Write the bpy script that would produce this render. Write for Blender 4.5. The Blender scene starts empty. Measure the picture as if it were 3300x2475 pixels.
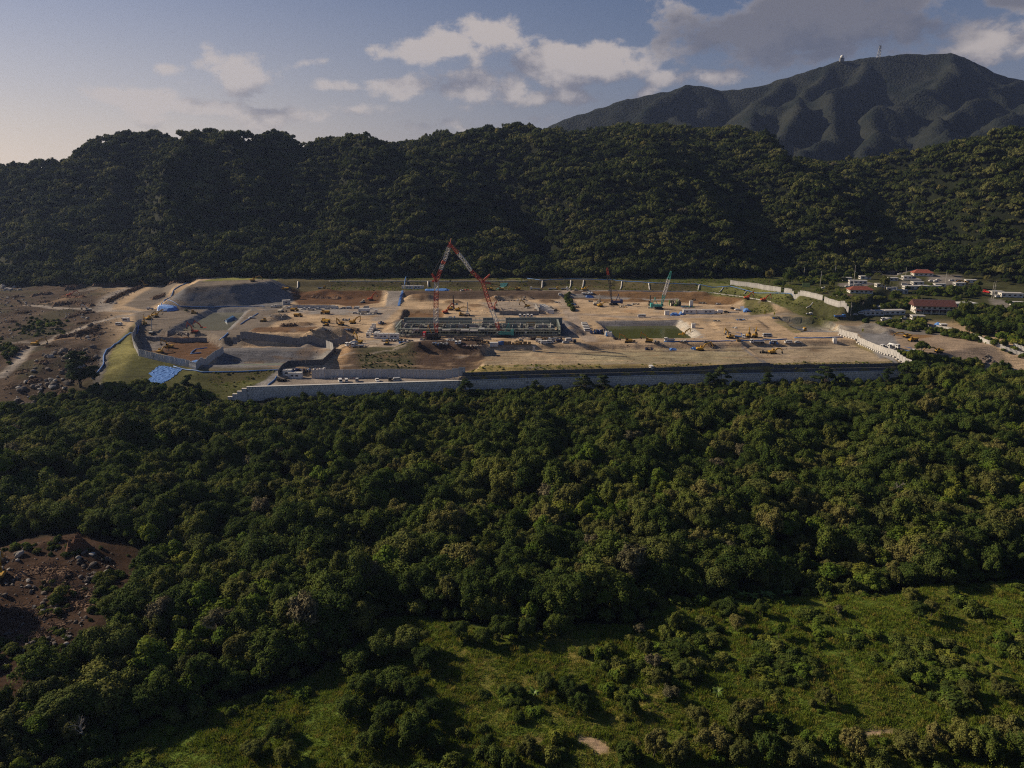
import bpy, bmesh, math, random
import numpy as np
from mathutils import Vector, Matrix

rnd = random.Random(11)
rng = np.random.default_rng(11)
sc = bpy.context.scene
COL = sc.collection
R = math.radians

# ------------------------------------------------------------------ camera
CAMH, PITCH, FPX = 97.0, R(14.8), 2446.0          # metres above the site, tilt, focal length in photo pixels
cam_d = bpy.data.cameras.new('camera')
cam_d.sensor_width = 36.0
cam_d.lens = 36.0 * FPX / 3300.0
cam_d.clip_start, cam_d.clip_end = 1.0, 20000.0
cam = bpy.data.objects.new('camera', cam_d)
cam.location = (0, 0, CAMH)
cam.rotation_euler = (R(90) - PITCH, 0, 0)
COL.objects.link(cam)
sc.camera = cam
CP, SP = math.cos(PITCH), math.sin(PITCH)

def ray(u, v):
    """direction of a photo pixel (3300 x 2475) from the camera"""
    return u - 1650.0, FPX * CP - (v - 1237.5) * SP, -FPX * SP - (v - 1237.5) * CP

def P(u, v, z=0.0):
    dx, dy, dz = ray(u, v); t = (z - CAMH) / dz
    return dx * t, dy * t

def atY(u, v, Y):
    dx, dy, dz = ray(u, v); t = Y / dy
    return Vector((dx * t, Y, CAMH + dz * t))

def azel(u, v):
    dx, dy, dz = ray(u, v)
    return math.degrees(math.atan2(dx, dy)), math.degrees(math.atan2(dz, math.hypot(dx, dy)))

# ------------------------------------------------------------------ sun, sky, exposure
SUN_EL, SUN_AZ = R(29), R(-70)        # azimuth from +Y towards +X: the sun stands far to the left, a little behind the hill
sun_dir = Vector((math.sin(SUN_AZ) * math.cos(SUN_EL), math.cos(SUN_AZ) * math.cos(SUN_EL), math.sin(SUN_EL)))
sun_d = bpy.data.lights.new('sun', 'SUN')
sun_d.energy, sun_d.angle, sun_d.color = 5.0, R(0.6), (1.0, 0.83, 0.61)
sun = bpy.data.objects.new('sun', sun_d)
sun.rotation_euler = sun_dir.to_track_quat('Z', 'Y').to_euler()
sun.location = (-300, 100, 300)
COL.objects.link(sun)

world = bpy.data.worlds.new('World'); sc.world = world; world.use_nodes = True
wn, wl = world.node_tree.nodes, world.node_tree.links
wn.clear()

def cloud_group():
    g = bpy.data.node_groups.new('cloud_density', 'ShaderNodeTree')
    g.interface.new_socket('Dir', in_out='INPUT', socket_type='NodeSocketVector')
    g.interface.new_socket('Density', in_out='OUTPUT', socket_type='NodeSocketFloat')
    g.interface.new_socket('Dark', in_out='OUTPUT', socket_type='NodeSocketFloat')
    n, l = g.nodes, g.links
    gi, go = n.new('NodeGroupInput'), n.new('NodeGroupOutput')
    sep = n.new('ShaderNodeSeparateXYZ'); l.new(gi.outputs[0], sep.inputs[0])
    def M(op, a, b=None, c=None):
        m = n.new('ShaderNodeMath'); m.operation = op
        for i, x in enumerate((a, b, c)):
            if x is None: continue
            if isinstance(x, (int, float)): m.inputs[i].default_value = x
            else: l.new(x, m.inputs[i])
        return m.outputs[0]
    az = M('MULTIPLY', M('ARCTAN2', sep.outputs[0], sep.outputs[1]), 57.29578)
    el = M('MULTIPLY', M('ARCSINE', sep.outputs[2]), 57.29578)
    comb = n.new('ShaderNodeCombineXYZ'); l.new(az, comb.inputs[0]); l.new(el, comb.inputs[1])
    # wobble the position a little so no cloud outline is an ellipse
    wob = n.new('ShaderNodeTexNoise'); wob.inputs['Scale'].default_value = 7.0; wob.inputs['Detail'].default_value = 2
    l.new(gi.outputs[0], wob.inputs['Vector'])
    wv = n.new('ShaderNodeVectorMath'); wv.operation = 'MULTIPLY_ADD'
    l.new(wob.outputs['Color'], wv.inputs[0]); wv.inputs[1].default_value = (7, 3.0, 0)
    sub = n.new('ShaderNodeVectorMath'); sub.operation = 'SUBTRACT'; l.new(comb.outputs[0], sub.inputs[0]); sub.inputs[1].default_value = (3.5, 1.5, 0)
    l.new(sub.outputs[0], wv.inputs[2])
    pos = wv.outputs[0]
    def blobs(lst):
        acc = None
        for (cx, cy, rx, ry, s) in lst:
            k = 3300 / 2212
            a0, e0 = azel(cx * k, cy * k); a1, _ = azel((cx + rx) * k, cy * k); _, e1 = azel(cx * k, (cy - ry) * k)
            wx, wy = 1.5 * abs(a1 - a0), 1.5 * abs(e1 - e0)
            m = n.new('ShaderNodeVectorMath'); m.operation = 'MULTIPLY_ADD'
            l.new(pos, m.inputs[0]); m.inputs[1].default_value = (1 / wx, 1 / wy, 0); m.inputs[2].default_value = (-a0 / wx, -e0 / wy, 0)
            ln = n.new('ShaderNodeVectorMath'); ln.operation = 'LENGTH'; l.new(m.outputs[0], ln.inputs[0])
            val = M('MULTIPLY_ADD', ln.outputs['Value'], -s, s)
            acc = val if acc is None else M('MAXIMUM', acc, val)
        return acc
    white = blobs([(505, 150, 84, 42, 1.45), (350, 142, 32, 13, .9), (930, 106, 95, 26, 1.05), (1080, 74, 88, 34, 1.15), (1255, 132, 124, 44, 1.3),
                   (1070, 188, 94, 38, 1.2), (1190, 200, 115, 22, .75), (785, 188, 55, 14, .75), (875, 180, 70, 23, 1.1), (325, 222, 76, 26, 1.35), (445, 230, 90, 22, 1.1),
                   (600, 250, 95, 24, 1.1), (790, 232, 70, 13, .6), (200, 266, 62, 15, .6), (110, 268, 26, 11, .55), (690, 134, 52, 10, .5),
                   (1500, 112, 120, 26, .8), (1440, 186, 60, 20, .85), (1545, 170, 62, 18, .75), (1390, 205, 50, 14, .7), (970, 262, 90, 14, .5), (1150, 246, 90, 12, .5),
                   (2160, 96, 120, 42, .95), (2080, 70, 150, 40, .7), (350, 262, 160, 16, .45), (1020, 125, 70, 30, .6)])
    dark = blobs([(1620, 84, 215, 56, 1.15), (1820, 24, 250, 68, 1.35), (1960, 62, 140, 48, 1.1), (2190, 10, 90, 34, 1.0), (1700, 120, 200, 30, .7), (1480, 60, 90, 30, .6)])
    no = n.new('ShaderNodeTexNoise'); no.inputs['Scale'].default_value = 19.0; no.inputs['Detail'].default_value = 9; no.inputs['Roughness'].default_value = .6
    st = n.new('ShaderNodeVectorMath'); st.operation = 'MULTIPLY'; l.new(gi.outputs[0], st.inputs[0]); st.inputs[1].default_value = (1, 1, 1.5)
    l.new(st.outputs[0], no.inputs['Vector'])
    nz = M('MULTIPLY_ADD', no.outputs[0], 3.0, -1.55)
    # a thin scatter of clouds goes on round the whole sky
    lo = n.new('ShaderNodeTexNoise'); lo.inputs['Scale'].default_value = 5.0; lo.inputs['Detail'].default_value = 3; l.new(st.outputs[0], lo.inputs['Vector'])
    rest = M('MULTIPLY_ADD', lo.outputs[0], 4.0, -2.75)
    body = M('MAXIMUM', M('MAXIMUM', white, dark), rest)
    l.new(M('ADD', body, nz), go.inputs[0])
    l.new(M('MULTIPLY_ADD', nz, .5, dark), go.inputs[1])
    return g

CG = cloud_group()
tc = wn.new('ShaderNodeTexCoord')
sky = wn.new('ShaderNodeTexSky'); sky.sky_type = 'NISHITA'; sky.sun_disc = False
sky.sun_elevation = SUN_EL; sky.sun_rotation = SUN_AZ; sky.altitude = 100; sky.air_density = 1.0; sky.dust_density = 1.0; sky.ozone_density = 5.0
def cg(vec):
    g = wn.new('ShaderNodeGroup'); g.node_tree = CG; wl.new(vec, g.inputs[0]); return g
c0 = cg(tc.outputs['Generated'])
off = wn.new('ShaderNodeVectorMath'); off.operation = 'ADD'; wl.new(tc.outputs['Generated'], off.inputs[0])
off.inputs[1].default_value = (-.030, 0, .036)        # towards the sun across the picture of the sky
c1 = cg(off.outputs[0])
def wmap(x, a, b, c, d, smooth=True):
    m = wn.new('ShaderNodeMapRange'); m.interpolation_type = 'SMOOTHSTEP' if smooth else 'LINEAR'
    wl.new(x, m.inputs[0])
    for i, q in zip((1, 2, 3, 4), (a, b, c, d)): m.inputs[i].default_value = q
    return m.outputs[0]
def wmath(op, a, b):
    m = wn.new('ShaderNodeMath'); m.operation = op
    for i, x in enumerate((a, b)):
        if isinstance(x, (int, float)): m.inputs[i].default_value = x
        else: wl.new(x, m.inputs[i])
    return m.outputs[0]
alpha = wmap(c0.outputs[0], .05, .62, 0, .93)
lit = wmap(wmath('SUBTRACT', c0.outputs[0], c1.outputs[0]), -.6, .75, 0, 1)
mixc = wn.new('ShaderNodeMix'); mixc.data_type = 'RGBA'; wl.new(lit, mixc.inputs[0])
mixc.inputs[6].default_value = (2.6, 2.5, 2.95, 1); mixc.inputs[7].default_value = (7.9, 6.9, 6.3, 1)
mixd = wn.new('ShaderNodeMix'); mixd.data_type = 'RGBA'; wl.new(wmap(c0.outputs[1], .0, .7, 0, .85), mixd.inputs[0])
wl.new(mixc.outputs[2], mixd.inputs[6]); mixd.inputs[7].default_value = (1.35, 1.45, 2.0, 1)
mixs = wn.new('ShaderNodeMix'); mixs.data_type = 'RGBA'
tn = wn.new('ShaderNodeVectorMath'); tn.operation = 'MULTIPLY'; wl.new(sky.outputs[0], tn.inputs[0]); tn.inputs[1].default_value = (.67, .65, .74)   # violet cast of the late light
sepd = wn.new('ShaderNodeSeparateXYZ'); wl.new(tc.outputs['Generated'], sepd.inputs[0])
# dusty air low over the horizon: lavender, creamier towards the sun
sd = wn.new('ShaderNodeVectorMath'); sd.operation = 'DOT_PRODUCT'; wl.new(tc.outputs['Generated'], sd.inputs[0]); sd.inputs[1].default_value = sun_dir
hzc = wn.new('ShaderNodeMix'); hzc.data_type = 'RGBA'; wl.new(wmap(sd.outputs['Value'], .15, .95, 0, 1), hzc.inputs[0])
hzc.inputs[6].default_value = (3.5, 3.4, 4.0, 1); hzc.inputs[7].default_value = (13.0, 10.6, 8.2, 1)
el_ = wmath('MAXIMUM', sepd.outputs[2], 0.0)
fac = wmath('MULTIPLY', wmath('POWER', 2.718, wmath('MULTIPLY', wmath('POWER', wmath('DIVIDE', el_, .135), 1.3), -1.0)), .93)
hzm = wn.new('ShaderNodeMix'); hzm.data_type = 'RGBA'; wl.new(fac, hzm.inputs[0]); wl.new(tn.outputs[0], hzm.inputs[6]); wl.new(hzc.outputs[2], hzm.inputs[7])
wl.new(hzm.outputs[2], mixs.inputs[6]); wl.new(wmath('MULTIPLY', alpha, wmath('SUBTRACT', 1.0, wmath('MULTIPLY', fac, .5))), mixs.inputs[0]); wl.new(mixd.outputs[2], mixs.inputs[7])
bg = wn.new('ShaderNodeBackground'); bg.inputs[1].default_value = 0.068
wl.new(mixs.outputs[2], bg.inputs[0])
wo = wn.new('ShaderNodeOutputWorld'); wl.new(bg.outputs[0], wo.inputs[0])

world.cycles.sampling_method = 'MANUAL'; world.cycles.sample_map_resolution = 256
sc.view_settings.view_transform = 'Standard'; sc.view_settings.look = 'None'
sc.view_settings.gamma = 1.0; sc.view_settings.exposure = 0.12; sc.view_settings.use_curve_mapping = False
cy = sc.cycles
cy.max_bounces, cy.diffuse_bounces, cy.glossy_bounces, cy.transmission_bounces, cy.volume_bounces, cy.transparent_max_bounces = 5, 2, 2, 3, 0, 6
cy.use_denoising = False; cy.filter_width = 1.15
cy.caustics_reflective = cy.caustics_refractive = False

# ------------------------------------------------------------------ materials
MATS = {}
def _bsdf(name):
    m = bpy.data.materials.new(name); m.use_nodes = True
    nt = m.node_tree; b = nt.nodes['Principled BSDF']
    return m, nt, nt.nodes, nt.links, b

def pm(name, col, rough=.65, var=.22, scale=1.2, metal=0.0, spec=.3, bump=0.0):
    """plain procedural material: colour broken up by two noises (grime and wear)"""
    if name in MATS: return MATS[name]
    m, nt, n, l, b = _bsdf(name)
    tcd = n.new('ShaderNodeTexCoord')
    t1 = n.new('ShaderNodeTexNoise'); t1.inputs['Scale'].default_value = scale; t1.inputs['Detail'].default_value = 5; t1.inputs['Roughness'].default_value = .65
    l.new(tcd.outputs['Object'], t1.inputs['Vector'])
    mr = n.new('ShaderNodeMapRange'); mr.inputs[1].default_value = .3; mr.inputs[2].default_value = .7
    mr.inputs[3].default_value = 1 - var; mr.inputs[4].default_value = 1 + var * .6
    l.new(t1.outputs[0], mr.inputs[0])
    oi = n.new('ShaderNodeObjectInfo')
    mo = n.new('ShaderNodeMapRange'); mo.inputs[3].default_value = 1 - var * .5; mo.inputs[4].default_value = 1 + var * .35
    l.new(oi.outputs['Random'], mo.inputs[0])
    mm = n.new('ShaderNodeMath'); mm.operation = 'MULTIPLY'; l.new(mr.outputs[0], mm.inputs[0]); l.new(mo.outputs[0], mm.inputs[1])
    vm = n.new('ShaderNodeVectorMath'); vm.operation = 'SCALE'; vm.inputs[0].default_value = col; l.new(mm.outputs[0], vm.inputs['Scale'])
    l.new(vm.outputs[0], b.inputs['Base Color'])
    b.inputs['Roughness'].default_value = rough; b.inputs['Metallic'].default_value = metal
    b.inputs['Specular IOR Level'].default_value = spec
    if bump:
        bp = n.new('ShaderNodeBump'); bp.inputs['Strength'].default_value = bump; bp.inputs['Distance'].default_value = .1
        l.new(t1.outputs[0], bp.inputs['Height']); l.new(bp.outputs[0], b.inputs['Normal'])
    MATS[name] = m
    return m

def leafmat(name, c_dark, c_light, c_alt, trans=.22):
    """foliage: each tree takes its own mix of three greens, each leaf clump its own brightness"""
    if name in MATS: return MATS[name]
    m, nt, n, l, b = _bsdf(name)
    oi = n.new('ShaderNodeObjectInfo')
    r = n.new('ShaderNodeValToRGB'); e = r.color_ramp.elements
    e[0].color = (*c_dark, 1); e[1].color = (*c_alt, 1); e[1].position = 1.0
    q = e.new(.62); q.color = (*c_light, 1)
    l.new(oi.outputs['Random'], r.inputs[0])
    at = n.new('ShaderNodeAttribute'); at.attribute_name = 'tint'
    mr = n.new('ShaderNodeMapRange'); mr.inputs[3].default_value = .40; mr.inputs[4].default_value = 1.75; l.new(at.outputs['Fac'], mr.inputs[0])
    tcd = n.new('ShaderNodeTexCoord'); t1 = n.new('ShaderNodeTexNoise'); t1.inputs['Scale'].default_value = .45; t1.inputs['Detail'].default_value = 2
    l.new(tcd.outputs['Object'], t1.inputs['Vector'])
    hs = n.new('ShaderNodeHueSaturation'); l.new(r.outputs[0], hs.inputs['Color'])
    mh = n.new('ShaderNodeMapRange'); mh.inputs[1].default_value = .3; mh.inputs[2].default_value = .7; mh.inputs[3].default_value = .475; mh.inputs[4].default_value = .52
    l.new(t1.outputs[0], mh.inputs[0]); l.new(mh.outputs[0], hs.inputs['Hue']); l.new(mr.outputs[0], hs.inputs['Value'])
    l.new(hs.outputs[0], b.inputs['Base Color'])
    b.inputs['Roughness'].default_value = .75; b.inputs['Specular IOR Level'].default_value = .03
    tr = n.new('ShaderNodeBsdfTranslucent'); l.new(hs.outputs[0], tr.inputs[0])
    mx = n.new('ShaderNodeMixShader'); mx.inputs[0].default_value = trans
    l.new(b.outputs[0], mx.inputs[1]); l.new(tr.outputs[0], mx.inputs[2])
    l.new(mx.outputs[0], n['Material Output'].inputs[0])
    MATS[name] = m
    return m

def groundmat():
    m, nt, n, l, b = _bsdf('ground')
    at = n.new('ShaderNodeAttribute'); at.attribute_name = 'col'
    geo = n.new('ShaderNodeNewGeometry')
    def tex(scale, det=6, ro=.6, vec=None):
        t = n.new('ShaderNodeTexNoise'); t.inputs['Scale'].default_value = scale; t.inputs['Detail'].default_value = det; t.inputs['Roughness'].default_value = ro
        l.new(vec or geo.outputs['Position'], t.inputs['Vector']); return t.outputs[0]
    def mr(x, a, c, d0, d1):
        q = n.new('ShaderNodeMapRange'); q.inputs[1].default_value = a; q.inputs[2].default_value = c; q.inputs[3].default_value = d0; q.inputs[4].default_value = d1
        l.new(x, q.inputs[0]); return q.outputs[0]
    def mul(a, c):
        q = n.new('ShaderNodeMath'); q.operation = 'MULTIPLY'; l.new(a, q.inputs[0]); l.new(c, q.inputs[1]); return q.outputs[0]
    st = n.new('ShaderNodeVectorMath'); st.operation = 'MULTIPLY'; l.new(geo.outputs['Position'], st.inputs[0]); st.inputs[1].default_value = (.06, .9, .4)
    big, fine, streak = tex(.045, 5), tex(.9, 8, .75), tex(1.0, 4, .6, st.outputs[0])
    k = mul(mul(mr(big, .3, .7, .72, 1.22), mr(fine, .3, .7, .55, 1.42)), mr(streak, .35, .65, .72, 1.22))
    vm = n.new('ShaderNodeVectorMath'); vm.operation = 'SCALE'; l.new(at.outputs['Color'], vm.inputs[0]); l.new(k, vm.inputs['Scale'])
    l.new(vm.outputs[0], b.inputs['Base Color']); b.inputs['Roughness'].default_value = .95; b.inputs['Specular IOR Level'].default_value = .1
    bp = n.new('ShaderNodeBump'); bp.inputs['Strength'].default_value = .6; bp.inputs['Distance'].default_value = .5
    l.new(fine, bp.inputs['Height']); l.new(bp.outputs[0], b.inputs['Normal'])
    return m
GROUND = groundmat()

# ------------------------------------------------------------------ mesh helpers
class MB:
    """collects shapes and builds one mesh"""
    def __init__(s): s.v, s.f = [], []
    def add(s, vs, fs):
        o = len(s.v); s.v += [tuple(p) for p in vs]; s.f += [tuple(i + o for i in q) for q in fs]; return s
    def box(s, c, d, rz=0, tx=1, ty=1):
        cx, cyy, cz = c; hx, hy, hz = d[0] / 2, d[1] / 2, d[2] / 2; ca, sa = math.cos(rz), math.sin(rz); vs = []
        for z, ax, ay in ((-hz, 1, 1), (hz, tx, ty)):
            for x, y in ((-hx, -hy), (hx, -hy), (hx, hy), (-hx, hy)):
                x, y = x * ax, y * ay
                vs.append((cx + x * ca - y * sa, cyy + x * sa + y * ca, cz + z))
        return s.add(vs, [(3, 2, 1, 0), (4, 5, 6, 7), (0, 1, 5, 4), (1, 2, 6, 5), (2, 3, 7, 6), (3, 0, 4, 7)])
    def prism(s, prof, y0, y1, inset=0.0):
        """side profile (x, z), counter-clockwise seen from -y, extruded from y0 to y1"""
        k = len(prof); vs = [(x, y0, z) for x, z in prof] + [(x, y1, z) for x, z in prof]
        fs = [tuple(range(k)), tuple(range(2 * k - 1, k - 1, -1))] + [(i, i + k, (i + 1) % k + k, (i + 1) % k) for i in range(k)]
        return s.add(vs, [tuple(reversed(q)) if False else q for q in fs])
    def tube(s, pts, r, n=5, cap=True):
        pts = [Vector(p) for p in pts]; rs = r if isinstance(r, (list, tuple)) else [r] * len(pts); base = len(s.v); fs = []
        for i, p in enumerate(pts):
            d = (pts[min(i + 1, len(pts) - 1)] - pts[max(i - 1, 0)]).normalized()
            a = d.orthogonal().normalized() if abs(d.z) > .9 else d.cross(Vector((0, 0, 1))).normalized(); b = d.cross(a)
            for j in range(n):
                t = 2 * math.pi * j / n; s.v.append(tuple(p + (a * math.cos(t) + b * math.sin(t)) * rs[i]))
        for i in range(len(pts) - 1):
            for j in range(n):
                q = base + i * n; fs.append((q + j, q + (j + 1) % n, q + n + (j + 1) % n, q + n + j))
        if cap: fs += [tuple(base + j for j in range(n))[::-1], tuple(base + (len(pts) - 1) * n + j for j in range(n))]
        s.f += fs; return s
    def cyl(s, c, r, h, n=12, axis='z', r2=None):
        c = Vector(c); d = {'x': Vector((1, 0, 0)), 'y': Vector((0, 1, 0)), 'z': Vector((0, 0, 1))}[axis] * h / 2
        return s.tube([c - d, c + d], [r, r if r2 is None else r2], n)
    def mesh(s, name, mat, smooth=False):
        me = bpy.data.meshes.new(name); me.from_pydata(s.v, [], s.f); me.materials.append(mat)
        if smooth: me.polygons.foreach_set('use_smooth', [True] * len(me.polygons))
        me.update(); return me

def tag(o, label=None, cat=None, group=None, kind=None):
    if cat and not kind: kind = 'thing'
    if label: o['label'] = label
    if cat: o['category'] = cat
    if group: o['group'] = group
    if kind: o['kind'] = kind
    return o
def new(name, data, parent=None, loc=None, rz=0, sc_=None):
    o = bpy.data.objects.new(name, data)
    if loc is not None: o.location = loc
    if rz: o.rotation_euler = (0, 0, rz)
    if sc_ is not None: o.scale = (sc_, sc_, sc_) if isinstance(sc_, (int, float)) else sc_
    if parent is not None: o.parent = parent
    COL.objects.link(o); return o
def thing(name, loc, rz, label, cat, group=None, sc_=None):
    return tag(new(name, None, None, loc, rz, sc_), label, cat, group)

# ------------------------------------------------------------------ noise
def _hash(i, j, seed):
    h = (i.astype(np.int64) * 374761393 + j.astype(np.int64) * 668265263 + seed * 974711) & 0xFFFFFFFF
    h = ((h ^ (h >> 13)) * 1274126177) & 0xFFFFFFFF
    return ((h ^ (h >> 16)) & 0xFFFF) / 65535.0
def vnoise(x, y, seed=0):
    x = np.asarray(x, float); y = np.asarray(y, float)
    i, j = np.floor(x), np.floor(y); fx, fy = x - i, y - j
    fx, fy = fx * fx * (3 - 2 * fx), fy * fy * (3 - 2 * fy)
    a, b, c, d = _hash(i, j, seed), _hash(i + 1, j, seed), _hash(i, j + 1, seed), _hash(i + 1, j + 1, seed)
    return (a + (b - a) * fx) * (1 - fy) + (c + (d - c) * fx) * fy
def fbm(x, y, seed=0, oct_=4):
    s, a, t = 0, 1, 0
    for k in range(oct_):
        s = s + a * (vnoise(x * 2 ** k, y * 2 ** k, seed + k * 17) - .5); t += a; a *= .5
    return s / t * 2            # about -1 .. 1
def sstep(x, a=0.0, b=1.0):
    t = np.clip((np.asarray(x, float) - a) / (b - a), 0, 1); return t * t * (3 - 2 * t)

def poly_sdf(X, Y, poly):
    """signed distance to a polygon, negative inside"""
    d = np.full(X.shape, 1e9); ins = np.zeros(X.shape, bool); n = len(poly)
    for i in range(n):
        (x0, y0), (x1, y1) = poly[i], poly[(i + 1) % n]
        ex, ey = x1 - x0, y1 - y0; L = ex * ex + ey * ey + 1e-9
        t = np.clip(((X - x0) * ex + (Y - y0) * ey) / L, 0, 1)
        d = np.minimum(d, np.hypot(X - x0 - t * ex, Y - y0 - t * ey))
        c = (y0 > Y) != (y1 > Y)
        with np.errstate(divide='ignore', invalid='ignore'):
            ins ^= c & (X < (x1 - x0) * (Y - y0) / (y1 - y0 + 1e-12) + x0)
    return np.where(ins, -d, d)
# ------------------------------------------------------------------ the lie of the land: one height field
def axis(parts):
    out = []
    for a, b, s in parts: out += list(np.arange(a, b, s))
    return np.array(out + [parts[-1][1]])
GX = axis([(-9000, -2000, 1000), (-2000, -1000, 60), (-1000, -520, 14), (-520, -340, 4), (-340, 340, 1.6), (340, 520, 4), (520, 1000, 14), (1000, 2000, 60), (2000, 9000, 1000)])
GY = axis([(-400, 80, 40), (80, 372, 2.2), (372, 520, 1.4), (520, 740, 2.0), (740, 860, 5), (860, 1400, 8), (1400, 2400, 60), (2400, 12000, 800)])
X, Y = np.meshgrid(GX, GY)
WALL_LINE = [(-130, 388), (-29, 400), (8.5, 405), (114, 415), (210, 422), (232, 424)]
_wx, _wy = zip(*WALL_LINE)
def yline(x): return np.interp(x, [-400, -150] + list(_wx) + [300, 420], [378, 384] + list(_wy) + [418, 395])

def wpoly(px, z=0.0): return [P(u, v, z) for u, v in px]

# foreground below the wall
def fore(x, y):
    t = np.clip((392 - y) / 230, 0, 1.3)
    q = (x - .62 * y)
    g = fbm(q / 46, (x * .5 + y) / 150, 5, 3)
    amp = sstep(y, 385, 335) * sstep(y, 175, 230)
    for cu, cv, sx_, sy_, dp in ((1560, 1640, 30, 15, 9.0), (2600, 1800, 30, 13, 8.0), (700, 1560, 24, 14, 8.0), (2250, 1560, 22, 13, 6.0), (1150, 1760, 18, 12, 6.0), (1000, 1400, 26, 16, 6.0)):
        cx_, cy_ = P(cu, cv, -14); g = g - dp / 9.0 * np.exp(-((x - cx_) / sx_) ** 2 - ((y - cy_) / sy_) ** 2)
    return -14.3 - 5.0 * t + g * 9.0 * amp + fbm(x / 9, y / 9, 9, 3) * .5

S = np.where(X < -132, np.clip(-13 + .26 * (Y - 386), -13, 0), 0.0)
S = S + np.where(X > 225, -3.0 * sstep(Y, 470, 410), 0)
# village on rising ground to the right
S = S + 15 * sstep(Y, 540, 800) * sstep(X - (Y - 500) * .55, 130, 210)
# rough cleared land to the left
left_u = X / np.maximum(Y, 1)
lm = sstep(-left_u, .50, .56)
S = S + lm * (fbm(X / 22, Y / 30, 3, 4) * 1.9 + fbm(X / 5, Y / 6, 4, 3) * .7) * sstep(Y, 380, 410)
C = np.zeros(X.shape + (3,)); C[:] = (.48, .355, .225)
K = np.zeros(X.shape, int)          # which piece of the setting each cell belongs to
KN = ['ground', 'gravel_road', 'grass_slope', 'meadow', 'forest_floor', 'hillside', 'gravel_slope', 'dirt_clearing', 'concrete_apron']

def sub(poly, pad):
    xs, ys = [p[0] for p in poly], [p[1] for p in poly]
    i0, i1 = np.searchsorted(GX, min(xs) - pad), np.searchsorted(GX, max(xs) + pad)
    j0, j1 = np.searchsorted(GY, min(ys) - pad), np.searchsorted(GY, max(ys) + pad)
    return slice(max(j0 - 1, 0), j1 + 1), slice(max(i0 - 1, 0), i1 + 1)
def level(px, z, skirt, rough=0.0):
    """bring the ground inside a polygon to height z, with a bank of the given width round it"""
    poly = wpoly(px, z); w = sub(poly, skirt + 3); x, y = X[w], Y[w]
    d = poly_sdf(x, y, poly)
    t = 1 - np.clip(d / skirt, 0, 1)
    zz = z + (fbm(x / 4, y / 4, 31, 3) * rough if rough else 0)
    S[w] = S[w] * (1 - t) + zz * t
def ramp(px, pa, za, pb, zb, skirt):
    poly = [P(u, v, za * .5 + zb * .5) for u, v in px]; w = sub(poly, skirt + 3); x, y = X[w], Y[w]
    a, b = P(*pa, za), P(*pb, zb); ex, ey = b[0] - a[0], b[1] - a[1]
    t = np.clip(((x - a[0]) * ex + (y - a[1]) * ey) / (ex * ex + ey * ey), 0, 1)
    z = za + (zb - za) * t; k = 1 - np.clip(poly_sdf(x, y, poly) / skirt, 0, 1)
    S[w] = S[w] * (1 - k) + z * k
def pit(px, z, depth, slope):
    """a lined basin: sloping sides inside the rim"""
    poly = wpoly(px, z); w = sub(poly, 4); x, y = X[w], Y[w]; d = poly_sdf(x, y, poly)
    t = np.clip(-d / slope, 0, 1); S[w] = np.where(d < 0, z - depth * t, S[w])
def heap(px, z0, h, skirt, seed=1):
    """a loose heap: crest along a line of points"""
    pts = wpoly(px, z0); w = sub(pts, skirt + 4); x, y = X[w], Y[w]; d = np.full(x.shape, 1e9)
    for i in range(len(pts) - 1):
        (x0, y0), (x1, y1) = pts[i], pts[i + 1]; ex, ey = x1 - x0, y1 - y0; L = ex * ex + ey * ey + 1e-9
        t = np.clip(((x - x0) * ex + (y - y0) * ey) / L, 0, 1); d = np.minimum(d, np.hypot(x - x0 - t * ex, y - y0 - t * ey))
    d = d + fbm(x / 6, y / 6, seed, 3) * skirt * .22
    S[w] = np.maximum(S[w], S[w] + h * np.clip(1 - d / skirt, 0, 1) ** .9 + 0)

TAN, BROWN, GRAV, DGRAV = (.40, .26, .14), (.135, .07, .033), (.25, .235, .225), (.17, .165, .162)
GRASS, YGRASS, CONC, LAND, TRACK = (.115, .115, .035), (.27, .215, .085), (.47, .44, .385), (.070, .047, .031), (.185, .155, .125)
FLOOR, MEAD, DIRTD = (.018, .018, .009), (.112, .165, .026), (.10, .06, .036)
def paint(px, col, soft=1.2, z=0.0, k=1.0, klass=None, jit=.8):
    poly = wpoly(px, z); w = sub(poly, soft + 4); x, y = X[w], Y[w]
    d = poly_sdf(x, y, poly) + fbm(x / 4.0, y / 4.0, 77, 3) * jit
    t = (k * sstep(-d, -soft, soft))[..., None]
    C[w] = C[w] * (1 - t) + np.array(col) * t
    if klass is not None: K[w] = np.where(d < 0, KN.index(klass), K[w])
def strip(px, width, col, soft=1.0, z=0.0, k=1.0, klass=None):
    pts = wpoly(px, z); w = sub(pts, width + soft + 4); x, y = X[w], Y[w]; d = np.full(x.shape, 1e9)
    for i in range(len(pts) - 1):
        (x0, y0), (x1, y1) = pts[i], pts[i + 1]; ex, ey = x1 - x0, y1 - y0; L = ex * ex + ey * ey + 1e-9
        t = np.clip(((x - x0) * ex + (y - y0) * ey) / L, 0, 1); d = np.minimum(d, np.hypot(x - x0 - t * ex, y - y0 - t * ey))
    d = d - width / 2 + fbm(x / 5, y / 5, 41, 3) * .9
    t = (k * sstep(-d, -soft, soft))[..., None]; C[w] = C[w] * (1 - t) + np.array(col) * t
    if klass is not None: K[w] = np.where(d < 0, KN.index(klass), K[w])

# far shelf road, bank above it, then the forest edge
level([(560, 936), (930, 936), (1250, 938), (1500, 940), (1957, 941), (2150, 943), (2300, 948), (2485, 976), (2600, 992), (2700, 990), (2900, 880), (1650, 872), (560, 880)], 4.5, 9)
level([(640, 906), (1100, 905), (1700, 905), (1838, 901), (1990, 903), (2107, 912), (2300, 917), (2450, 931), (2600, 957), (2720, 988), (2790, 965), (2900, 880), (1650, 865), (640, 870)], 9.4, 8)
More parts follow.
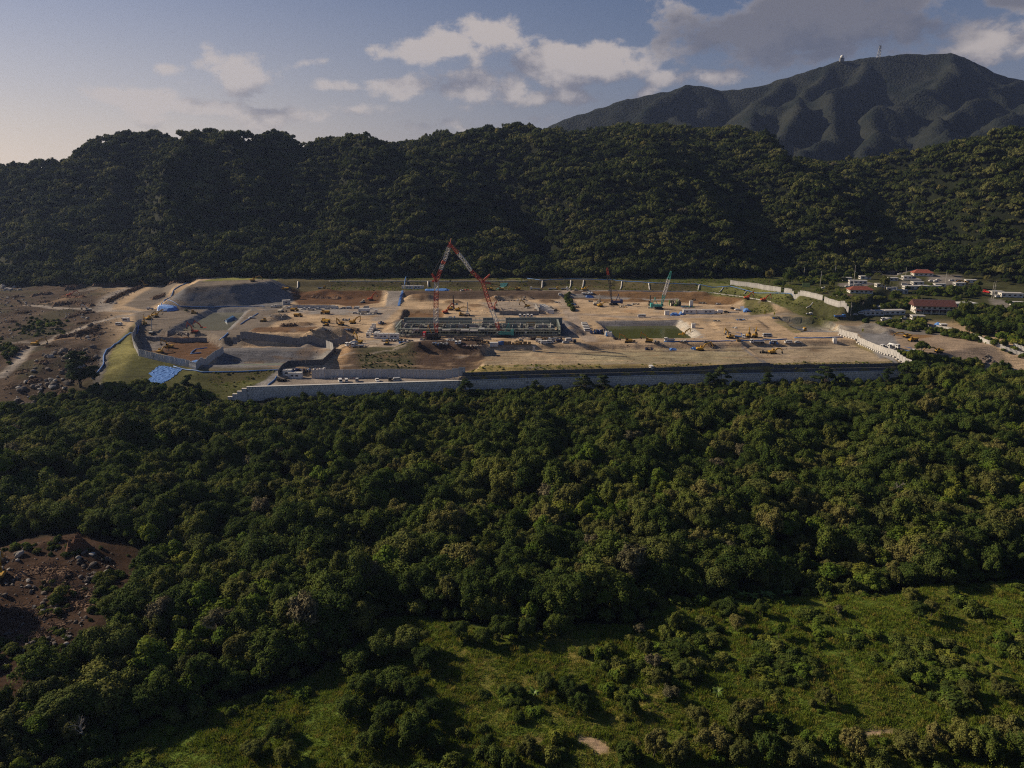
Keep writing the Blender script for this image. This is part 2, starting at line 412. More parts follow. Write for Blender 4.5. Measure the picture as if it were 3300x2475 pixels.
# terraces
level([(861, 1246), (1478, 1228), (1500, 1212), (1505, 1194), (1100, 1194), (1040, 1186), (1000, 1170), (930, 1172), (890, 1205)], -7, 26, .15)
level([(1478, 1217), (2300, 1202), (2938, 1186), (2938, 1176), (2300, 1190), (1500, 1203)], -5.0, 9)
level([(1570, 1130), (2392, 1123), (2474, 1176), (1555, 1181)], -3.0, 3.5, .25)
level([(2406, 1119), (2766, 1112), (2890, 1164), (2482, 1173)], -3.0, 3.5, .25)
level([(2290, 1032), (2440, 1030), (2472, 1058), (2322, 1061)], .9, 2.0, .15)
level([(720, 1121), (1080, 1108), (1092, 1130), (1040, 1172), (900, 1195), (640, 1190)], -4, 9)
level([(728, 1170), (1018, 1166), (1003, 1173), (915, 1185), (900, 1191), (690, 1191)], -9.5, 11)
level([(740, 1108), (1125, 1108), (1125, 1116), (740, 1120)], -4, 3)
level([(440, 1075), (660, 1096), (716, 1125), (630, 1178), (455, 1140)], -4.5, 4, .5)
level([(790, 1077), (1110, 1077), (1108, 1060), (826, 1056)], 2.6, 6, .6)
heap([(480, 1074), (560, 1080)], 0, 1.5, 5, 2)
# basins
pit([(674, 992), (812, 992), (742, 1064), (536, 1064)], 0, 5.0, 8.5)
pit([(1922, 1035), (2192, 1032), (2272, 1088), (1982, 1092)], 0, 5.2, 8.5)
pit([(2504, 1021), (2642, 1026), (2736, 1058), (2700, 1068), (2583, 1069)], 0, 4.4, 1.3)
pit([(1303, 996), (1432, 996), (1430, 1029), (1290, 1029)], 0, 3.0, 2.0)
# mounds, heaps, cut banks
level([(600, 926), (740, 918), (872, 906), (872, 899), (640, 907)], 15, 24, .4)
ramp([(1253, 936), (1298, 936), (1284, 988), (1238, 988)], (1275, 934), 4.5, (1260, 986), 0, 2.5)
ramp([(2470, 985), (2560, 978), (2540, 1004), (2460, 1014)], (2530, 978), 4.4, (2490, 1012), 0.0, 4)
heap([(1330, 966), (1376, 966)], 0, 5.2, 9, 3)
heap([(1600, 968), (1650, 962), (1700, 964)], 0, 3.6, 6, 4)
heap([(1565, 1002), (1655, 1003)], 0, 2.6, 5, 5)
heap([(880, 1030), (910, 1026)], 0, 3.6, 7, 6)
heap([(570, 1078), (600, 1074)], 0, 2.2, 5, 7)
heap([(960, 960), (1060, 955), (1110, 962)], 0, 3.0, 8, 8)
heap([(1110, 1112), (1056, 1106), (1010, 1112)], -4, 5.0, 8, 9)
heap([(1330, 1121), (1400, 1119), (1530, 1121)], 0, 4.2, 12, 10)
heap([(2220, 1042), (2232, 1046)], 0, 1.8, 4, 11)
heap([(1815, 1052), (1838, 1074)], 0, 5.0, 10, 12)
heap([(1272, 1062), (1288, 1040)], 0, 3.0, 7, 12)
heap([(2790, 1056), (2825, 1058), (2860, 1074)], 0, 3.2, 6, 13)
heap([(1700, 983), (1720, 984)], 0, 1.6, 4, 14)
heap([(2330, 1004), (2420, 1006)], 0, .5, 3, 14)
for _i, (_u, _v, _h, _w) in enumerate(((1120, 1062, 2.2, 5), (1010, 1060, 1.6, 5), (1460, 975, 2.2, 6), (1530, 985, 1.6, 5), (1760, 972, 2.4, 6), (1240, 1045, 1.4, 4), (2010, 1010, .9, 4), (2320, 1045, 1.0, 4), (1690, 1090, 1.0, 3), (1140, 1070, 2.0, 4), (1580, 968, 2.0, 6), (980, 1045, 1.8, 5), (2140, 1112, .9, 3), (2050, 968, 1.8, 5), (2250, 962, 1.8, 6))): heap([(_u - 14, _v), (_u + 14, _v + 1)], 0, _h, _w, 20 + _i)
S += sstep(Y, 405, 430) * sstep(Y, 715, 690) * (fbm(X / 7, Y / 7, 55, 4) * .34 + fbm(X / 2.6, Y / 2.6, 56, 2) * .16)

# ------------- hill behind the site
RID = [(-400, 540), (0, 530), (90, 525), (180, 534), (246, 515), (336, 470), (447, 440), (537, 445), (626, 460), (746, 452), (895, 460), (1044, 448), (1178, 443), (1298, 458), (1432, 455),
       (1551, 448), (1641, 425), (1760, 400), (1865, 406), (2000, 394), (2133, 406), (2238, 418), (2327, 436), (2446, 474), (2566, 500), (2685, 507), (2834, 507), (2984, 500), (3073, 485), (3178, 460), (3300, 448), (3500, 420), (3900, 400)]
AZ = X / np.maximum(Y, 1.0) * 2500.0 + 1650           # roughly the photo column of a place
DR = np.interp(AZ, [-400, 300, 900, 1300, 2000, 2500, 2800, 3300, 3900], [1000, 1060, 1100, 1130, 1220, 1180, 1120, 1060, 1000])
DB = np.interp(AZ, [-400, 0, 500, 900, 1600, 2300, 2650, 2800, 3050, 3300, 3900], [742, 742, 738, 726, 732, 728, 745, 770, 752, 690, 620])
RZ = np.interp(AZ, [p[0] for p in RID], [p[1] for p in RID])
RZ = CAMH + DR * (-FPX * SP - (RZ + 26 - 1237.5) * CP) / (FPX * CP - (RZ + 26 - 1237.5) * SP)
T = (Y - DB) / (DR - DB)
prof = np.sin(np.pi / 2 * np.clip(T, 0, 1)) ** 1.12
HZ = S + (RZ - S) * prof
warp = fbm(X / 160, Y / 160, 61, 3) * 40
HZ += np.clip(T, 0, 1) * (1 - np.clip(T, 0, 1)) * 4 * ((np.abs(fbm((X + warp + .35 * (Y - 900)) / 150, Y / 420, 62, 4)) * -2.4 + .6) * 54 + fbm(X / 60, Y / 60, 63, 3) * 13)
HZ = np.where(T > 1, np.maximum(RZ - (T - 1) * (DR - DB) * .45, 25), HZ)
hm = T > 0
S = np.where(hm, HZ, S)

# ------------- joined with the foreground
Fz = fore(X, Y)
wd = np.interp(X, [-200, -136, -131, 231, 236, 300], [14, 10, .9, .9, 14, 44])
mk = np.clip((Y - yline(X)) / wd, 0, 1)
Z = Fz * (1 - mk) + S * mk

# ------------- colour of the ground
C += (fbm(X / 60, Y / 40, 91, 4) * .03)[..., None]
lmask = (lm * (Y > 380))[..., None]
C[:] = C * (1 - lmask) + (np.array(LAND) * (1 + .5 * fbm(X / 14, Y / 16, 92, 4))[..., None]) * lmask
g2 = (sstep(fbm(X / 18, Y / 25, 95, 3), .12, .4) * lm * (Y > 380))[..., None]
C[:] = C * (1 - .55 * g2) + np.array((.05, .052, .022)) * .55 * g2
# tracks over the cleared land
strip([(0, 1172), (60, 1150), (105, 1118), (160, 1095), (240, 1066), (330, 1035), (390, 1018), (520, 1008)], 6, (.34, .295, .245), 1.5, klass='gravel_road')
strip([(0, 1110), (70, 1100), (110, 1106)], 6, TRACK, 1.5, klass='gravel_road')
strip([(90, 985), (200, 993), (330, 1000), (470, 1006), (700, 986)], 9, (.33, .285, .24), 2, klass='gravel_road')
strip([(330, 998), (350, 962), (400, 935), (470, 918), (560, 898)], 13, (.31, .27, .23), 2, klass='gravel_road')
strip([(250, 938), (320, 925), (440, 925)], 10, TRACK, 2, klass='gravel_road')
paint([(400, 985), (450, 948), (490, 925), (585, 920), (520, 972), (470, 1000)], TRACK, 2, klass='gravel_road')
strip([(150, 975), (215, 960)], 6, (.30, .20, .12), 1.5)
strip([(170, 1095), (260, 1090)], 5, (.28, .18, .10), 2)
# gravel and soil inside the site
paint([(430, 1010), (560, 985), (860, 985), (960, 985), (880, 1045), (760, 1110), (640, 1090), (440, 1080)], TRACK, 2)
paint([(560, 976), (600, 926), (740, 918), (874, 903), (958, 952), (880, 985), (690, 985)], DGRAV, 1.2, 4, klass='gravel_slope')
paint([(594, 930), (740, 919), (876, 905), (872, 896), (640, 903)], TRACK, 1.0, 15, klass='gravel_slope')
paint([(536, 1064), (674, 992), (812, 992), (742, 1064)], (.20, .195, .195), .8, klass='gravel_slope')
paint([(720, 1122), (1058, 1114), (1086, 1124), (1040, 1172), (920, 1182), (900, 1194), (640, 1190)], (.175, .172, .178), .9, -4, klass='gravel_slope')
paint([(1005, 1134), (1056, 1124), (1066, 1130), (1040, 1166), (1010, 1166)], (.33, .31, .28), 1.0, -5)
paint([(440, 1075), (660, 1096), (716, 1125), (630, 1178), (455, 1140)], BROWN, 2, -4.5)
paint([(440, 1075), (560, 1088), (520, 1130), (455, 1130)], (.2, .19, .18), 3, -4.5, .8)
paint([(800, 1078), (1118, 1078), (1110, 1050), (960, 1046), (830, 1052)], BROWN, 2, 1, .9)
paint([(930, 938), (1238, 938), (1222, 972), (1130, 985), (1090, 978), (960, 978), (940, 960)], BROWN, 1.5, 1)
paint([(1300, 938), (1960, 940), (1960, 955), (1800, 958), (1300, 957)], (.12, .085, .06), 1.2, 2)
paint([(1860, 955), (1960, 943), (2300, 950), (2420, 972), (2300, 975), (2190, 966), (1950, 965)], (.21, .125, .06), 1.2, 2)
paint([(1303, 996), (1432, 996), (1430, 1029), (1290, 1029)], (.17, .095, .045), .8)
paint([(1100, 1120), (1330, 1112), (1560, 1116), (1580, 1160), (1500, 1192), (1090, 1192)], (.115, .080, .054), 2, -3)
paint([(1330, 1116), (1420, 1112), (1540, 1118), (1572, 1150), (1500, 1165), (1340, 1168)], (.085, .056, .040), 3, -2, .9, jit=2.0)
paint([(1150, 1132), (1330, 1128), (1330, 1185), (1170, 1188)], (.085, .082, .040), 4, -3, .85)
paint([(1090, 1190), (1130, 1150), (1120, 1130), (1090, 1140), (1050, 1190)], TAN, 2, -5, .8)
paint([(940, 992), (1240, 990), (1230, 1012), (1180, 1018), (960, 1012)], (.30, .275, .25), 2)
paint([(1253, 935), (1298, 935), (1284, 988), (1238, 988)], (.30, .27, .24), .8, 2.5, klass='gravel_road')
strip([(1262, 988), (1248, 1008), (1220, 1030)], 12, (.33, .28, .23), 2)
paint([(1295, 1030), (1440, 1030), (1820, 1020), (1810, 1034), (1290, 1040)], (.30, .26, .225), 2)
paint([(1545, 975), (1700, 970), (1800, 990), (1800, 1018), (1600, 1018)], (.27, .245, .22), 3, 0, .7)
paint([(1795, 1036), (1838, 1040), (1862, 1082), (1800, 1084)], (.19, .18, .18), 1.5)
paint([(1262, 1040), (1296, 1036), (1296, 1082), (1275, 1066)], (.18, .18, .17), 1.5)
strip([(920, 934), (1150, 933), (1400, 933), (1700, 934), (1960, 936)], 9, (.31, .285, .26), 1.2, 4.5, klass='gravel_road')
strip([(1960, 938), (2200, 940), (2330, 948), (2480, 972), (2560, 988), (2700, 1010)], 10, (.30, .265, .235), 1.2, 4.0, klass='gravel_road')
strip([(1840, 960), (1960, 962), (2100, 966), (2180, 966)], 6, (.28, .26, .24), 1, 0)
strip([(1825, 1008), (2000, 1022), (2200, 1021), (2420, 1018), (2520, 1014), (2720, 1022)], 10, (.37, .30, .235), 1.5, klass='gravel_road')
strip([(1830, 950), (1815, 975), (1830, 1000), (1850, 1030), (1880, 1065), (1905, 1098)], 10, (.37, .30, .235), 1.5)
strip([(1560, 1126), (1800, 1118), (2100, 1112), (2400, 1108), (2700, 1106)], 8, (.43, .30, .185), 2)
paint([(1150, 1098), (1390, 1092), (1380, 1118), (1150, 1118)], (.50, .42, .33), 2.5)
paint([(1920, 1034), (2194, 1031), (2274, 1089), (1980, 1093)], (.20, .19, .19), .8, klass='gravel_slope')
paint([(2176, 1047), (2192, 1034), (2268, 1086), (2214, 1086)], (.50, .46, .39), .8, -1.5, klass='concrete_apron')
paint([(2500, 1020), (2644, 1025), (2740, 1058), (2700, 1070), (2581, 1070)], (.24, .235, .24), .5, klass='concrete_apron', jit=.2)
paint([(2640, 1026), (2736, 1058), (2722, 1064), (2630, 1036)], (.55, .50, .41), .6, klass='concrete_apron', jit=.2)
paint([(2484, 1014), (2508, 1021), (2590, 1070), (2560, 1074), (2500, 1038)], (.22, .19, .09), 1.5)
paint([(2390, 965), (2480, 985), (2500, 1004), (2420, 1012), (2400, 990)], (.15, .14, .055), 2, 1, klass='grass_slope')
paint([(1565, 1130), (2395, 1122), (2476, 1177), (1555, 1182)], (.36, .285, .185), 1.0, -3)
paint([(1850, 1135), (2380, 1126), (2450, 1170), (1900, 1175)], (.29, .255, .155), 8, -3, .7)
paint([(2404, 1118), (2768, 1111), (2892, 1165), (2480, 1174)], (.345, .275, .185), 1.0, -3)
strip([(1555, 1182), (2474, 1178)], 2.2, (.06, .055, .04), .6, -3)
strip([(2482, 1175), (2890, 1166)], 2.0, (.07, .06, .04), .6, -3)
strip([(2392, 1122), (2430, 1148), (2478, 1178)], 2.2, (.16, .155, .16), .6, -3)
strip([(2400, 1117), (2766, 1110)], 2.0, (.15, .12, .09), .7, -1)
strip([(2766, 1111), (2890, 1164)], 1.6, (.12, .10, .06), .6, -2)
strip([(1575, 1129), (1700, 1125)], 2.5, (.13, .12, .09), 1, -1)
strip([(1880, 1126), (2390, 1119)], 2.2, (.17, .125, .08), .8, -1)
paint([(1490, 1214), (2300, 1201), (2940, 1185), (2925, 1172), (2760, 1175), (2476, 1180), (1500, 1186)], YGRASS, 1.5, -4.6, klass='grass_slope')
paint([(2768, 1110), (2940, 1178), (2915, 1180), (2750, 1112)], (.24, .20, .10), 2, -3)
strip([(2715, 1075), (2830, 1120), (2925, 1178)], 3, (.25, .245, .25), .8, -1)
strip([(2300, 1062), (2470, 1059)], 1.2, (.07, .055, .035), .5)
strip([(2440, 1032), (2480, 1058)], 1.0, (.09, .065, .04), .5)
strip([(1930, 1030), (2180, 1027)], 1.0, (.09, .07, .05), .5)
_r = random.Random(4)
for _ in range(210):
    u = _r.uniform(620, 2680); v = _r.uniform(978, 1118) if _r.random() < .7 else _r.uniform(1128, 1172); L_ = _r.uniform(50, 330); dv = _r.uniform(-5, 5)
    if 1290 < u < 1800 and 1028 < v < 1085: continue
    c_ = _r.choice([(.25, .165, .09), (.48, .34, .21), (.20, .14, .085), (.33, .28, .23)])
    for o_ in (0, 1.4): strip([(u, v + o_), (u + L_ * .5, v + dv + o_ + _r.uniform(-2, 2)), (u + L_, v + dv * 1.6 + o_)], .6 if o_ else .7, c_, .45, 0, .6)
for _ in range(130):
    u = _r.uniform(940, 2650); v = _r.uniform(985, 1115); w_ = _r.uniform(6, 42); h_ = _r.uniform(1.5, 6)
    c_ = _r.choice([(.17, .105, .055), (.45, .33, .21), (.27, .245, .22), (.36, .21, .10), (.22, .15, .09)])
    paint([(u - w_, v), (u - w_ * .4, v - h_), (u + w_ * .7, v - h_ * .8), (u + w_, v + h_ * .3), (u, v + h_)], c_, 2.5, 0, .55, jit=2.0)
for _u, _v in ((1120, 1062), (1010, 1060), (1460, 975), (1530, 985), (1760, 972), (1240, 1045), (1140, 1070), (1580, 968), (980, 1045), (2050, 968), (2250, 962), (1355, 966)):
    paint([(_u - 30, _v + 1), (_u - 14, _v - 5), (_u + 16, _v - 5), (_u + 32, _v + 2), (_u, _v + 6)], (.19, .115, .06), 2, 0, .8, jit=1.5)
# grass banks behind
paint([(620, 912), (700, 896), (1100, 891), (1700, 892), (1840, 899), (1840, 905), (1100, 906), (700, 910)], (.20, .205, .055), 1.5, 9.4, klass='grass_slope')
paint([(875, 925), (900, 906), (1700, 906), (1840, 902), (2000, 904), (2107, 914), (2250, 918), (2250, 930), (2100, 928), (1960, 926), (1700, 927), (930, 928)], (.10, .085, .04), 1, 7, klass='grass_slope')
paint([(2240, 918), (2360, 922), (2520, 944), (2660, 972), (2730, 1000), (2690, 1006), (2590, 990), (2480, 962), (2250, 934)], (.145, .15, .05), 1.5, 7, klass='grass_slope')
paint([(1690, 878), (2900, 850), (2790, 965), (2735, 992), (2650, 966), (2500, 934), (2350, 914), (2110, 906), (1840, 897)], (.075, .082, .028), 1.5, 9.4, klass='grass_slope')
# front left bank
paint([(300, 1230), (340, 1180), (390, 1110), (445, 1050), (425, 1095), (450, 1150), (610, 1182), (680, 1196), (900, 1196), (880, 1215), (780, 1252), (640, 1290), (420, 1280)], GRASS, 2, -4, klass='grass_slope')
paint([(330, 1190), (380, 1125), (430, 1075), (428, 1100), (440, 1140), (400, 1180)], (.24, .22, .075), 3, -2, .9)
paint([(300, 1232), (420, 1180), (520, 1168), (640, 1196), (900, 1198), (880, 1215), (780, 1252), (640, 1290), (420, 1280)], (.085, .088, .028), 4, -5, .85)
paint([(640, 1200), (900, 1200), (870, 1222), (700, 1225)], (.09, .075, .035), 3, -7, .7)
strip([(300, 1225), (335, 1180), (345, 1150)], 4, (.22, .2, .18), 1, -5)
paint([(735, 1268), (800, 1245), (880, 1222), (905, 1212), (1000, 1240), (861, 1247), (820, 1275)], (.24, .23, .22), 1, -8, klass='gravel_road')
paint([(890, 1215), (1480, 1214), (1478, 1229), (861, 1247)], (.31, .265, .22), 1.5, -7, klass='gravel_road')
# right hand side: tracks round the village
paint([(2700, 1000), (2770, 1020), (2930, 1030), (3060, 1065), (3300, 1150), (3300, 1205), (3120, 1190), (2940, 1160), (2740, 1062), (2680, 1020)], (.33, .25, .175), 2)
paint([(2740, 1055), (2880, 1080), (2900, 1118), (2840, 1140)], (.23, .225, .225), 1.5)
paint([(2860, 1060), (2960, 1068), (3010, 1085), (2960, 1092), (2870, 1080)], (.25, .15, .07), 1.5)
paint([(3020, 1170), (3140, 1160), (3140, 1200), (3000, 1195)], (.17, .13, .06), 3, -2)
vg = (sstep(X - (Y - 500) * .55, 150, 200) * sstep(Y, 520, 560))[..., None]
C[:] = C * (1 - vg) + (np.array((.065, .068, .026)) * (1 + .5 * fbm(X / 12, Y / 12, 93, 3))[..., None]) * vg
for pl in ([(2700, 918), (2790, 912), (2830, 922), (2760, 930), (2705, 930)], [(2790, 880), (2900, 878), (2960, 890), (2900, 896), (2800, 886)], [(2990, 900), (3090, 900), (3120, 918), (3050, 920), (2990, 914)],
           [(2700, 1012), (2860, 1020), (3040, 1026), (3060, 1040), (2900, 1040), (2740, 1034)], [(3190, 946), (3300, 956), (3300, 972), (3200, 962)], [(2715, 850), (2770, 846), (2775, 856), (2720, 858)], [(2900, 912), (2960, 915), (2960, 924), (2900, 924)]):
    paint(pl, (.21, .19, .165), 1.5, 8, klass='gravel_road')
# hill, forest floor, meadow, clearing
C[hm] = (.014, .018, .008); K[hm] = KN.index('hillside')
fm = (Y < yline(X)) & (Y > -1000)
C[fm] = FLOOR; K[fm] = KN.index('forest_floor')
FZ = -18.0
MEADOWS = [[(180, 2475), (330, 2370), (560, 2290), (760, 2240), (930, 2190), (1080, 2120), (1180, 2050), (1220, 1985), (1350, 1980), (1480, 2010), (1700, 2035), (1880, 2000), (1960, 2010), (2080, 2000), (2130, 1930), (2390, 1900), (2690, 1884), (2990, 1862), (3340, 1850), (3340, 2400), (3340, 2560), (0, 2560)]]
CLEAR = [(-60, 1735), (60, 1722), (160, 1728), (300, 1750), (455, 1772), (445, 1850), (395, 1905), (360, 1970), (325, 2050), (255, 2150), (120, 2200), (0, 2250), (-60, 2270)]
nz = fbm(X / 10, Y / 10, 96, 4); nz2 = fbm(X / 30, Y / 30, 97, 3)
for m in MEADOWS:
    w = sub(wpoly(m, FZ), 6); d = poly_sdf(X[w], Y[w], wpoly(m, FZ)) + nz[w] * 2
    t = sstep(-d, -1, 2)[..., None]
    yl = sstep(nz2[w] + .35 * nz[w], -.05, .55)[..., None]
    cc = np.array(MEAD) * (1 - yl) + np.array((.245, .20, .055)) * yl
    C[w] = C[w] * (1 - t) + cc * t; K[w] = np.where(d < 0, KN.index('meadow'), K[w])
    Z[w] += np.where(d < 0, sstep(-d, 0, 3) * (fbm(X[w] / 5, Y[w] / 5, 98, 3) * .55 + fbm(X[w] / 16, Y[w] / 16, 99, 2) * .9), 0)
w = sub(wpoly(CLEAR, FZ), 6); d = poly_sdf(X[w], Y[w], wpoly(CLEAR, FZ)) + nz[w] * 2
t = sstep(-d, -1, 2)[..., None]; C[w] = C[w] * (1 - t) + np.array((.058, .032, .019)) * t; K[w] = np.where(d < 0, KN.index('dirt_clearing'), K[w])
Z[w] += np.where(d < 0, fbm(X[w] / 7, Y[w] / 7, 94, 3) * 1.2 * sstep(-d, 0, 4), 0)
for pl in ([(1850, 2372), (1905, 2358), (1950, 2382), (1980, 2412), (1930, 2424), (1895, 2396)], [(2740, 2370), (2800, 2345), (2900, 2340), (2890, 2352), (2800, 2365)], [(3000, 2320), (3120, 2310), (3110, 2325), (3010, 2338)], [(3230, 2330), (3320, 2340), (3320, 2350)]):
    paint(pl, (.42, .30, .20), .8, -19, klass='dirt_clearing')
strip([(1300, 2420), (1560, 2400), (1830, 2372)], 2.5, (.20, .15, .06), 1.2, -19)
C = np.clip(C * (1 + .10 * fbm(X / 3.1, Y / 3.1, 90, 3))[..., None], .004, 1)

def Gz(x, y):
    """ground height at a place (numbers or arrays)"""
    x, y = np.asarray(x, float), np.asarray(y, float)
    i = np.clip(np.searchsorted(GX, x) - 1, 0, len(GX) - 2); j = np.clip(np.searchsorted(GY, y) - 1, 0, len(GY) - 2)
    fx = np.clip((x - GX[i]) / (GX[i + 1] - GX[i]), 0, 1); fy = np.clip((y - GY[j]) / (GY[j + 1] - GY[j]), 0, 1)
    return (Z[j, i] * (1 - fx) + Z[j, i + 1] * fx) * (1 - fy) + (Z[j + 1, i] * (1 - fx) + Z[j + 1, i + 1] * fx) * fy
_tt = np.concatenate([np.arange(100, 560, .8), np.arange(560, 1500, 2.0)])
def hit(u, v):
    """where the ray through a photo pixel meets the ground"""
    dx, dy, dz = ray(u, v); x, y, z = dx / dy * _tt, _tt, CAMH + dz / dy * _tt
    b = np.nonzero(z < Gz(x, y))[0]
    if len(b) == 0: return Vector((*P(u, v, 0), 0.0))
    k = b[0]; lo, hi = (_tt[k - 1] if k else _tt[0]), _tt[k]
    for _ in range(14):
        m = (lo + hi) / 2
        if CAMH + dz / dy * m < float(Gz(dx / dy * m, m)): hi = m
        else: lo = m
    return Vector((dx / dy * hi, hi, float(Gz(dx / dy * hi, hi))))

def build_ground():
    ny, nx = X.shape
    V = np.stack([X, Y, Z], -1).reshape(-1, 3)
    idx = np.arange(ny * nx).reshape(ny, nx)
    Q = np.stack([idx[:-1, :-1], idx[:-1, 1:], idx[1:, 1:], idx[1:, :-1]], -1).reshape(-1, 4)
    kq = K[:-1, :-1].reshape(-1); Cf = C.reshape(-1, 3)
    labels = {'ground': None}
    for k, nm in enumerate(KN):
        q = Q[kq == k]
        if len(q) == 0: continue
        used, inv = np.unique(q, return_inverse=True)
        me = bpy.data.meshes.new(nm); vv = V[used]
        me.vertices.add(len(used)); me.vertices.foreach_set('co', vv.astype(np.float32).ravel())
        me.loops.add(len(q) * 4); me.loops.foreach_set('vertex_index', inv.astype(np.int32).ravel())
        me.polygons.add(len(q)); me.polygons.foreach_set('loop_start', np.arange(0, len(q) * 4, 4, dtype=np.int32)); me.polygons.foreach_set('loop_total', np.full(len(q), 4, np.int32))
        me.update(calc_edges=True)
        me.polygons.foreach_set('use_smooth', np.ones(len(q), bool))
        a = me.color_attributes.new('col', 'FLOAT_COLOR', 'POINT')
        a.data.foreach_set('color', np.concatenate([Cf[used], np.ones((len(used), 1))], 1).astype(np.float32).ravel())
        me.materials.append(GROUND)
        tag(new(nm, me), kind='structure')
build_ground()

# ------------------------------------------------------------------ far mountain
def mountain():
    k = 3300 / 2212
    sil = [(700, 470), (1000, 400), (1120, 310), (1190, 268), (1230, 250), (1290, 228), (1340, 212), (1400, 200), (1450, 190), (1480, 180), (1530, 184), (1555, 194), (1600, 189), (1650, 180), (1700, 160), (1750, 145), (1800, 132), (1850, 125),
           (1900, 118), (1950, 113), (2000, 114), (2050, 112), (2080, 118), (2110, 135), (2150, 153), (2212, 168), (2300, 190), (2450, 230), (2700, 290), (3000, 340)]
    xs = np.arange(-500, 3000, 11.0); ys = np.arange(1450, 3700, 11.0); x, y = np.meshgrid(xs, ys)
    D = 2500 + 160 * fbm(x / 700, y * 0 + .5, 71, 2)
    az = x / y * 2520 + 1650
    v = np.interp(az / k, [p[0] for p in sil], [p[1] for p in sil]) * k
    zr = CAMH + D * (-FPX * SP - (v + 1 - 1237.5) * CP) / (FPX * CP - (v + 1 - 1237.5) * SP)
    lines = []
    top = [(u, v, 2500) for u, v in sil]
    lines.append((top, .78))
    def spur(pts, y0, y1, kk=.9):
        lines.append(([(u, v, y0 + (y1 - y0) * i / (len(pts) - 1)) for i, (u, v) in enumerate(pts)], kk))
    spur([(1480, 181), (1440, 205), (1390, 238), (1330, 262), (1280, 300)], 2490, 2000); 0 and spur([(1600, 190), (1560, 225), (1520, 262), (1470, 310)], 2490, 1950)
    spur([(1700, 161), (1660, 205), (1610, 245), (1570, 285), (1520, 330)], 2490, 1900); spur([(1790, 134), (1765, 180), (1715, 215), (1690, 255), (1640, 300), (1600, 345)], 2490, 1850)
    spur([(1870, 123), (1850, 165), (1800, 205), (1770, 250), (1740, 300), (1700, 345)], 2490, 1800); 0 and spur([(1960, 114), (1930, 160), (1890, 195), (1840, 225), (1810, 270), (1790, 330)], 2490, 1800)
    spur([(2060, 113), (2045, 150), (1990, 185), (1935, 225), (1890, 275), (1860, 335)], 2490, 1780); 0 and spur([(2110, 136), (2100, 175), (2050, 205), (1990, 255), (1950, 300), (1930, 345)], 2490, 1750)
    spur([(2212, 169), (2150, 195), (2100, 230), (2060, 270), (2030, 330)], 2450, 1700); spur([(2330, 200), (2250, 225), (2190, 250), (2130, 290), (2090, 340)], 2400, 1650); spur([(2500, 245), (2400, 265), (2300, 290), (2212, 330)], 2350, 1600)
    calm = np.clip((2480 - y) / 220, 0.08, 1); wx = x + (fbm(x / 260, y / 260, 72, 4) * 95 + fbm(x / 90, y / 90, 76, 3) * 26) * calm; wy = y + (fbm(x / 260, y / 260, 73, 4) * 95 + fbm(x / 90, y / 90, 77, 3) * 26) * calm
    z = np.full(x.shape, 15.0)
    for pts, kk in lines:
        W3 = [atY(u * k, v * k + 1, Y_) for u, v, Y_ in pts]
        for p0, p1 in zip(W3[:-1], W3[1:]):
            ex, ey = p1.x - p0.x, p1.y - p0.y; tt = np.clip(((wx - p0.x) * ex + (wy - p0.y) * ey) / (ex * ex + ey * ey), 0, 1)
            dd = np.hypot(wx - p0.x - tt * ex, wy - p0.y - tt * ey)
            z = np.maximum(z, p0.z + (p1.z - p0.z) * tt - kk * dd - 4 * np.sqrt(np.maximum(dd, 0)) * 0)
    for _ in range(1):
        q = np.pad(z, 1, mode='edge'); z = (q[:-2, 1:-1] + q[2:, 1:-1] + q[1:-1, :-2] + q[1:-1, 2:] + 2 * z) / 6
    z = z + (fbm(x / 110, y / 110, 74, 4) * 24 - np.abs(fbm(x / 130, y / 200, 78, 4)) * 44 + 10 - np.abs(fbm(x / 55, y / 80, 79, 3)) * 18) * np.clip((2440 - y) / 200, .15, 1) + fbm(x / 20, y / 20, 75, 3) * 4
    ny, nx = x.shape; V = np.stack([x, y, z], -1).reshape(-1, 3); idx = np.arange(ny * nx).reshape(ny, nx)
    Q = np.stack([idx[:-1, :-1], idx[:-1, 1:], idx[1:, 1:], idx[1:, :-1]], -1).reshape(-1, 4)
    me = bpy.data.meshes.new('mountain'); me.vertices.add(len(V)); me.vertices.foreach_set('co', V.astype(np.float32).ravel())
    me.loops.add(Q.size); me.loops.foreach_set('vertex_index', Q.astype(np.int32).ravel()); me.polygons.add(len(Q))
    me.polygons.foreach_set('loop_start', np.arange(0, Q.size, 4, dtype=np.int32)); me.polygons.foreach_set('loop_total', np.full(len(Q), 4, np.int32))
    me.update(calc_edges=True)
    m, nt, n, l, b = _bsdf('mountain_forest')
    geo = n.new('ShaderNodeNewGeometry'); t1 = n.new('ShaderNodeTexNoise'); t1.inputs['Scale'].default_value = .012; t1.inputs['Detail'].default_value = 8; t1.inputs['Roughness'].default_value = .7
    t2 = n.new('ShaderNodeTexVoronoi'); t2.inputs['Scale'].default_value = .15
    l.new(geo.outputs['Position'], t1.inputs['Vector']); l.new(geo.outputs['Position'], t2.inputs['Vector'])
    r = n.new('ShaderNodeValToRGB'); e = r.color_ramp.elements; e[0].position = .35; e[0].color = (.009, .014, .012, 1); e[1].position = .68; e[1].color = (.034, .037, .030, 1)
    l.new(t1.outputs[0], r.inputs[0]); l.new(r.outputs[0], b.inputs['Base Color']); b.inputs['Roughness'].default_value = .95; b.inputs['Specular IOR Level'].default_value = .05
    bp = n.new('ShaderNodeBump'); bp.inputs['Strength'].default_value = 1.0; bp.inputs['Distance'].default_value = 2.6; bp.invert = True
    l.new(t2.outputs['Distance'], bp.inputs['Height']); l.new(bp.outputs[0], b.inputs['Normal'])
    me.materials.append(m)
    tag(new('mountain', me), kind='structure')
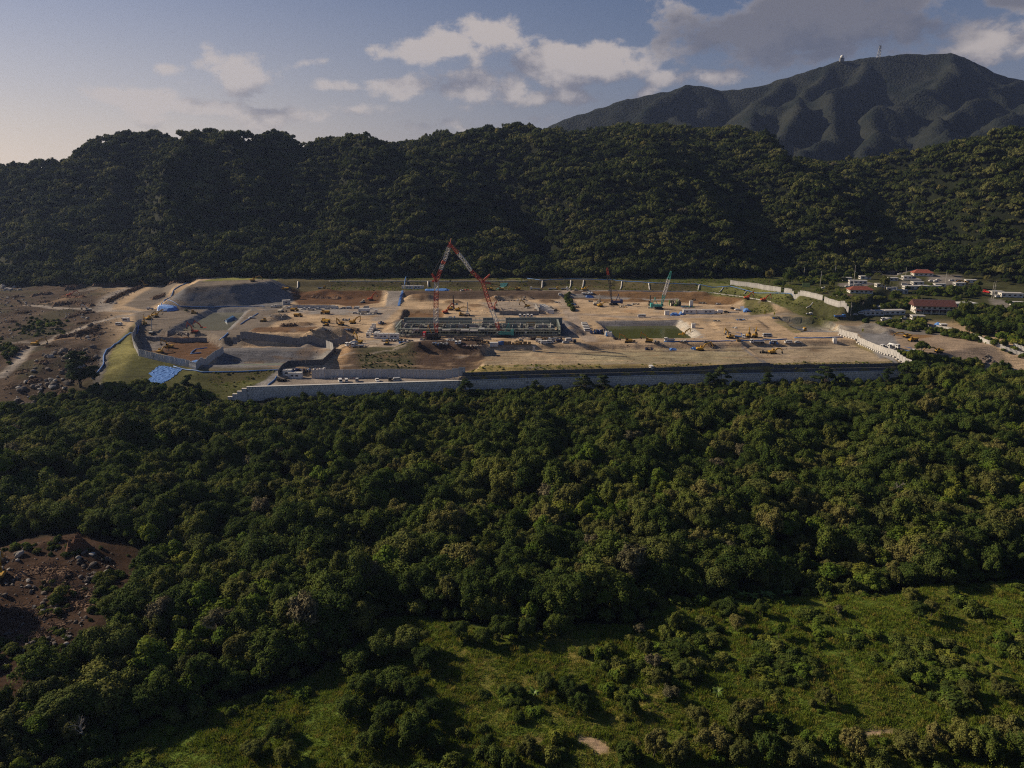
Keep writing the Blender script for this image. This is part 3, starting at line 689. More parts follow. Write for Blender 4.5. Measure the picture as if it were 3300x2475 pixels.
    return lambda xx, yy: float(z[int(np.clip(np.searchsorted(ys, yy), 0, ny - 1)), int(np.clip(np.searchsorted(xs, xx), 0, nx - 1))])
MZ = mountain()

# air between here and the far mountain
hb = MB().box((600, 1900, 290), (6200, 4600, 680))
hz_m = bpy.data.materials.new('haze'); hz_m.use_nodes = True; hn = hz_m.node_tree; hn.nodes.clear()
pv = hn.nodes.new('ShaderNodeVolumePrincipled'); pv.inputs['Color'].default_value = (.45, .60, 1.0, 1); pv.inputs['Density'].default_value = 0.00005; pv.inputs['Anisotropy'].default_value = .3
ho = hn.nodes.new('ShaderNodeOutputMaterial'); hn.links.new(pv.outputs[0], ho.inputs['Volume'])
tag(new('haze', hb.mesh('haze', hz_m)), kind='stuff')
# ------------------------------------------------------------------ trees
LEAF = {
    'dark':  leafmat('leaf_dark', (.030, .048, .012), (.058, .084, .018), (.100, .112, .030), .18),
    'mid':   leafmat('leaf_mid', (.046, .072, .016), (.086, .114, .023), (.138, .145, .036), .2),
    'olive': leafmat('leaf_olive', (.064, .076, .022), (.104, .108, .031), (.155, .142, .047), .18),
    'bright': leafmat('leaf_bright', (.065, .103, .015), (.090, .133, .019), (.142, .153, .026), .25),
    'pine':  leafmat('needle', (.024, .040, .014), (.038, .058, .020), (.052, .068, .024), .12),
    'grey':  leafmat('leaf_grey', (.095, .092, .045), (.125, .118, .062), (.15, .13, .075), .15),
    'grass': leafmat('grass_blade', (.106, .168, .020), (.158, .208, .029), (.26, .23, .052), .35),
    'hill':  leafmat('leaf_hill', (.022, .034, .010), (.060, .076, .020), (.135, .138, .046), .16),
}
BARK = pm('bark', (.10, .08, .06), .9, .35, 2.0, bump=.5)
PALEBARK = pm('pale_bark', (.34, .31, .27), .85, .25, 2.0, bump=.4)

def leafmesh(name, cen, nrm, size, tint, mat, core=None, aspect=1.0):
    """many small bent leaf sprays; core = list of (centre, radii) lumps that fill the inside"""
    n = len(cen); r = np.random.default_rng(len(cen) + int(abs(cen[:, 0].sum() * 10)) % 9999)
    nrm = nrm / np.linalg.norm(nrm, axis=1, keepdims=True)
    a = np.cross(nrm, r.normal(size=(n, 3))); a /= np.linalg.norm(a, axis=1, keepdims=True)
    b = np.cross(nrm, a); s = size[:, None]
    j = lambda: (.75 + .5 * r.random((n, 1)))
    p0 = cen - a * s * .5 * j() * aspect - nrm * s * .16; p2 = cen + a * s * .5 * j() * aspect - nrm * s * .16
    p1 = cen - b * s * .36 * j() + nrm * s * .10; p3 = cen + b * s * .36 * j() + nrm * s * .10
    V = np.stack([p0, p1, p2, p3], 1).reshape(-1, 3)
    L = np.arange(4 * n).reshape(n, 4)
    T = np.stack([L[:, [0, 1, 3]], L[:, [1, 2, 3]]], 1).reshape(-1, 3); tn = np.repeat(tint, 2)
    if core:
        bm = bmesh.new(); bmesh.ops.create_icosphere(bm, subdivisions=2, radius=1)
        iv = np.array([v.co[:] for v in bm.verts]); it = np.array([[v.index for v in f.verts] for f in bm.faces]); bm.free()
        for c, rad in core:
            w = iv * (1 + .22 * (r.random((len(iv), 1)) - .5)) * np.array(rad) + np.array(c)
            T = np.concatenate([T, it + len(V)]); V = np.concatenate([V, w]); tn = np.concatenate([tn, np.full(len(it), .1)])  # inner lumps get a dark tint: shade inside the crown put into the colour
    me = bpy.data.meshes.new(name); me.vertices.add(len(V)); me.vertices.foreach_set('co', V.astype(np.float32).ravel())
    me.loops.add(T.size); me.loops.foreach_set('vertex_index', T.astype(np.int32).ravel()); me.polygons.add(len(T))
    me.polygons.foreach_set('loop_start', np.arange(0, T.size, 3, dtype=np.int32)); me.polygons.foreach_set('loop_total', np.full(len(T), 3, np.int32))
    me.update(calc_edges=True)
    at = me.attributes.new('tint', 'FLOAT', 'FACE'); at.data.foreach_set('value', tn.astype(np.float32))
    me.materials.append(mat); return me

def crown(seed, Rr, zc, hz, nl, nleaf, ls, mat, lobe=(.30, .46), flat=1.0, low=-.35, hang=0.0):
    r = np.random.default_rng(seed); lob = []
    for i in range(nl):
        d = r.normal(size=3); d /= np.linalg.norm(d); d[2] = abs(d[2]) * 1.0 - .25 * r.random(); q = (.45 + .6 * r.random()) * (1 + .25 * math.sin(3 * math.atan2(d[1], d[0]) + seed))
        rad = Rr * (lobe[0] + (lobe[1] - lobe[0]) * r.random())
        lob.append((np.array([d[0] * q * (Rr - rad * .7), d[1] * q * (Rr - rad * .7), zc + d[2] * q * hz * .72]), rad))
    Cc = np.array([c for c, _ in lob]); Rl = np.array([q for _, q in lob])
    k = r.choice(nl, size=int(nleaf * 1.9), p=Rl ** 2 / (Rl ** 2).sum())
    d = r.normal(size=(len(k), 3)); d /= np.linalg.norm(d, axis=1, keepdims=True)
    keep = d[:, 2] > low; d, k = d[keep], k[keep]
    pos = Cc[k] + d * (Rl[k] * (.74 + .5 * r.random(len(k))))[:, None] * np.array([1, 1, flat])
    dist = np.linalg.norm((pos[:, None, :] - Cc[None]) / np.array([1, 1, flat]), axis=2) / Rl[None]; dist[np.arange(len(k)), k] = 9
    ok = dist.min(1) > .74; pos, d, k = pos[ok][:nleaf], d[ok][:nleaf], k[ok][:nleaf]
    if hang: pos[:, 2] -= hang * r.random(len(pos)) ** 3
    nrm = d + r.normal(size=d.shape) * .33 + np.array([0, 0, .12])
    size = ls * (.65 + .7 * r.random(len(pos)))
    lt = r.random(nl)
    tint = np.clip(.18 + .40 * lt[k] + .42 * r.random(len(pos)), 0, 1)
    return leafmesh('crown', pos, nrm, size, tint, mat, [(c, (q * .70, q * .70, q * .70 * flat)) for c, q in lob])

def trunkmesh(seed, h, r0, mat, limbs=5, spread=2.2):
    r = random.Random(seed); m = MB(); pts = [(0, 0, -4.0)]; x = y = 0
    for i in range(1, 6):
        x += r.uniform(-.22, .22); y += r.uniform(-.22, .22); pts.append((x, y, h * i / 5))
    m.tube(pts, [r0 * (1.25 - .17 * i) for i in range(6)], 6)
    for i in range(limbs):
        k = r.randint(2, 4); a = r.random() * 6.28; p = Vector(pts[k]); d = Vector((math.cos(a), math.sin(a), .75))
        m.tube([p, p + d * spread * .5, p + d * spread + Vector((0, 0, .5))], [r0 * .5, r0 * .32, r0 * .14], 5)
    return m.mesh('trunk', mat, True)

def baretree(seed, h, mat, depth=4, nb=4):
    r = random.Random(seed); m = MB()
    def grow(p, d, L, rad, k):
        mid = p + d * L * .5 + Vector((r.uniform(-.1, .1), r.uniform(-.1, .1), .05)) * L; e = p + d * L
        m.tube([p, mid, e], [rad, rad * .8, rad * .6], 4 if k < depth else 5, cap=False)
        if k == 0: return
        for i in range(nb if k > 1 else 3):
            nd = (d + Vector((r.uniform(-.9, .9), r.uniform(-.9, .9), r.uniform(-.2, .6)))).normalized()
            grow(p + d * L * r.uniform(.55, 1.0), nd, L * r.uniform(.55, .8), rad * .55, k - 1)
    grow(Vector((0, 0, -.6)), Vector((r.uniform(-.1, .1), r.uniform(-.1, .1), 1)).normalized(), h * .36, h * .024, depth)
    return m.mesh('branches', mat)

def pinecrown(seed, Rr, h):
    r = np.random.default_rng(seed); P_, N_, S_, T_, core = [], [], [], [], []
    for i in range(13):
        z = h * (.45 + .55 * i / 12); a = r.random() * 6.28; q = Rr * (1.05 - .75 * (i / 12)) * (.35 + .65 * r.random())
        c = np.array([math.cos(a) * q, math.sin(a) * q, z]); rad = Rr * (.46 - .16 * i / 12) * (.8 + .4 * r.random())
        n = 190; d = r.normal(size=(n, 3)); d /= np.linalg.norm(d, axis=1, keepdims=True); d[:, 2] = np.abs(d[:, 2]) * .9 - .12
        P_.append(c + d * np.array([rad, rad, rad * .42]) * (.85 + .3 * r.random((n, 1)))); N_.append(d + np.array([0, 0, .5]) + r.normal(size=(n, 3)) * .45)
        S_.append(.55 * (.6 + .7 * r.random(n))); T_.append(np.clip(.2 + .5 * r.random(n) + .2 * r.random(), 0, 1)); core.append((c, (rad * .8, rad * .8, rad * .28)))
    return leafmesh('crown', np.concatenate(P_), np.concatenate(N_), np.concatenate(S_), np.concatenate(T_), LEAF['pine'], core, 1.25)

# prototypes: kind -> list of [(part name, mesh), ...]
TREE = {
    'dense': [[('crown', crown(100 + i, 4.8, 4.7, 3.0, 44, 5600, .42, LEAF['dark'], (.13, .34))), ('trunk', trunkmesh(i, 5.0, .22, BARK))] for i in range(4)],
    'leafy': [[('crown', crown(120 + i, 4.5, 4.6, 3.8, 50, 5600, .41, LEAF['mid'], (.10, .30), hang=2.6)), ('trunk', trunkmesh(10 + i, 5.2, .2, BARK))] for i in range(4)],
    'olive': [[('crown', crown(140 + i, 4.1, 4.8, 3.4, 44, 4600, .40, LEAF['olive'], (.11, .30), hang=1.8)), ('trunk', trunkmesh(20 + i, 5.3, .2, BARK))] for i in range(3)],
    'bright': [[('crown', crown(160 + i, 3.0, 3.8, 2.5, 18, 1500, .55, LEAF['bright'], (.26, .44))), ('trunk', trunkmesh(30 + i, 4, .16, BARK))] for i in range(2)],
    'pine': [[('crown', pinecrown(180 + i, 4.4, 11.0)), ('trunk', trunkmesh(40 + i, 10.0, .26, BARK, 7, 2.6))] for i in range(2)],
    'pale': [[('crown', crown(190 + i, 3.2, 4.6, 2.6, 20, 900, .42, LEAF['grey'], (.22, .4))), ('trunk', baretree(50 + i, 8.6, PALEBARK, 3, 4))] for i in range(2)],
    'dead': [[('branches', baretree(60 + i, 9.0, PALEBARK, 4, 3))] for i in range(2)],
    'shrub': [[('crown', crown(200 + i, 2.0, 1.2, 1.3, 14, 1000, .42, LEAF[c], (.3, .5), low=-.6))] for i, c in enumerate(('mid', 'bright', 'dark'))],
}
def tree(kind, x, y, s, rz, label, group, name=None, dz=0.0, i=None, cat='tree'):
    pr = TREE[kind][rnd.randrange(len(TREE[kind])) if i is None else i]
    sz = (s * rnd.uniform(.8, 1.25), s * rnd.uniform(.8, 1.25), s * rnd.uniform(.85, 1.2))
    t = thing(name or {'pine': 'pine_tree', 'dead': 'bare_tree', 'shrub': 'shrub', 'pale': 'pale_tree'}.get(kind, 'broadleaf_tree'), (x, y, float(Gz(x, y)) + dz), rz, label, cat, group, sz)
    for nm, me in pr: new(nm, me, t)
    return t

def gn_scatter(name, protos, pts, rot, scl, idx, label=None):
    """one object: copies of the prototypes on given points"""
    c = bpy.data.collections.new(name + '_source')
    for i, lst in enumerate(protos):
        o = bpy.data.objects.new('%s_source_%02d' % (name, i), lst); c.objects.link(o)
    me = bpy.data.meshes.new(name); me.vertices.add(len(pts)); me.vertices.foreach_set('co', np.asarray(pts, np.float32).ravel())
    for nm, ty, dat in (('rotv', 'FLOAT_VECTOR', rot), ('sclv', 'FLOAT_VECTOR', scl)):
        a = me.attributes.new(nm, ty, 'POINT'); a.data.foreach_set('vector', np.asarray(dat, np.float32).ravel())
    a = me.attributes.new('pick', 'INT', 'POINT'); a.data.foreach_set('value', np.asarray(idx, np.int32))
    o = new(name, me)
    g = bpy.data.node_groups.new(name, 'GeometryNodeTree')
    g.interface.new_socket('Geometry', in_out='INPUT', socket_type='NodeSocketGeometry'); g.interface.new_socket('Geometry', in_out='OUTPUT', socket_type='NodeSocketGeometry')
    n, l = g.nodes, g.links; gi, go = n.new('NodeGroupInput'), n.new('NodeGroupOutput')
    ci = n.new('GeometryNodeCollectionInfo'); ci.inputs[0].default_value = c; ci.inputs['Separate Children'].default_value = True; ci.inputs['Reset Children'].default_value = True
    ip = n.new('GeometryNodeInstanceOnPoints'); ip.inputs['Pick Instance'].default_value = True
    def at(nm, ty):
        q = n.new('GeometryNodeInputNamedAttribute'); q.data_type = ty; q.inputs[0].default_value = nm; return q.outputs[0]
    l.new(gi.outputs[0], ip.inputs['Points']); l.new(ci.outputs[0], ip.inputs['Instance']); l.new(at('pick', 'INT'), ip.inputs['Instance Index'])
    l.new(at('rotv', 'FLOAT_VECTOR'), ip.inputs['Rotation']); l.new(at('sclv', 'FLOAT_VECTOR'), ip.inputs['Scale']); l.new(ip.outputs[0], go.inputs[0])
    md = o.modifiers.new('scatter', 'NODES'); md.node_group = g
    return tag(o, label, kind='stuff')

def jitter_points(x0, x1, y0, y1, s, seed):
    r = np.random.default_rng(seed); xs, ys = np.arange(x0, x1, s), np.arange(y0, y1, s * .9)
    a, b = np.meshgrid(xs, ys); a = a + (np.arange(len(ys)) % 2)[:, None] * s / 2
    a = a + r.uniform(-.36, .36, a.shape) * s; b = b + r.uniform(-.36, .36, b.shape) * s
    return a.ravel(), b.ravel()

# -------- the wood below the wall
fx, fy = jitter_points(-330, 330, 118, 424, 5.6, 5)
inview = (np.abs(fx) < .70 * fy + 26)
ok = inview & (fy < yline(fx) - np.where((fx > -128) & (fx < 228), 9.5, np.where(fx < 0, 12, -4)) - 2)
mw = wpoly(MEADOWS[0], FZ); cw = wpoly(CLEAR, FZ)
dm, dc = poly_sdf(fx, fy, mw), poly_sdf(fx, fy, cw)
ok &= (dm > 2.5) & (dc > 3.2)
# keep open what the photograph leaves open: bank, blue sheet, gravel ramp, grass below the wall, cleared land
for pl, z in (([(250, 1190), (330, 1215), (470, 1262), (640, 1262), (700, 1282), (860, 1300), (1000, 1312), (1000, 1200), (250, 1100)], -11), ([(-200, 1290), (60, 1300), (200, 1270), (300, 1235), (300, 1100), (-200, 1100)], -9),
              ([(1250, 1305), (1330, 1300), (1350, 1270), (1270, 1270)], -14)):
    ok &= poly_sdf(fx, fy, wpoly(pl, z)) > 0
fx, fy = fx[ok], fy[ok]
zone_n = fbm(fx / 26, fy / 26, 201, 3); r0 = np.random.default_rng(77)
big = fbm(fx / 17, fy / 17, 204, 2)
scl = np.clip(1.08 + .36 * big + r0.uniform(-.3, .3, len(fx)), .55, 1.7)
lift = fbm(fx / 12, fy / 12, 205, 2) * 2.4 + r0.uniform(-1.3, 1.3, len(fx))
edge = np.clip(dm[ok] / 9, 0, 1); scl *= .72 + .28 * edge
nearw = np.clip((yline(fx) - fy - 10) / 46, 0, 1); nearw = np.where(fx < 230, nearw, 1); scl *= .40 + .60 * nearw; lift *= nearw
kinds = []
for i in range(len(fx)):
    q = zone_n[i] + r0.normal() * .30
    kd = 'dense' if q < -.12 else 'leafy' if q < .26 else 'olive' if q < .5 else 'bright'
    if fy[i] < 240 and q > .1 and r0.random() < .12: kd = 'bright'
    if r0.random() < .02: kd = 'pale'
    kinds.append(kd)
sizepx = scl * 9 / fy
sizepx = np.where(np.abs(fx) < .665 * fy, sizepx, 0)
order = np.argsort(-sizepx); single = set(order[:255].tolist())
def zone_label(kd, x, y, s):
    look = {'dense': 'dense dark green tree', 'leafy': 'mid green vine-hung tree', 'olive': 'olive green tree', 'bright': 'bright yellow-green tree', 'pale': 'pale grey half-leafless tree'}[kd]
    size = 'small ' if s < .85 else 'large ' if s > 1.3 else ''
    u = x / y
    side = 'by the boulder clearing' if u < -.42 else 'left of the meadow' if u < -.18 else 'behind the middle meadow' if u < .2 else 'behind the right-hand meadow'
    dep = ' at the bottom edge' if y < 185 else ' along the wood edge' if y < 215 else ' deeper in the wood' if y < 260 else ' in the upper wood'
    return (size + look + ' ' + side + dep)
gp, gr, gs, gi_ = [], [], [], []
flat_protos, pidx = [], {}
for kd in ('dense', 'leafy', 'olive', 'bright', 'pale'):
    pidx[kd] = []
    for pr in TREE[kd]: pidx[kd].append(len(flat_protos)); flat_protos.append(pr[0][1])
for i in range(len(fx)):
    if i in single:
        tree(kinds[i], fx[i], fy[i], float(scl[i]), rnd.random() * 6.28, zone_label(kinds[i], fx[i], fy[i], scl[i]), 'trees of the wood below the wall', dz=float(lift[i]))
    else:
        gp.append((fx[i], fy[i], float(Gz(fx[i], fy[i])) + float(lift[i]))); gr.append((r0.normal() * .08, r0.normal() * .08, r0.random() * 6.28))
        s = scl[i]; gs.append((s * r0.uniform(.8, 1.25), s * r0.uniform(.8, 1.25), s * r0.uniform(.82, 1.25))); gi_.append(pidx[kinds[i]][r0.integers(len(pidx[kinds[i]]))])
# low growth between the trees, on the same object
ux, uy = jitter_points(-330, 330, 116, 424, 4.2, 6)
m2 = (np.abs(ux) < .70 * uy + 26) & (uy < yline(ux) - 3) & (poly_sdf(ux, uy, mw) > .5) & (poly_sdf(ux, uy, cw) > .5) & ((uy < 360) | (np.abs(ux - 50) < 175)) & ((uy < 365) | (ux > -125))
sh0 = len(flat_protos); flat_protos += [p[0][1] for p in TREE['shrub']]
for x, y in zip(ux[m2], uy[m2]):
    gp.append((x, y, float(Gz(x, y)))); gr.append((0, 0, r0.random() * 6.28)); s = r0.uniform(.7, 1.5); gs.append((s, s, s * r0.uniform(.8, 1.4))); gi_.append(sh0 + (2 if r0.random() < .6 else 0))
gn_scatter('forest', flat_protos, gp, gr, gs, gi_)

# -------- forest on the hill
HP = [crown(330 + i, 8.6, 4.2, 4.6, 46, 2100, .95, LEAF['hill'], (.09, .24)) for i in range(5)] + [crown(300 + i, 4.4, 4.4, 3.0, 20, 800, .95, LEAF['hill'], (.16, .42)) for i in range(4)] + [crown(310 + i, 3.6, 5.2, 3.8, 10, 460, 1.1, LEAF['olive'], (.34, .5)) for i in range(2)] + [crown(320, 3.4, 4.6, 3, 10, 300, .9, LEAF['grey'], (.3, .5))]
hx, hy = jitter_points(-1000, 1000, 600, 1260, 7.2, 8)
azc = hx / hy * 2500 + 1650
db = np.interp(azc, [-400, 0, 500, 900, 1600, 2300, 2650, 2800, 3050, 3300, 3900], [742, 742, 738, 726, 732, 728, 745, 770, 752, 690, 620])
dr = np.interp(azc, [-400, 300, 900, 1300, 2000, 2500, 2800, 3300, 3900], [1000, 1060, 1100, 1130, 1220, 1180, 1120, 1060, 1000])
edge_n = fbm(hx / 15, hy / 15, 211, 2) * 5
ok = (hy > db + edge_n) & (hy < dr + 14) & (np.abs(hx) < .70 * hy + 40)
hx, hy = hx[ok], hy[ok]; n = len(hx); hzv = Gz(hx, hy) + r0.uniform(-1.2, 1.2, n) + fbm(hx / 22, hy / 22, 213, 2) * 2.0
hs = np.clip(.84 + .28 * fbm(hx / 30, hy / 30, 212, 2) + r0.uniform(-.28, .28, n) + np.where(r0.random(n) < .10, r0.uniform(.2, .55, n), 0), .58, 1.5)
topk = np.clip((dr[ok] - hy) / 70, 0, 1); hs *= .62 + .38 * topk
pk = r0.choice(12, n, p=[.12, .12, .12, .12, .12, .08, .08, .06, .06, .045, .045, .03])
gn_scatter('hillside_forest', HP, np.stack([hx, hy, hzv], 1), np.stack([r0.normal(size=n) * .1, r0.normal(size=n) * .1, r0.random(n) * 6.28], 1),
           np.stack([hs * r0.uniform(.85, 1.15, n), hs * r0.uniform(.85, 1.15, n), hs * r0.uniform(.8, 1.25, n)], 1), pk)

# -------- grass of the meadow
def tuft(seed, nb, h, w, spread):
    r = random.Random(seed); m = MB()
    for i in range(nb):
        a = r.random() * 6.28; q = spread * math.sqrt(r.random()); x, y = q * math.cos(a), q * math.sin(a); b = r.random() * 6.28; hh = h * r.uniform(.6, 1.2); dx, dy = math.cos(b), math.sin(b); le = r.uniform(.2, .7) * hh
        m.add([(x - dy * w, y + dx * w, 0), (x + dy * w, y - dx * w, 0), (x + dx * le * .5 + dy * w * .7, y + dy * le * .5 - dx * w * .7, hh * .65), (x + dx * le, y + dy * le, hh)], [(0, 1, 2), (0, 2, 3)])
    me = m.mesh('tuft', LEAF['grass']); a = me.attributes.new('tint', 'FLOAT', 'FACE'); a.data.foreach_set('value', [.2 + .6 * r.random() for _ in me.polygons]); return me
GR = [tuft(1, 46, .55, .07, .85), tuft(2, 40, .8, .08, .7), tuft(3, 52, .4, .06, .95)]
mx, my = jitter_points(-200, 200, 118, 225, .95, 9)
k = (poly_sdf(mx, my, mw) < 0) & (np.abs(mx) < .70 * my + 14)
for pl in ([(1850, 2372), (1905, 2358), (1950, 2382), (1980, 2412), (1930, 2424), (1895, 2396)], [(2740, 2370), (2800, 2345), (2900, 2340), (2890, 2352), (2800, 2365)]):
    k &= poly_sdf(mx, my, wpoly(pl, -19)) > .1
dens = fbm(mx / 6, my / 6, 221, 3); k &= dens > -.9
mx, my, dens = mx[k], my[k], dens[k]; n = len(mx)
hgt = np.clip(.85 + 1.1 * fbm(mx / 5, my / 5, 222, 3) + .3 * dens, .3, 2.4)
gn_scatter('grass', GR, np.stack([mx, my, Gz(mx, my) - .05], 1), np.stack([r0.normal(size=n) * .12, r0.normal(size=n) * .12, r0.random(n) * 6.28], 1), np.stack([np.ones(n), np.ones(n), hgt], 1), r0.integers(0, 3, n))

# scrub scattered through the meadow
zx, zy = jitter_points(-190, 190, 118, 222, 2.2, 19); kz = (poly_sdf(zx, zy, mw) < -.5) & (np.abs(zx) < .70 * zy + 14) & ((fbm(zx / 17, zy / 17, 231, 3) > .34) | (poly_sdf(zx, zy, mw) > -9 * r0.random(len(zx)) ** 1.6))
zx, zy = zx[kz], zy[kz]; n = len(zx); zs = r0.uniform(.25, .75, n) * (1 + 1.2 * fbm(zx / 17, zy / 17, 231, 3))
gn_scatter('meadow_scrub', [p[0][1] for p in TREE['shrub']], np.stack([zx, zy, Gz(zx, zy) - .2], 1), np.stack([r0.normal(size=n) * .15, r0.normal(size=n) * .15, r0.random(n) * 6.28], 1), np.stack([zs * r0.uniform(.8, 1.5, n), zs * r0.uniform(.8, 1.5, n), zs * r0.uniform(.5, 1.0, n)], 1), r0.choice(3, n, p=[.45, .35, .2]))
# ------------------------------------------------------------------ materials of made things
WHITE, SILVER, BLACKP, NAVY = pm('white_paint', (.74, .73, .70), .4, .12), pm('silver_paint', (.45, .46, .47), .35, .1), pm('black_paint', (.03, .03, .033), .3, .2), pm('navy_paint', (.03, .05, .14), .4, .2)
YEL, ORG, RED, TEAL = pm('machine_yellow', (.52, .30, .035), .5, .3), pm('machine_orange', (.50, .10, .035), .5, .25), pm('machine_red', (.50, .025, .03), .45, .2), pm('machine_teal', (.07, .36, .32), .45, .2)
GREENM, BLUEM, CREAM = pm('machine_green', (.18, .30, .08), .5, .25), pm('blue_paint', (.05, .16, .42), .5, .25), pm('cream_paint', (.62, .57, .46), .6, .15)
GLASS, TYRE, STEEL, DARK = pm('dark_glass', (.015, .018, .022), .12, .1, spec=.5), pm('tyre', (.022, .021, .02), .9, .3), pm('dark_steel', (.07, .065, .06), .7, .3), pm('dark_rubber', (.03, .028, .026), .9, .3)
CONCM, CONCD, CONCL = pm('concrete', (.33, .32, .30), .85, .22, .6, bump=.3), pm('dark_concrete', (.22, .22, .225), .85, .25, .5, bump=.3), pm('pale_concrete', (.58, .56, .52), .85, .15, .5)
PANEL, PANELW, PANELD = pm('grey_panel', (.52, .51, .50), .8, .25, .7), pm('white_panel', (.50, .485, .46), .75, .18, .8), pm('dark_panel', (.125, .125, .13), .8, .25, .6)
TARP, TARPD = pm('blue_tarp', (.12, .27, .62), .38, .3, .9, spec=.5, bump=.6), pm('dark_tarp', (.025, .03, .045), .5, .3)
WOODM, RUST, LREDM, LWHITE = pm('timber', (.36, .24, .11), .8, .3, 2), pm('rebar', (.11, .065, .045), .85, .4, 2), pm('boom_red', (.50, .085, .05), .55, .2), pm('boom_white', (.70, .68, .64), .55, .12)
NET, ROOFR, ROOFB, WALLW = pm('scaffold_net', (.24, .265, .235), .9, .4, .5), pm('red_tiles', (.27, .085, .055), .8, .25, 1.5, bump=.4), pm('brown_tiles', (.13, .055, .048), .8, .3, 1.5, bump=.4), pm('white_wall', (.66, .63, .57), .85, .14, .5)
ROCK, ROCKW, PIPEB, PINK = pm('boulder', (.15, .125, .105), .9, .4, .9, bump=.7), pm('pale_boulder', (.36, .34, .31), .9, .25, .9, bump=.7), pm('blue_pipe', (.10, .24, .55), .5, .25), pm('pink_sack', (.58, .40, .36), .8, .25)
GALV, SCAFF, BRUSH, SIGNY, POLE, LGREEN = pm('galvanised', (.45, .46, .46), .5, .2), pm('scaffold_pole', (.30, .33, .28), .6, .3), pm('brushwood', (.17, .105, .065), .95, .45, 2), pm('sign_yellow', (.80, .72, .03), .5, .1), pm('pole_concrete', (.46, .43, .38), .85, .15), pm('green_board', (.42, .47, .15), .7, .15)
COLS = dict(white=WHITE, silver=SILVER, black=BLACKP, navy=NAVY, yellow=YEL, orange=ORG, red=RED, teal=TEAL, green=GREENM, blue=BLUEM, cream=CREAM)

def put(pr, name, loc, rz, label, cat, group=None, s=1.0):
    t = thing(name, loc, rz, label, cat, group, s if s != 1.0 else None); made = []
    for nm, me, off, par in pr:
        o = new(nm, me, t if par is None else made[par], off); made.append(o)
    return t
_pc = {}
def cached(key, fn):
    if key not in _pc: _pc[key] = fn()
    return _pc[key]
_wheel = {}
def wheel(r, w):
    if (r, w) not in _wheel: _wheel[(r, w)] = MB().cyl((0, 0, 0), r, w, 12, 'y').mesh('wheel', TYRE)
    return _wheel[(r, w)]
def wheels(xs, y, r=.34, w=.24): return [('wheel', wheel(r, w), (x, s * y, r), None) for x in xs for s in (-1, 1)]

def car_parts(kind, col):
    m = COLS[col]
    if kind == 'van':
        prof = [(-2.3, .32), (2.28, .32), (2.32, .85), (2.1, 1.08), (1.45, 1.88), (1.15, 1.98), (-2.1, 1.98), (-2.3, 1.8)]
        ws = [(1.47, 1.83), (2.06, 1.12), (2.10, 1.12), (1.51, 1.85)]; side = (-2.0, 1.2, 1.15, 1.72); rear = -2.33; W = .86
    elif kind == 'bus':
        prof = [(-3.0, .35), (3.0, .35), (3.05, .9), (2.85, 1.2), (2.3, 2.15), (2.0, 2.28), (-2.9, 2.28), (-3.0, 2.1)]
        ws = [(2.32, 2.1), (2.82, 1.25), (2.87, 1.25), (2.37, 2.12)]; side = (-2.7, 2.0, 1.3, 1.98); rear = -3.03; W = .97
    elif kind == 'kei':
        prof = [(-1.7, .3), (1.68, .3), (1.72, .8), (1.6, 1.0), (1.25, 1.75), (1.0, 1.86), (-1.55, 1.86), (-1.7, 1.7)]
        ws = [(1.27, 1.7), (1.56, 1.05), (1.61, 1.05), (1.31, 1.72)]; side = (-1.5, 1.0, 1.05, 1.6); rear = -1.73; W = .73
    else:
        prof = [(-2.15, .3), (2.15, .3), (2.2, .62), (2.05, .86), (1.05, .98), (.35, 1.5), (-1.3, 1.54), (-1.95, 1.12), (-2.18, .95)]
        ws = [(.40, 1.45), (1.0, 1.02), (1.05, 1.02), (.45, 1.48)]; side = (-1.45, .45, 1.02, 1.42); rear = -2.0; W = .86
    out = [('body', MB().prism(prof, -W, W).mesh('body', m), None, None),
           ('windscreen', MB().prism(ws, -W + .1, W - .1).mesh('windscreen', GLASS), None, None)]
    for s in (-1, 1):
        b = MB(); x0, x1, z0, z1 = side; k = 3 if kind != 'car' else 2
        for i in range(k):
            a, c = x0 + (x1 - x0) * i / k + .04, x0 + (x1 - x0) * (i + 1) / k - .04
            b.box(((a + c) / 2, s * (W + .012), (z0 + z1) / 2), (c - a, .03, z1 - z0))
        out.append(('side_window', b.mesh('side_window', GLASS), None, None))
    out.append(('rear_window', MB().box((rear if kind != 'car' else -1.66, 0, 1.4 if kind != 'car' else 1.32), (.05 if kind != 'car' else .5, W * 1.5, .5 if kind != 'car' else .18)).mesh('rear_window', GLASS), None, None))
    hx = max(p[0] for p in prof)
    for s in (-1, 1): out.append(('headlight', MB().box((hx - .02, s * (W - .2), .72), (.06, .26, .16)).mesh('headlight', SILVER), None, None))
    wb = {'van': 1.45, 'bus': 1.9, 'kei': 1.15, 'car': 1.3}[kind]
    return out + wheels((-wb, wb), W - .08)

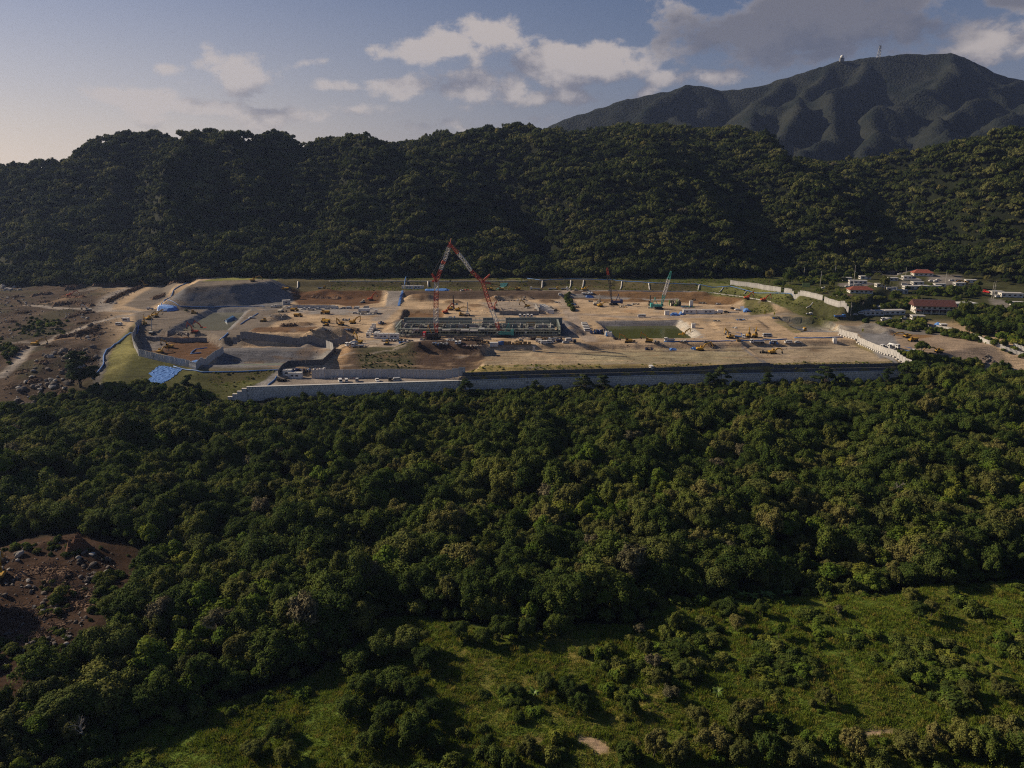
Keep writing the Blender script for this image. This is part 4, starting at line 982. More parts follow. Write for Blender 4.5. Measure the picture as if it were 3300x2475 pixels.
def truck_parts(kind, col, L=8.0):
    m = COLS[col]; h = L / 2; W = 1.1; s = 1.0 if L > 6 else .78
    out = [('cab', MB().prism([(h - 1.9, .55), (h, .55), (h, 1.35), (h - .22, 2.55 * s), (h - .4, 2.65 * s), (h - 1.9, 2.65 * s)], -W * s, W * s).mesh('cab', m), None, None),
           ('windscreen', MB().prism([(h - .02, 1.45), (h + .03, 1.45), (h - .17, 2.4 * s), (h - .22, 2.4 * s)], -W * s + .12, W * s - .12).mesh('windscreen', GLASS), None, None),
           ('side_window', MB().box((h - .95, -W * s - .01, 1.95 * s), (1.0, .03, .65)).mesh('side_window', GLASS), None, None),
           ('side_window', MB().box((h - .95, W * s + .01, 1.95 * s), (1.0, .03, .65)).mesh('side_window', GLASS), None, None),
           ('chassis', MB().box((-.3, 0, .72), (L - .8, .9, .3)).mesh('chassis', STEEL), None, None)]
    bl = L - 2.1; bx = -h + bl / 2
    if kind == 'flat':
        b = MB().box((bx, 0, 1.02), (bl, 2.2 * s, .16)); b.box((bx, -1.08 * s, 1.26), (bl, .06, .34)).box((bx, 1.08 * s, 1.26), (bl, .06, .34)).box((-h + .03, 0, 1.26), (.06, 2.1 * s, .34)).box((bx + bl / 2 - .05, 0, 1.5), (.08, 2.1 * s, .9))
        out.append(('cargo_bed', b.mesh('cargo_bed', SILVER), None, None))
    elif kind == 'dump':
        b = MB().prism([(-h, 1.15), (-h + .1, .95), (h - 2.15, .95), (h - 2.05, 2.1), (-h - .05, 1.95)], -W, W)
        out.append(('dump_bed', b.mesh('dump_bed', m if col != 'white' else SILVER), None, None)); out.append(('load', MB().box((bx, 0, 2.1), (bl - .5, 1.8, .3), 0, .6, .6).mesh('load', pm('soil_load', (.2, .14, .09), .95)), None, None))
    elif kind == 'box':
        out.append(('cargo_box', MB().box((bx, 0, 2.0), (bl, 2.3 * s, 2.1)).mesh('cargo_box', WHITE), None, None))
    elif kind == 'tank':
        out.append(('tank', MB().tube([(-h, 0, 1.75), (-h + .25, 0, 1.75), (h - 2.5, 0, 1.75), (h - 2.3, 0, 1.75)], [.55, .95, .95, .55], 14).mesh('tank', m, True), None, None))
    elif kind == 'mixer':
        out.append(('drum', MB().tube([(-h + .1, 0, 2.2), (-h + 1.2, 0, 2.2), (-.2, 0, 2.0), (h - 2.4, 0, 1.7)], [.5, 1.0, 1.2, .6], 14).mesh('drum', SILVER, True), None, None))
        out.append(('chute', MB().box((-h, 0, 1.5), (.7, .5, .9)).mesh('chute', STEEL), None, None))
    elif kind == 'crane':
        out.append(('cargo_bed', MB().box((bx - .4, 0, 1.1), (bl - .8, 2.2, .3)).mesh('cargo_bed', BLUEM), None, None))
        out.append(('loader_crane', MB().tube([(h - 2.4, 0, 1), (h - 2.4, 0, 3.2)], .2).tube([(h - 2.4, 0, 3.1), (-h + 1.0, 0, 3.4)], [.2, .12]).mesh('loader_crane', BLUEM), None, None))
    return out + wheels((h - 1.1, -h + 1.0, -h + 2.1) if L > 6 else (h - .9, -h + .9), .95 * s, .48 if L > 6 else .36, .3)

def exc_parts(col, ba, sa, trk=0, tip='bucket', arm=1.0):
    m = COLS[col]; ca, sn = math.cos(R(trk)), math.sin(R(trk)); out = []
    for s in (-1, 1):
        t = MB().prism([(-2.0, .12), (-1.7, 0), (1.7, 0), (2.0, .12), (2.1, .5), (1.75, .9), (-1.75, .9), (-2.1, .5)], s * 1.15 - .3, s * 1.15 + .3)
        t.v = [(x * ca - y * sn, x * sn + y * ca, z) for x, y, z in t.v]; out.append(('track', t.mesh('track', DARK), None, None))
    out.append(('undercarriage', MB().cyl((0, 0, .85), .75, .5, 10).box((0, 0, .55), (1.6, 1.7, .4), R(trk)).mesh('undercarriage', STEEL), None, None))
    out.append(('house', MB().prism([(-2.0, 1.05), (1.5, 1.05), (1.5, 1.45), (.7, 2.0), (-1.9, 2.15), (-2.1, 1.9)], -1.3, 1.3).mesh('house', m), None, None))
    out.append(('counterweight', MB().prism([(-2.75, 1.2), (-1.98, 1.08), (-1.98, 2.1), (-2.7, 2.0)], -1.28, 1.28).mesh('counterweight', m if col != 'white' else STEEL), None, None))
    out.append(('cab', MB().prism([(-.1, 1.5), (1.45, 1.3), (1.5, 2.1), (1.15, 2.95), (0, 2.98)], .42, 1.32).mesh('cab', m), None, None))
    out.append(('cab_window', MB().prism([(.1, 2.0), (1.53, 2.0), (1.2, 2.85), (.1, 2.85)], .46, 1.36).mesh('cab_window', GLASS), None, 5))
    p = Vector((1.1, -.1, 1.75)); L1, L2 = 5.7 * arm, 3.1 * arm; e = p + Vector((math.cos(R(ba)), 0, math.sin(R(ba)))) * L1
    mid = p + (e - p) * .45 + Vector((-math.sin(R(ba)), 0, math.cos(R(ba)))) * .85; s2 = e + Vector((math.cos(R(sa)), 0, math.sin(R(sa)))) * L2
    def beam(pts, w, y=.2):
        b = MB(); pts = [Vector(q) for q in pts]
        for i in range(len(pts) - 1):
            d = (pts[i + 1] - pts[i]).normalized(); n = Vector((-d.z, 0, d.x)); a, c = w[i], w[i + 1]; q0, q1 = pts[i], pts[i + 1]
            prof = [(q0 - n * a), (q1 - n * c), (q1 + n * c), (q0 + n * a)]; b.prism([(q.x, q.z) for q in prof], q0.y - y, q0.y + y)
        return b
    out.append(('boom', beam([p, mid, e], [.28, .46, .26]).mesh('boom', m), None, None))
    out.append(('hydraulic_cylinder', MB().tube([p + Vector((.4, .3, -.2)), mid + Vector((0, .3, -.3))], .1).tube([mid + Vector((.2, 0, .5)), e + Vector((-math.cos(R(sa)), 0, -math.sin(R(sa)))) * .5], .09).mesh('hydraulic_cylinder', GALV), None, 7))
    out.append(('stick', beam([e - (s2 - e) * .16, e, s2], [.14, .3, .16], .17).mesh('stick', m), None, None))
    d = (s2 - e).normalized(); n = Vector((-d.z, 0, d.x))
    if tip == 'bucket':
        b = MB(); q = [s2 - d * .1, s2 + d * .55 + n * -.25, s2 + d * 1.15 - n * .75, s2 + d * .75 - n * 1.25, s2 - d * .05 - n * .75]
        b.prism([(v.x, v.z) for v in q], p.y - .55, p.y + .55); out.append(('bucket', b.mesh('bucket', STEEL), None, None))
    else:
        out.append(('breaker', MB().tube([s2, s2 + d * 1.0, s2 + d * 1.05, s2 + d * 1.9], [.26, .26, .1, .05], 6).mesh('breaker', STEEL), None, None))
    return out

def dozer_parts(col):
    m = COLS[col]; out = []
    for s in (-1, 1): out.append(('track', MB().prism([(-1.7, .1), (1.4, .0), (1.8, .4), (1.5, .85), (-1.5, 1.1), (-1.95, .6)], s * 1.0 - .28, s * 1.0 + .28).mesh('track', DARK), None, None))
    out.append(('body', MB().prism([(-1.7, .6), (1.7, .6), (1.75, 1.55), (.2, 1.75), (-1.7, 1.6)], -.68, .68).mesh('body', m), None, None))
    out.append(('cab', MB().prism([(-1.5, 1.6), (.2, 1.6), (.05, 2.9), (-1.45, 2.9)], -.75, .75).mesh('cab', m), None, None))
    out.append(('cab_window', MB().prism([(-1.3, 1.95), (.2, 1.95), (.1, 2.7), (-1.3, 2.7)], -.78, .78).mesh('cab_window', GLASS), None, 3))
    out.append(('blade', MB().prism([(2.3, .1), (2.55, .05), (2.45, .6), (2.6, 1.15), (2.4, 1.15), (2.25, .6)], -1.75, 1.75).mesh('blade', STEEL), None, None))
    out.append(('push_arm', MB().box((1.3, -1.35, .5), (2.2, .14, .2)).box((1.3, 1.35, .5), (2.2, .14, .2)).mesh('push_arm', m), None, None)); return out

def dumper_parts(col):
    m = COLS[col]; out = [('body', MB().box((1.8, 0, 1.3), (2.2, 2.0, .9)).mesh('body', m), None, None), ('cab', MB().box((1.5, 0, 2.3), (1.3, 1.5, 1.2), 0, .9, .9).mesh('cab', m), None, None),
           ('cab_window', MB().box((1.5, 0, 2.45), (1.33, 1.55, .6)).mesh('cab_window', GLASS), None, 1), ('dump_bed', MB().prism([(-3.4, 1.7), (-2.6, 1.1), (.5, 1.1), (.7, 2.5), (-3.3, 2.4)], -1.3, 1.3).mesh('dump_bed', m), None, None),
           ('frame', MB().box((-.8, 0, 1.0), (4.2, .8, .4)).mesh('frame', STEEL), None, None)]
    return out + wheels((2.2, -1.0, -2.4), 1.1, .75, .5)

def rig_parts(col, h=14, lean=0):
    m = COLS[col]; out = [('track', MB().prism([(-2.2, .1), (2.2, .1), (2.4, .5), (2.1, 1), (-2.1, 1), (-2.4, .5)], s * 1.3 - .35, s * 1.3 + .35).mesh('track', DARK), None, None) for s in (-1, 1)]
    out += [('house', MB().prism([(-2.6, 1.1), (1.5, 1.1), (1.5, 2.3), (-2.6, 2.5)], -1.35, 1.35).mesh('house', m), None, None), ('cab', MB().box((.9, 1.0, 2.6), (1.5, .9, 1.4)).mesh('cab', m), None, None),
            ('cab_window', MB().box((1.0, 1.0, 2.8), (1.55, .95, .7)).mesh('cab_window', GLASS), None, 3), ('mast', MB().box((2.3, 0, 1 + h / 2), (.75, .75, h)).mesh('mast', STEEL if col != 'cream' else CREAM), None, None),
            ('strut', MB().tube([(-.5, .5, 2.3), (2.2, .4, h * .6)], .11).tube([(-.5, -.5, 2.3), (2.2, -.4, h * .6)], .11).mesh('strut', GALV), None, None), ('auger', MB().cyl((2.85, 0, h * .42), .32, h * .7, 8).mesh('auger', STEEL), None, None)]
    return out

# ------------------------------------------------------------------ place vehicles and machines: (kind, u, v at the ground, heading, colour, label)
def vehicle(kind, u, v, hd, col, label, group=None, s=1.0, **kw):
    p = hit(u, v); hd = R(hd)
    if kind in ('van', 'bus', 'kei', 'car'):
        pr = cached((kind, col), lambda: car_parts(kind, col)); nm, cat = {'van': ('van', 'van'), 'bus': ('minibus', 'minibus'), 'kei': ('small_van', 'van'), 'car': ('parked_car', 'car')}[kind]
    elif kind.startswith('truck_'):
        k = kind[6:]; L = kw.get('L', 8.0); pr = cached((kind, col, L), lambda: truck_parts(k, col, L)); nm, cat = {'flat': 'flatbed_truck', 'dump': 'dump_truck', 'box': 'box_truck', 'tank': 'tank_truck', 'mixer': 'mixer_truck', 'crane': 'crane_truck'}[k], 'truck'
    elif kind == 'exc':
        key = (kind, col, kw.get('ba', 45), kw.get('sa', -70), kw.get('trk', 0), kw.get('tip', 'bucket'), kw.get('arm', 1.0)); pr = cached(key, lambda: exc_parts(*key[1:])); nm, cat = 'excavator', 'excavator'
    elif kind == 'dozer': pr = cached((kind, col), lambda: dozer_parts(col)); nm, cat = 'bulldozer', 'bulldozer'
    elif kind == 'dumper': pr = cached((kind, col), lambda: dumper_parts(col)); nm, cat = 'dumper', 'dumper'
    elif kind == 'rig': h = kw.get('h', 14); pr = cached((kind, col, h), lambda: rig_parts(col, h)); nm, cat = 'drilling_rig', 'drilling rig'
    return put(pr, nm, p, hd, label, cat, group, s)

V = vehicle
# cleared land on the left
V('exc', 468, 922, 165, 'yellow', 'yellow excavator on the gravel track at the forest edge', 'excavators', ba=48, sa=-50)
V('exc', 226, 955, 40, 'orange', 'dusty orange excavator among brush piles below the trees', 'excavators', ba=30, sa=-60)
V('exc', 286, 1002, 170, 'cream', 'pale excavator beside the crossing of the dirt tracks', 'excavators', ba=35, sa=-75)
V('exc', 116, 1114, 10, 'yellow', 'yellow excavator alone on the track of the rocky slope', 'excavators', ba=32, sa=-70)
V('van', 384, 1048, 10, 'white', 'white van alone on dry ground beside the blue pipe')
V('truck_flat', 484, 998, 185, 'white', 'small white flatbed truck beside the blue-sheeted heap', L=5.2)
V('exc', 467, 1046, 120, 'yellow', 'yellow excavator at the upper end of the panel fence', 'excavators', ba=60, sa=-70)
V('exc', 481, 1030, 60, 'yellow', 'yellow excavator parked middle of three beside the track', 'excavators', ba=40, sa=-95)
V('exc', 502, 1022, 30, 'yellow', 'yellow excavator farthest of three parked beside the track', 'excavators', ba=40, sa=-95)
V('exc', 489, 1076, 100, 'cream', 'pale excavator with raised boom on the gravel ledge', 'excavators', ba=75, sa=60, tip='breaker')
V('exc', 546, 1121, 165, 'yellow', 'yellow excavator reaching left inside the fenced dig', 'excavators', ba=40, sa=-75)
V('exc', 517, 1139, 80, 'yellow', 'yellow excavator seen from behind inside the fenced dig', 'excavators', ba=15, sa=-60)
V('exc', 626, 1074, 175, 'orange', 'red-orange excavator with arched arm beside the small pond', 'excavators', ba=62, sa=-72, arm=1.15)
V('exc', 655, 1064, 185, 'orange', 'red-orange excavator behind the other one by the small pond', 'excavators', ba=50, sa=-60, arm=1.15)
V('dozer', 625, 1011, 0, 'yellow', 'small yellow bulldozer on the bank left of the small pond')
V('exc', 815, 907, 20, 'yellow', 'yellow excavator on top of the grey gravel mound', 'excavators', ba=30, sa=-50)
V('car', 812, 1026, 30, 'white', 'white car at the right rim of the small pond')
V('exc', 906, 1006, 330, 'cream', 'pale yellow excavator behind the white rubble heap', 'excavators', ba=35, sa=-80)
V('dumper', 950, 1003, 0, 'yellow', 'yellow dumper left of the row of parked cars', 'dumpers')
V('dumper', 962, 1021, 350, 'yellow', 'long yellow dumper right of the white rubble heap', 'dumpers')
V('dozer', 851, 1037, 180, 'yellow', 'dusty yellow bulldozer left of the white rubble heap')
# parking behind the low wall
row = [(930, 994, 'car', 'white'), (979, 998, 'car', 'white'), (1026, 997, 'car', 'silver'), (1055, 996, 'car', 'silver'), (1079, 995, 'bus', 'white'), (1106, 995, 'car', 'silver'), (1126, 995, 'van', 'white'), (1149, 995, 'van', 'white'), (1180, 994, 'van', 'silver')]
ordn = ['first', 'second', 'third', 'fourth', 'fifth', 'sixth', 'seventh', 'eighth', 'ninth']
for i, (u, v, k, c) in enumerate(row):
    V(k, u, v, rnd.choice((0, 180)) + rnd.uniform(-8, 8), c, '%s %s, %s from the left in the row behind the low wall' % (c, {'car': 'car', 'bus': 'minibus', 'van': 'van'}[k], ordn[i]), 'cars parked behind the low wall')
V('truck_flat', 1003, 1000, 170, 'white', 'white flatbed truck in the row of cars behind the low wall', L=5.6)
V('car', 1145, 1011, 8, 'white', 'white car alone in front of the parked row')
V('truck_box', 1174, 1006, 180, 'white', 'long white box truck at the end of the parked row', L=9)
V('truck_dump', 1211, 1010, 95, 'white', 'white dump truck with red bumper beside the box truck', L=7)
V('truck_flat', 897, 990, 200, 'white', 'white truck beside the shed at the gravel mound', L=6)
V('car', 880, 990, 15, 'white', 'white car left of the shed at the gravel mound')
V('exc', 1196, 968, 20, 'orange', 'orange excavator with arm raised below the shelf road', 'excavators', ba=62, sa=-55)
V('dozer', 1170, 976, 200, 'cream', 'dusty pale loader left of the orange excavator')
V('dumper', 1048, 1012, 170, 'yellow', 'dark laden dumper in front of the parked row', 'dumpers', s=1.1)
V('dumper', 1049, 1040, 150, 'yellow', 'laden dumper in the middle of the open yard', 'dumpers', s=1.1)
V('dozer', 1052, 1050, 260, 'yellow', 'yellow bulldozer facing the camera in the open yard')
V('exc', 1099, 1048, 250, 'yellow', 'yellow excavator facing the camera in the open yard', 'excavators', ba=45, sa=-90)
V('exc', 1138, 1043, 0, 'yellow', 'clean yellow excavator with arm out over the open yard', 'excavators', ba=42, sa=-85)
V('truck_mixer', 1134, 1115, 215, 'white', 'white mixer truck left of the pale hardstanding', L=8)
V('truck_flat', 1153, 1119, 185, 'white', 'white flatbed truck in front of the mixer truck', L=7.5)
V('exc', 1156, 1106, 150, 'yellow', 'yellow excavator behind the mixer truck', 'excavators', ba=70, sa=-60)
V('dozer', 1247, 1110, 270, 'yellow', 'bright yellow bulldozer facing the camera on pale ground')
V('dozer', 1354, 1117, 90, 'black', 'small dark roller on the pale ground by the dirt slope')
V('dumper', 918, 935, 180, 'yellow', 'yellow dumper on the shelf road by the gravel mound', 'dumpers')
V('truck_flat', 1037, 931, 0, 'yellow', 'yellow flatbed truck on the shelf road under the bank', L=7)
# middle of the site
V('exc', 1437, 1010, 20, 'orange', 'red excavator beside the rectangular brown dig', 'excavators', ba=55, sa=-60, arm=1.25)
V('rig', 1452, 1000, 0, 'yellow', 'yellow drilling rig with dark mast beside the red excavator', 'drilling rigs', h=11)
V('exc', 1476, 1002, 10, 'yellow', 'yellow excavator on the spoil right of the drilling rig', 'excavators', ba=10, sa=-30)
V('dozer', 1487, 1018, 10, 'yellow', 'dusty yellow bulldozer in front of the drilling rig')
V('rig', 1507, 1017, 90, 'cream', 'lone drilling rig with slim upright mast', 'drilling rigs', h=9)
V('exc', 1592, 1000, 60, 'orange', 'red excavator behind the teal crane boom', 'excavators', ba=70, sa=-65)
V('exc', 1698, 991, 180, 'yellow', 'dark yellow excavator on the rubble above the concrete wall', 'excavators', ba=50, sa=-60)
for i, u in enumerate((1676, 1690, 1701, 1713)):
    V('van' if i in (0, 2) else 'kei', u, 1021, 270, 'white', 'white van facing the camera, %s of four before the concrete wall' % ordn[i], 'four vans before the concrete wall')
V('truck_flat', 1724, 934, 180, 'white', 'white and black flatbed truck on the shelf road', L=9)
V('truck_flat', 1784, 934, 0, 'yellow', 'truck with blue tarp load on the shelf road', L=9)
V('truck_flat', 1820, 934, 0, 'white', 'white flatbed truck at the end of the shelf road trucks', L=6.5)
V('exc', 1578, 935, 200, 'yellow', 'yellow excavator on the shelf road behind the crane boom', 'excavators', ba=20, sa=-40)
V('exc', 1615, 935, 170, 'yellow', 'yellow excavator under the teal net on the shelf road', 'excavators', ba=20, sa=-40)
V('exc', 1668, 935, 190, 'yellow', 'yellow excavator left of the shelf road trucks', 'excavators', ba=15, sa=-40)
V('exc', 1884, 936, 10, 'yellow', 'yellow excavator at the foot of the bank by steel piles', 'excavators', ba=25, sa=-45)
V('truck_dump', 1804, 953, 270, 'white', 'white truck coming down the ramp beside the green bank', L=7)
V('kei', 1470, 1109, 275, 'white', 'small white van facing the camera, left of a pair', 'pair of small vans')
V('kei', 1482, 1108, 265, 'white', 'small white van facing the camera, right of a pair', 'pair of small vans')
V('van', 1738, 1102, 350, 'white', 'white van behind another in front of the scaffolding')
V('truck_flat', 1745, 1107, 175, 'white', 'white kei truck at the left of the parked vans', L=4.2)
V('van', 1754, 1108, 10, 'white', 'white van beside the kei truck, second of the parked vans')
V('van', 1772, 1106, 5, 'white', 'white minivan in the middle of the parked vans')
V('van', 1778, 1101, 0, 'silver', 'silver van half hidden behind the white minivan')
V('car', 1803, 1101, 10, 'navy', 'dark blue car right of the parked white vans')
V('car', 1823, 1106, 15, 'silver', 'silver car in front, right of the dark blue car')
V('van', 1834, 1099, 10, 'white', 'white van behind the silver car')
V('van', 1852, 1105, 265, 'black', 'black van facing the camera at the end of the parked row')
V('bus', 2068, 1022, 175, 'white', 'white minivan alone on the road above the green pond')
for i in range(5):
    V('van', 1884 + i * 2.6, 1047 + i * 5.2, 5, 'white', 'white van, %s from the back in the tight row beside the green pond' % ordn[i], 'tight row of vans by the green pond')
# right half
V('exc', 1935, 988, 30, 'yellow', 'yellow excavator left of the dark blue crane', 'excavators', ba=15, sa=-30)
V('rig', 1922, 984, 0, 'cream', 'pale drilling rig behind the yellow excavator', 'drilling rigs', h=8)
V('rig', 2096, 984, 90, 'black', 'dark drilling rig between the two slim cranes', 'drilling rigs', h=7)
V('exc', 2024, 1104, 175, 'yellow', 'yellow excavator with hooked arm left in front of the green pond', 'excavators', ba=42, sa=-85)
V('exc', 2090, 1103, 165, 'yellow', 'yellow excavator in the middle in front of the green pond', 'excavators', ba=50, sa=-80)
V('exc', 2199, 1086, 0, 'yellow', 'yellow excavator at the foot of the pale concrete slope', 'excavators', ba=48, sa=-75)
V('truck_dump', 2157, 1101, 180, 'white', 'white dump truck in front of the green pond', L=6.5)
V('exc', 2258, 1130, 5, 'yellow', 'yellow excavator reaching right beside blue tarps in the field', 'excavators', ba=35, sa=-60, arm=1.1)
V('van', 2099, 1189, 280, 'white', 'white van on dry grass behind the dark wall fence')
V('exc', 2352, 1090, 200, 'yellow', 'dark excavator at the left of the machine line', 'excavators', ba=60, sa=-85)
V('truck_crane', 2384, 1089, 330, 'white', 'white crane truck in the machine line by the blue pipe', L=7)
V('exc', 2412, 1087, 260, 'yellow', 'yellow excavator with raised arm beside the crane truck', 'excavators', ba=68, sa=-80)
V('exc', 2433, 1087, 265, 'yellow', 'yellow excavator at the right of the machine line', 'excavators', ba=72, sa=-85)
V('bus', 2473, 1085, 0, 'silver', 'silver minibus behind the blue pipe')
V('truck_flat', 2440, 1106, 180, 'white', 'white flatbed truck in front of the blue pipe', L=9)
V('van', 2492, 1106, 175, 'white', 'white van right of the flatbed truck')
V('van', 2540, 1106, 185, 'white', 'white van second right of the flatbed truck')
V('car', 2572, 1106, 0, 'silver', 'silver estate car rightmost in the row beyond the field')
V('exc', 2408, 964, 0, 'orange', 'bright orange excavator on the curving road, left of two', 'excavators', ba=52, sa=-80)
V('exc', 2462, 971, 5, 'orange', 'bright orange excavator on the curving road, right of two', 'excavators', ba=45, sa=-75)
V('truck_dump', 2706, 1024, 0, 'blue', 'blue dump truck at the end of the white panel fence', L=8)
V('truck_flat', 2608, 1015, 0, 'white', 'white kei truck above the empty concrete basin', L=4.4)
V('car', 2341, 1008, 0, 'black', 'black car right of the long site cabin')
V('truck_box', 2316, 1011, 180, 'white', 'white box truck with orange cab right of the long cabin', L=6)
V('car', 2376, 1000, 10, 'white', 'white car beside the white hoarding board')
V('car', 2362, 996, 20, 'black', 'dark car left of the white car by the hoarding')
V('exc', 2490, 1140, 10, 'yellow', 'small dark digger beside the dark tent in the field', 'excavators', ba=20, sa=-50, arm=.7, )
V('truck_flat', 2580, 1067, 5, 'yellow', 'yellow machine carrier on the floor of the empty basin', L=8)
# village
vill = [(2731, 852, 'white'), (2740, 851, 'white'), (2750, 850, 'silver'), (2758, 849, 'white'), (2816, 878, 'white'), (2836, 877, 'white'), (2856, 877, 'silver'), (2876, 882, 'silver'), (2900, 885, 'white'), (2943, 897, 'navy'), (3001, 907, 'white'), (3015, 908, 'white'), (3024, 904, 'white'),
        (3065, 905, 'white'), (3079, 914, 'white'), (2914, 919, 'white'), (2731, 925, 'white'), (2743, 923, 'white'), (2758, 920, 'white'), (2770, 920, 'silver'), (2753, 1016, 'silver'), (2772, 1013, 'white'), (2912, 1028, 'white'), (2928, 1022, 'black'), (3214, 958, 'white'), (2656, 930, 'white'), (3088, 908, 'navy'), (2930, 921, 'black')]
where = ['leftmost of the row by the trees', 'second in the row by the trees', 'third in the row by the trees', 'last in the row by the trees', 'before the upper flat building, left', 'before the upper flat building, middle', 'before the upper flat building, right', 'on the lane below the upper buildings', 'at the right end of the upper lane', 'on the grey roof yard of the hip-roofed house',
         'first right of the hip-roofed house', 'second right of the hip-roofed house', 'third right of the hip-roofed house', 'in the far right village lot, back', 'in the far right village lot, front', 'beside the long middle cabin', 'by the tall pole, first', 'by the tall pole, second', 'by the tall pole, third', 'by the tall pole, fourth', 'at the end of the white panel fence, first', 'at the end of the white panel fence, second', 'below the flat-roofed offices', 'behind the car below the offices',
         'at the far right edge building', 'alone on the grass behind the panel fence', 'dark one in the far right lot', 'dark one beside the long middle cabin']
for (u, v, c), wt in zip(vill, where):
    V('car' if rnd.random() < .6 else 'van', u, v, rnd.uniform(-15, 15) + rnd.choice((0, 180)), c, c + ' vehicle in the village, ' + wt, 'vehicles in the village')
V('truck_flat', 2780, 842, 180, 'white', 'white truck at the top of the village by the trees', L=7)
V('truck_tank', 2856, 1035, 180, 'white', 'white tank truck on the dirt road below the offices', L=7.5)
for i, (u, k) in enumerate(((2832, 'flat'), (2853, 'flat'), (2880, 'tank'))):
    V('truck_' + k, u, 1121, 300, 'white', 'white truck facing the camera, %s of three behind the panel fence' % ordn[i], 'trucks behind the panel fence', L=7)
V('truck_crane', 2928, 1137, 320, 'white', 'white crane truck with blue crane beside the round bush', L=7)
V('exc', 2922, 1088, 190, 'yellow', 'yellow excavator with folded arm in the brown cutting', 'excavators', ba=20, sa=-20)
V('dumper', 2941, 1100, 200, 'yellow', 'yellow dumper in front of the brown cutting', 'dumpers')
V('truck_flat', 3234, 1180, 280, 'white', 'white truck facing the camera beside the tan rock pile', L=6)
V('exc', 3024, 1136, 180, 'yellow', 'yellow excavator behind the round bush', 'excavators', ba=15, sa=-30)
V('exc', 3110, 915, 180, 'yellow', 'yellow digger at the right end of the village lot', 'excavators', ba=15, sa=-40)
V('truck_dump', 3180, 945, 100, 'red', 'red and white truck beside the twin poles', L=7)
# terrace in front
for i, (u, k, c, h, t) in enumerate(((1097, 'van', 'white', 290, 'leftmost'), (1117, 'kei', 'white', 285, 'second from the left'), (1151, 'kei', 'silver', 275, 'third from the left'), (1216, 'car', 'white', 290, 'fourth from the left'), (1281, 'van', 'silver', 20, 'rightmost'))):
    V(k, u, 1232 - i * 1.0, h, c, '%s %s, %s on the terrace above the stone wall' % (c, 'car' if k == 'car' else 'van', t), 'vehicles on the terrace')
V('truck_flat', 1257, 1227, 280, 'black', 'dark truck on the terrace above the stone wall', L=5)
V('exc', 2, 1862, 110, 'yellow', 'yellow excavator at the left edge of the boulder clearing', 'excavators', ba=60, sa=-60)
# ------------------------------------------------------------------ water in the basins
def water(name, px, z, col):
    m, nt, n, l, b = _bsdf(name); b.inputs['Base Color'].default_value = (*col, 1); b.inputs['Roughness'].default_value = .14; b.inputs['Specular IOR Level'].default_value = .5
    tcd = n.new('ShaderNodeNewGeometry'); t1 = n.new('ShaderNodeTexNoise'); t1.inputs['Scale'].default_value = 1.6; t1.inputs['Detail'].default_value = 4; l.new(tcd.outputs['Position'], t1.inputs['Vector'])
    bp = n.new('ShaderNodeBump'); bp.inputs['Strength'].default_value = .25; bp.inputs['Distance'].default_value = .08; l.new(t1.outputs[0], bp.inputs['Height']); l.new(bp.outputs[0], b.inputs['Normal'])
    t2 = n.new('ShaderNodeTexNoise'); t2.inputs['Scale'].default_value = .12; l.new(tcd.outputs['Position'], t2.inputs['Vector'])
    r = n.new('ShaderNodeValToRGB'); r.color_ramp.elements[0].color = (*[c * .75 for c in col], 1); r.color_ramp.elements[1].color = (*[c * 1.25 for c in col], 1); l.new(t2.outputs[0], r.inputs[0]); l.new(r.outputs[0], b.inputs['Base Color'])
    pts = [(*P(u, v, z), z) for u, v in px]
    me = bpy.data.meshes.new(name); me.from_pydata(pts, [], [tuple(range(len(pts)))]); me.materials.append(m)
    tag(new('pond_water', me), kind='structure')
water('water_small_pond', [(660, 1000), (812, 1000), (760, 1064), (545, 1064)], -3.0, (.17, .17, .125))
water('water_green_pond', [(1920, 1042), (2195, 1040), (2260, 1096), (1960, 1096)], -3.0, (.075, .085, .022))
water('water_pale_pond', [(690, 1176), (930, 1170), (960, 1172), (905, 1190), (680, 1191)], -8.6, (.24, .27, .20))

# ------------------------------------------------------------------ fences of single panels
_panel = {}
def panel_mesh(w, h, mat, style):
    key = (round(w, 2), h, mat.name, style)
    if key not in _panel:
        m = MB().box((0, 0, h / 2), (w * .95, .10, h))
        if style == 'rib':
            for s in (-.5, 0, .5): m.box((s * w * .9, -.07, h / 2), (.09, .06, h))
            m.box((0, -.07, h - .08), (w * .95, .06, .12))
        if style == 'sheet':
            m = MB(); k = 6; vs = []
            for j, z in enumerate((0, h * .5, h)):
                for i in range(k + 1): vs.append((w * (i / k - .5) * .97, (-.10 if i % 2 else .08) * (1 if j != 1 else .5) , z))
            m.add(vs, [(j * (k + 1) + i, j * (k + 1) + i + 1, (j + 1) * (k + 1) + i + 1, (j + 1) * (k + 1) + i) for j in range(2) for i in range(k)])
            m.box((0, .22, h / 2), (w * .9, .06, h))
        _panel[key] = m.mesh('panel', mat)
    return _panel[key]
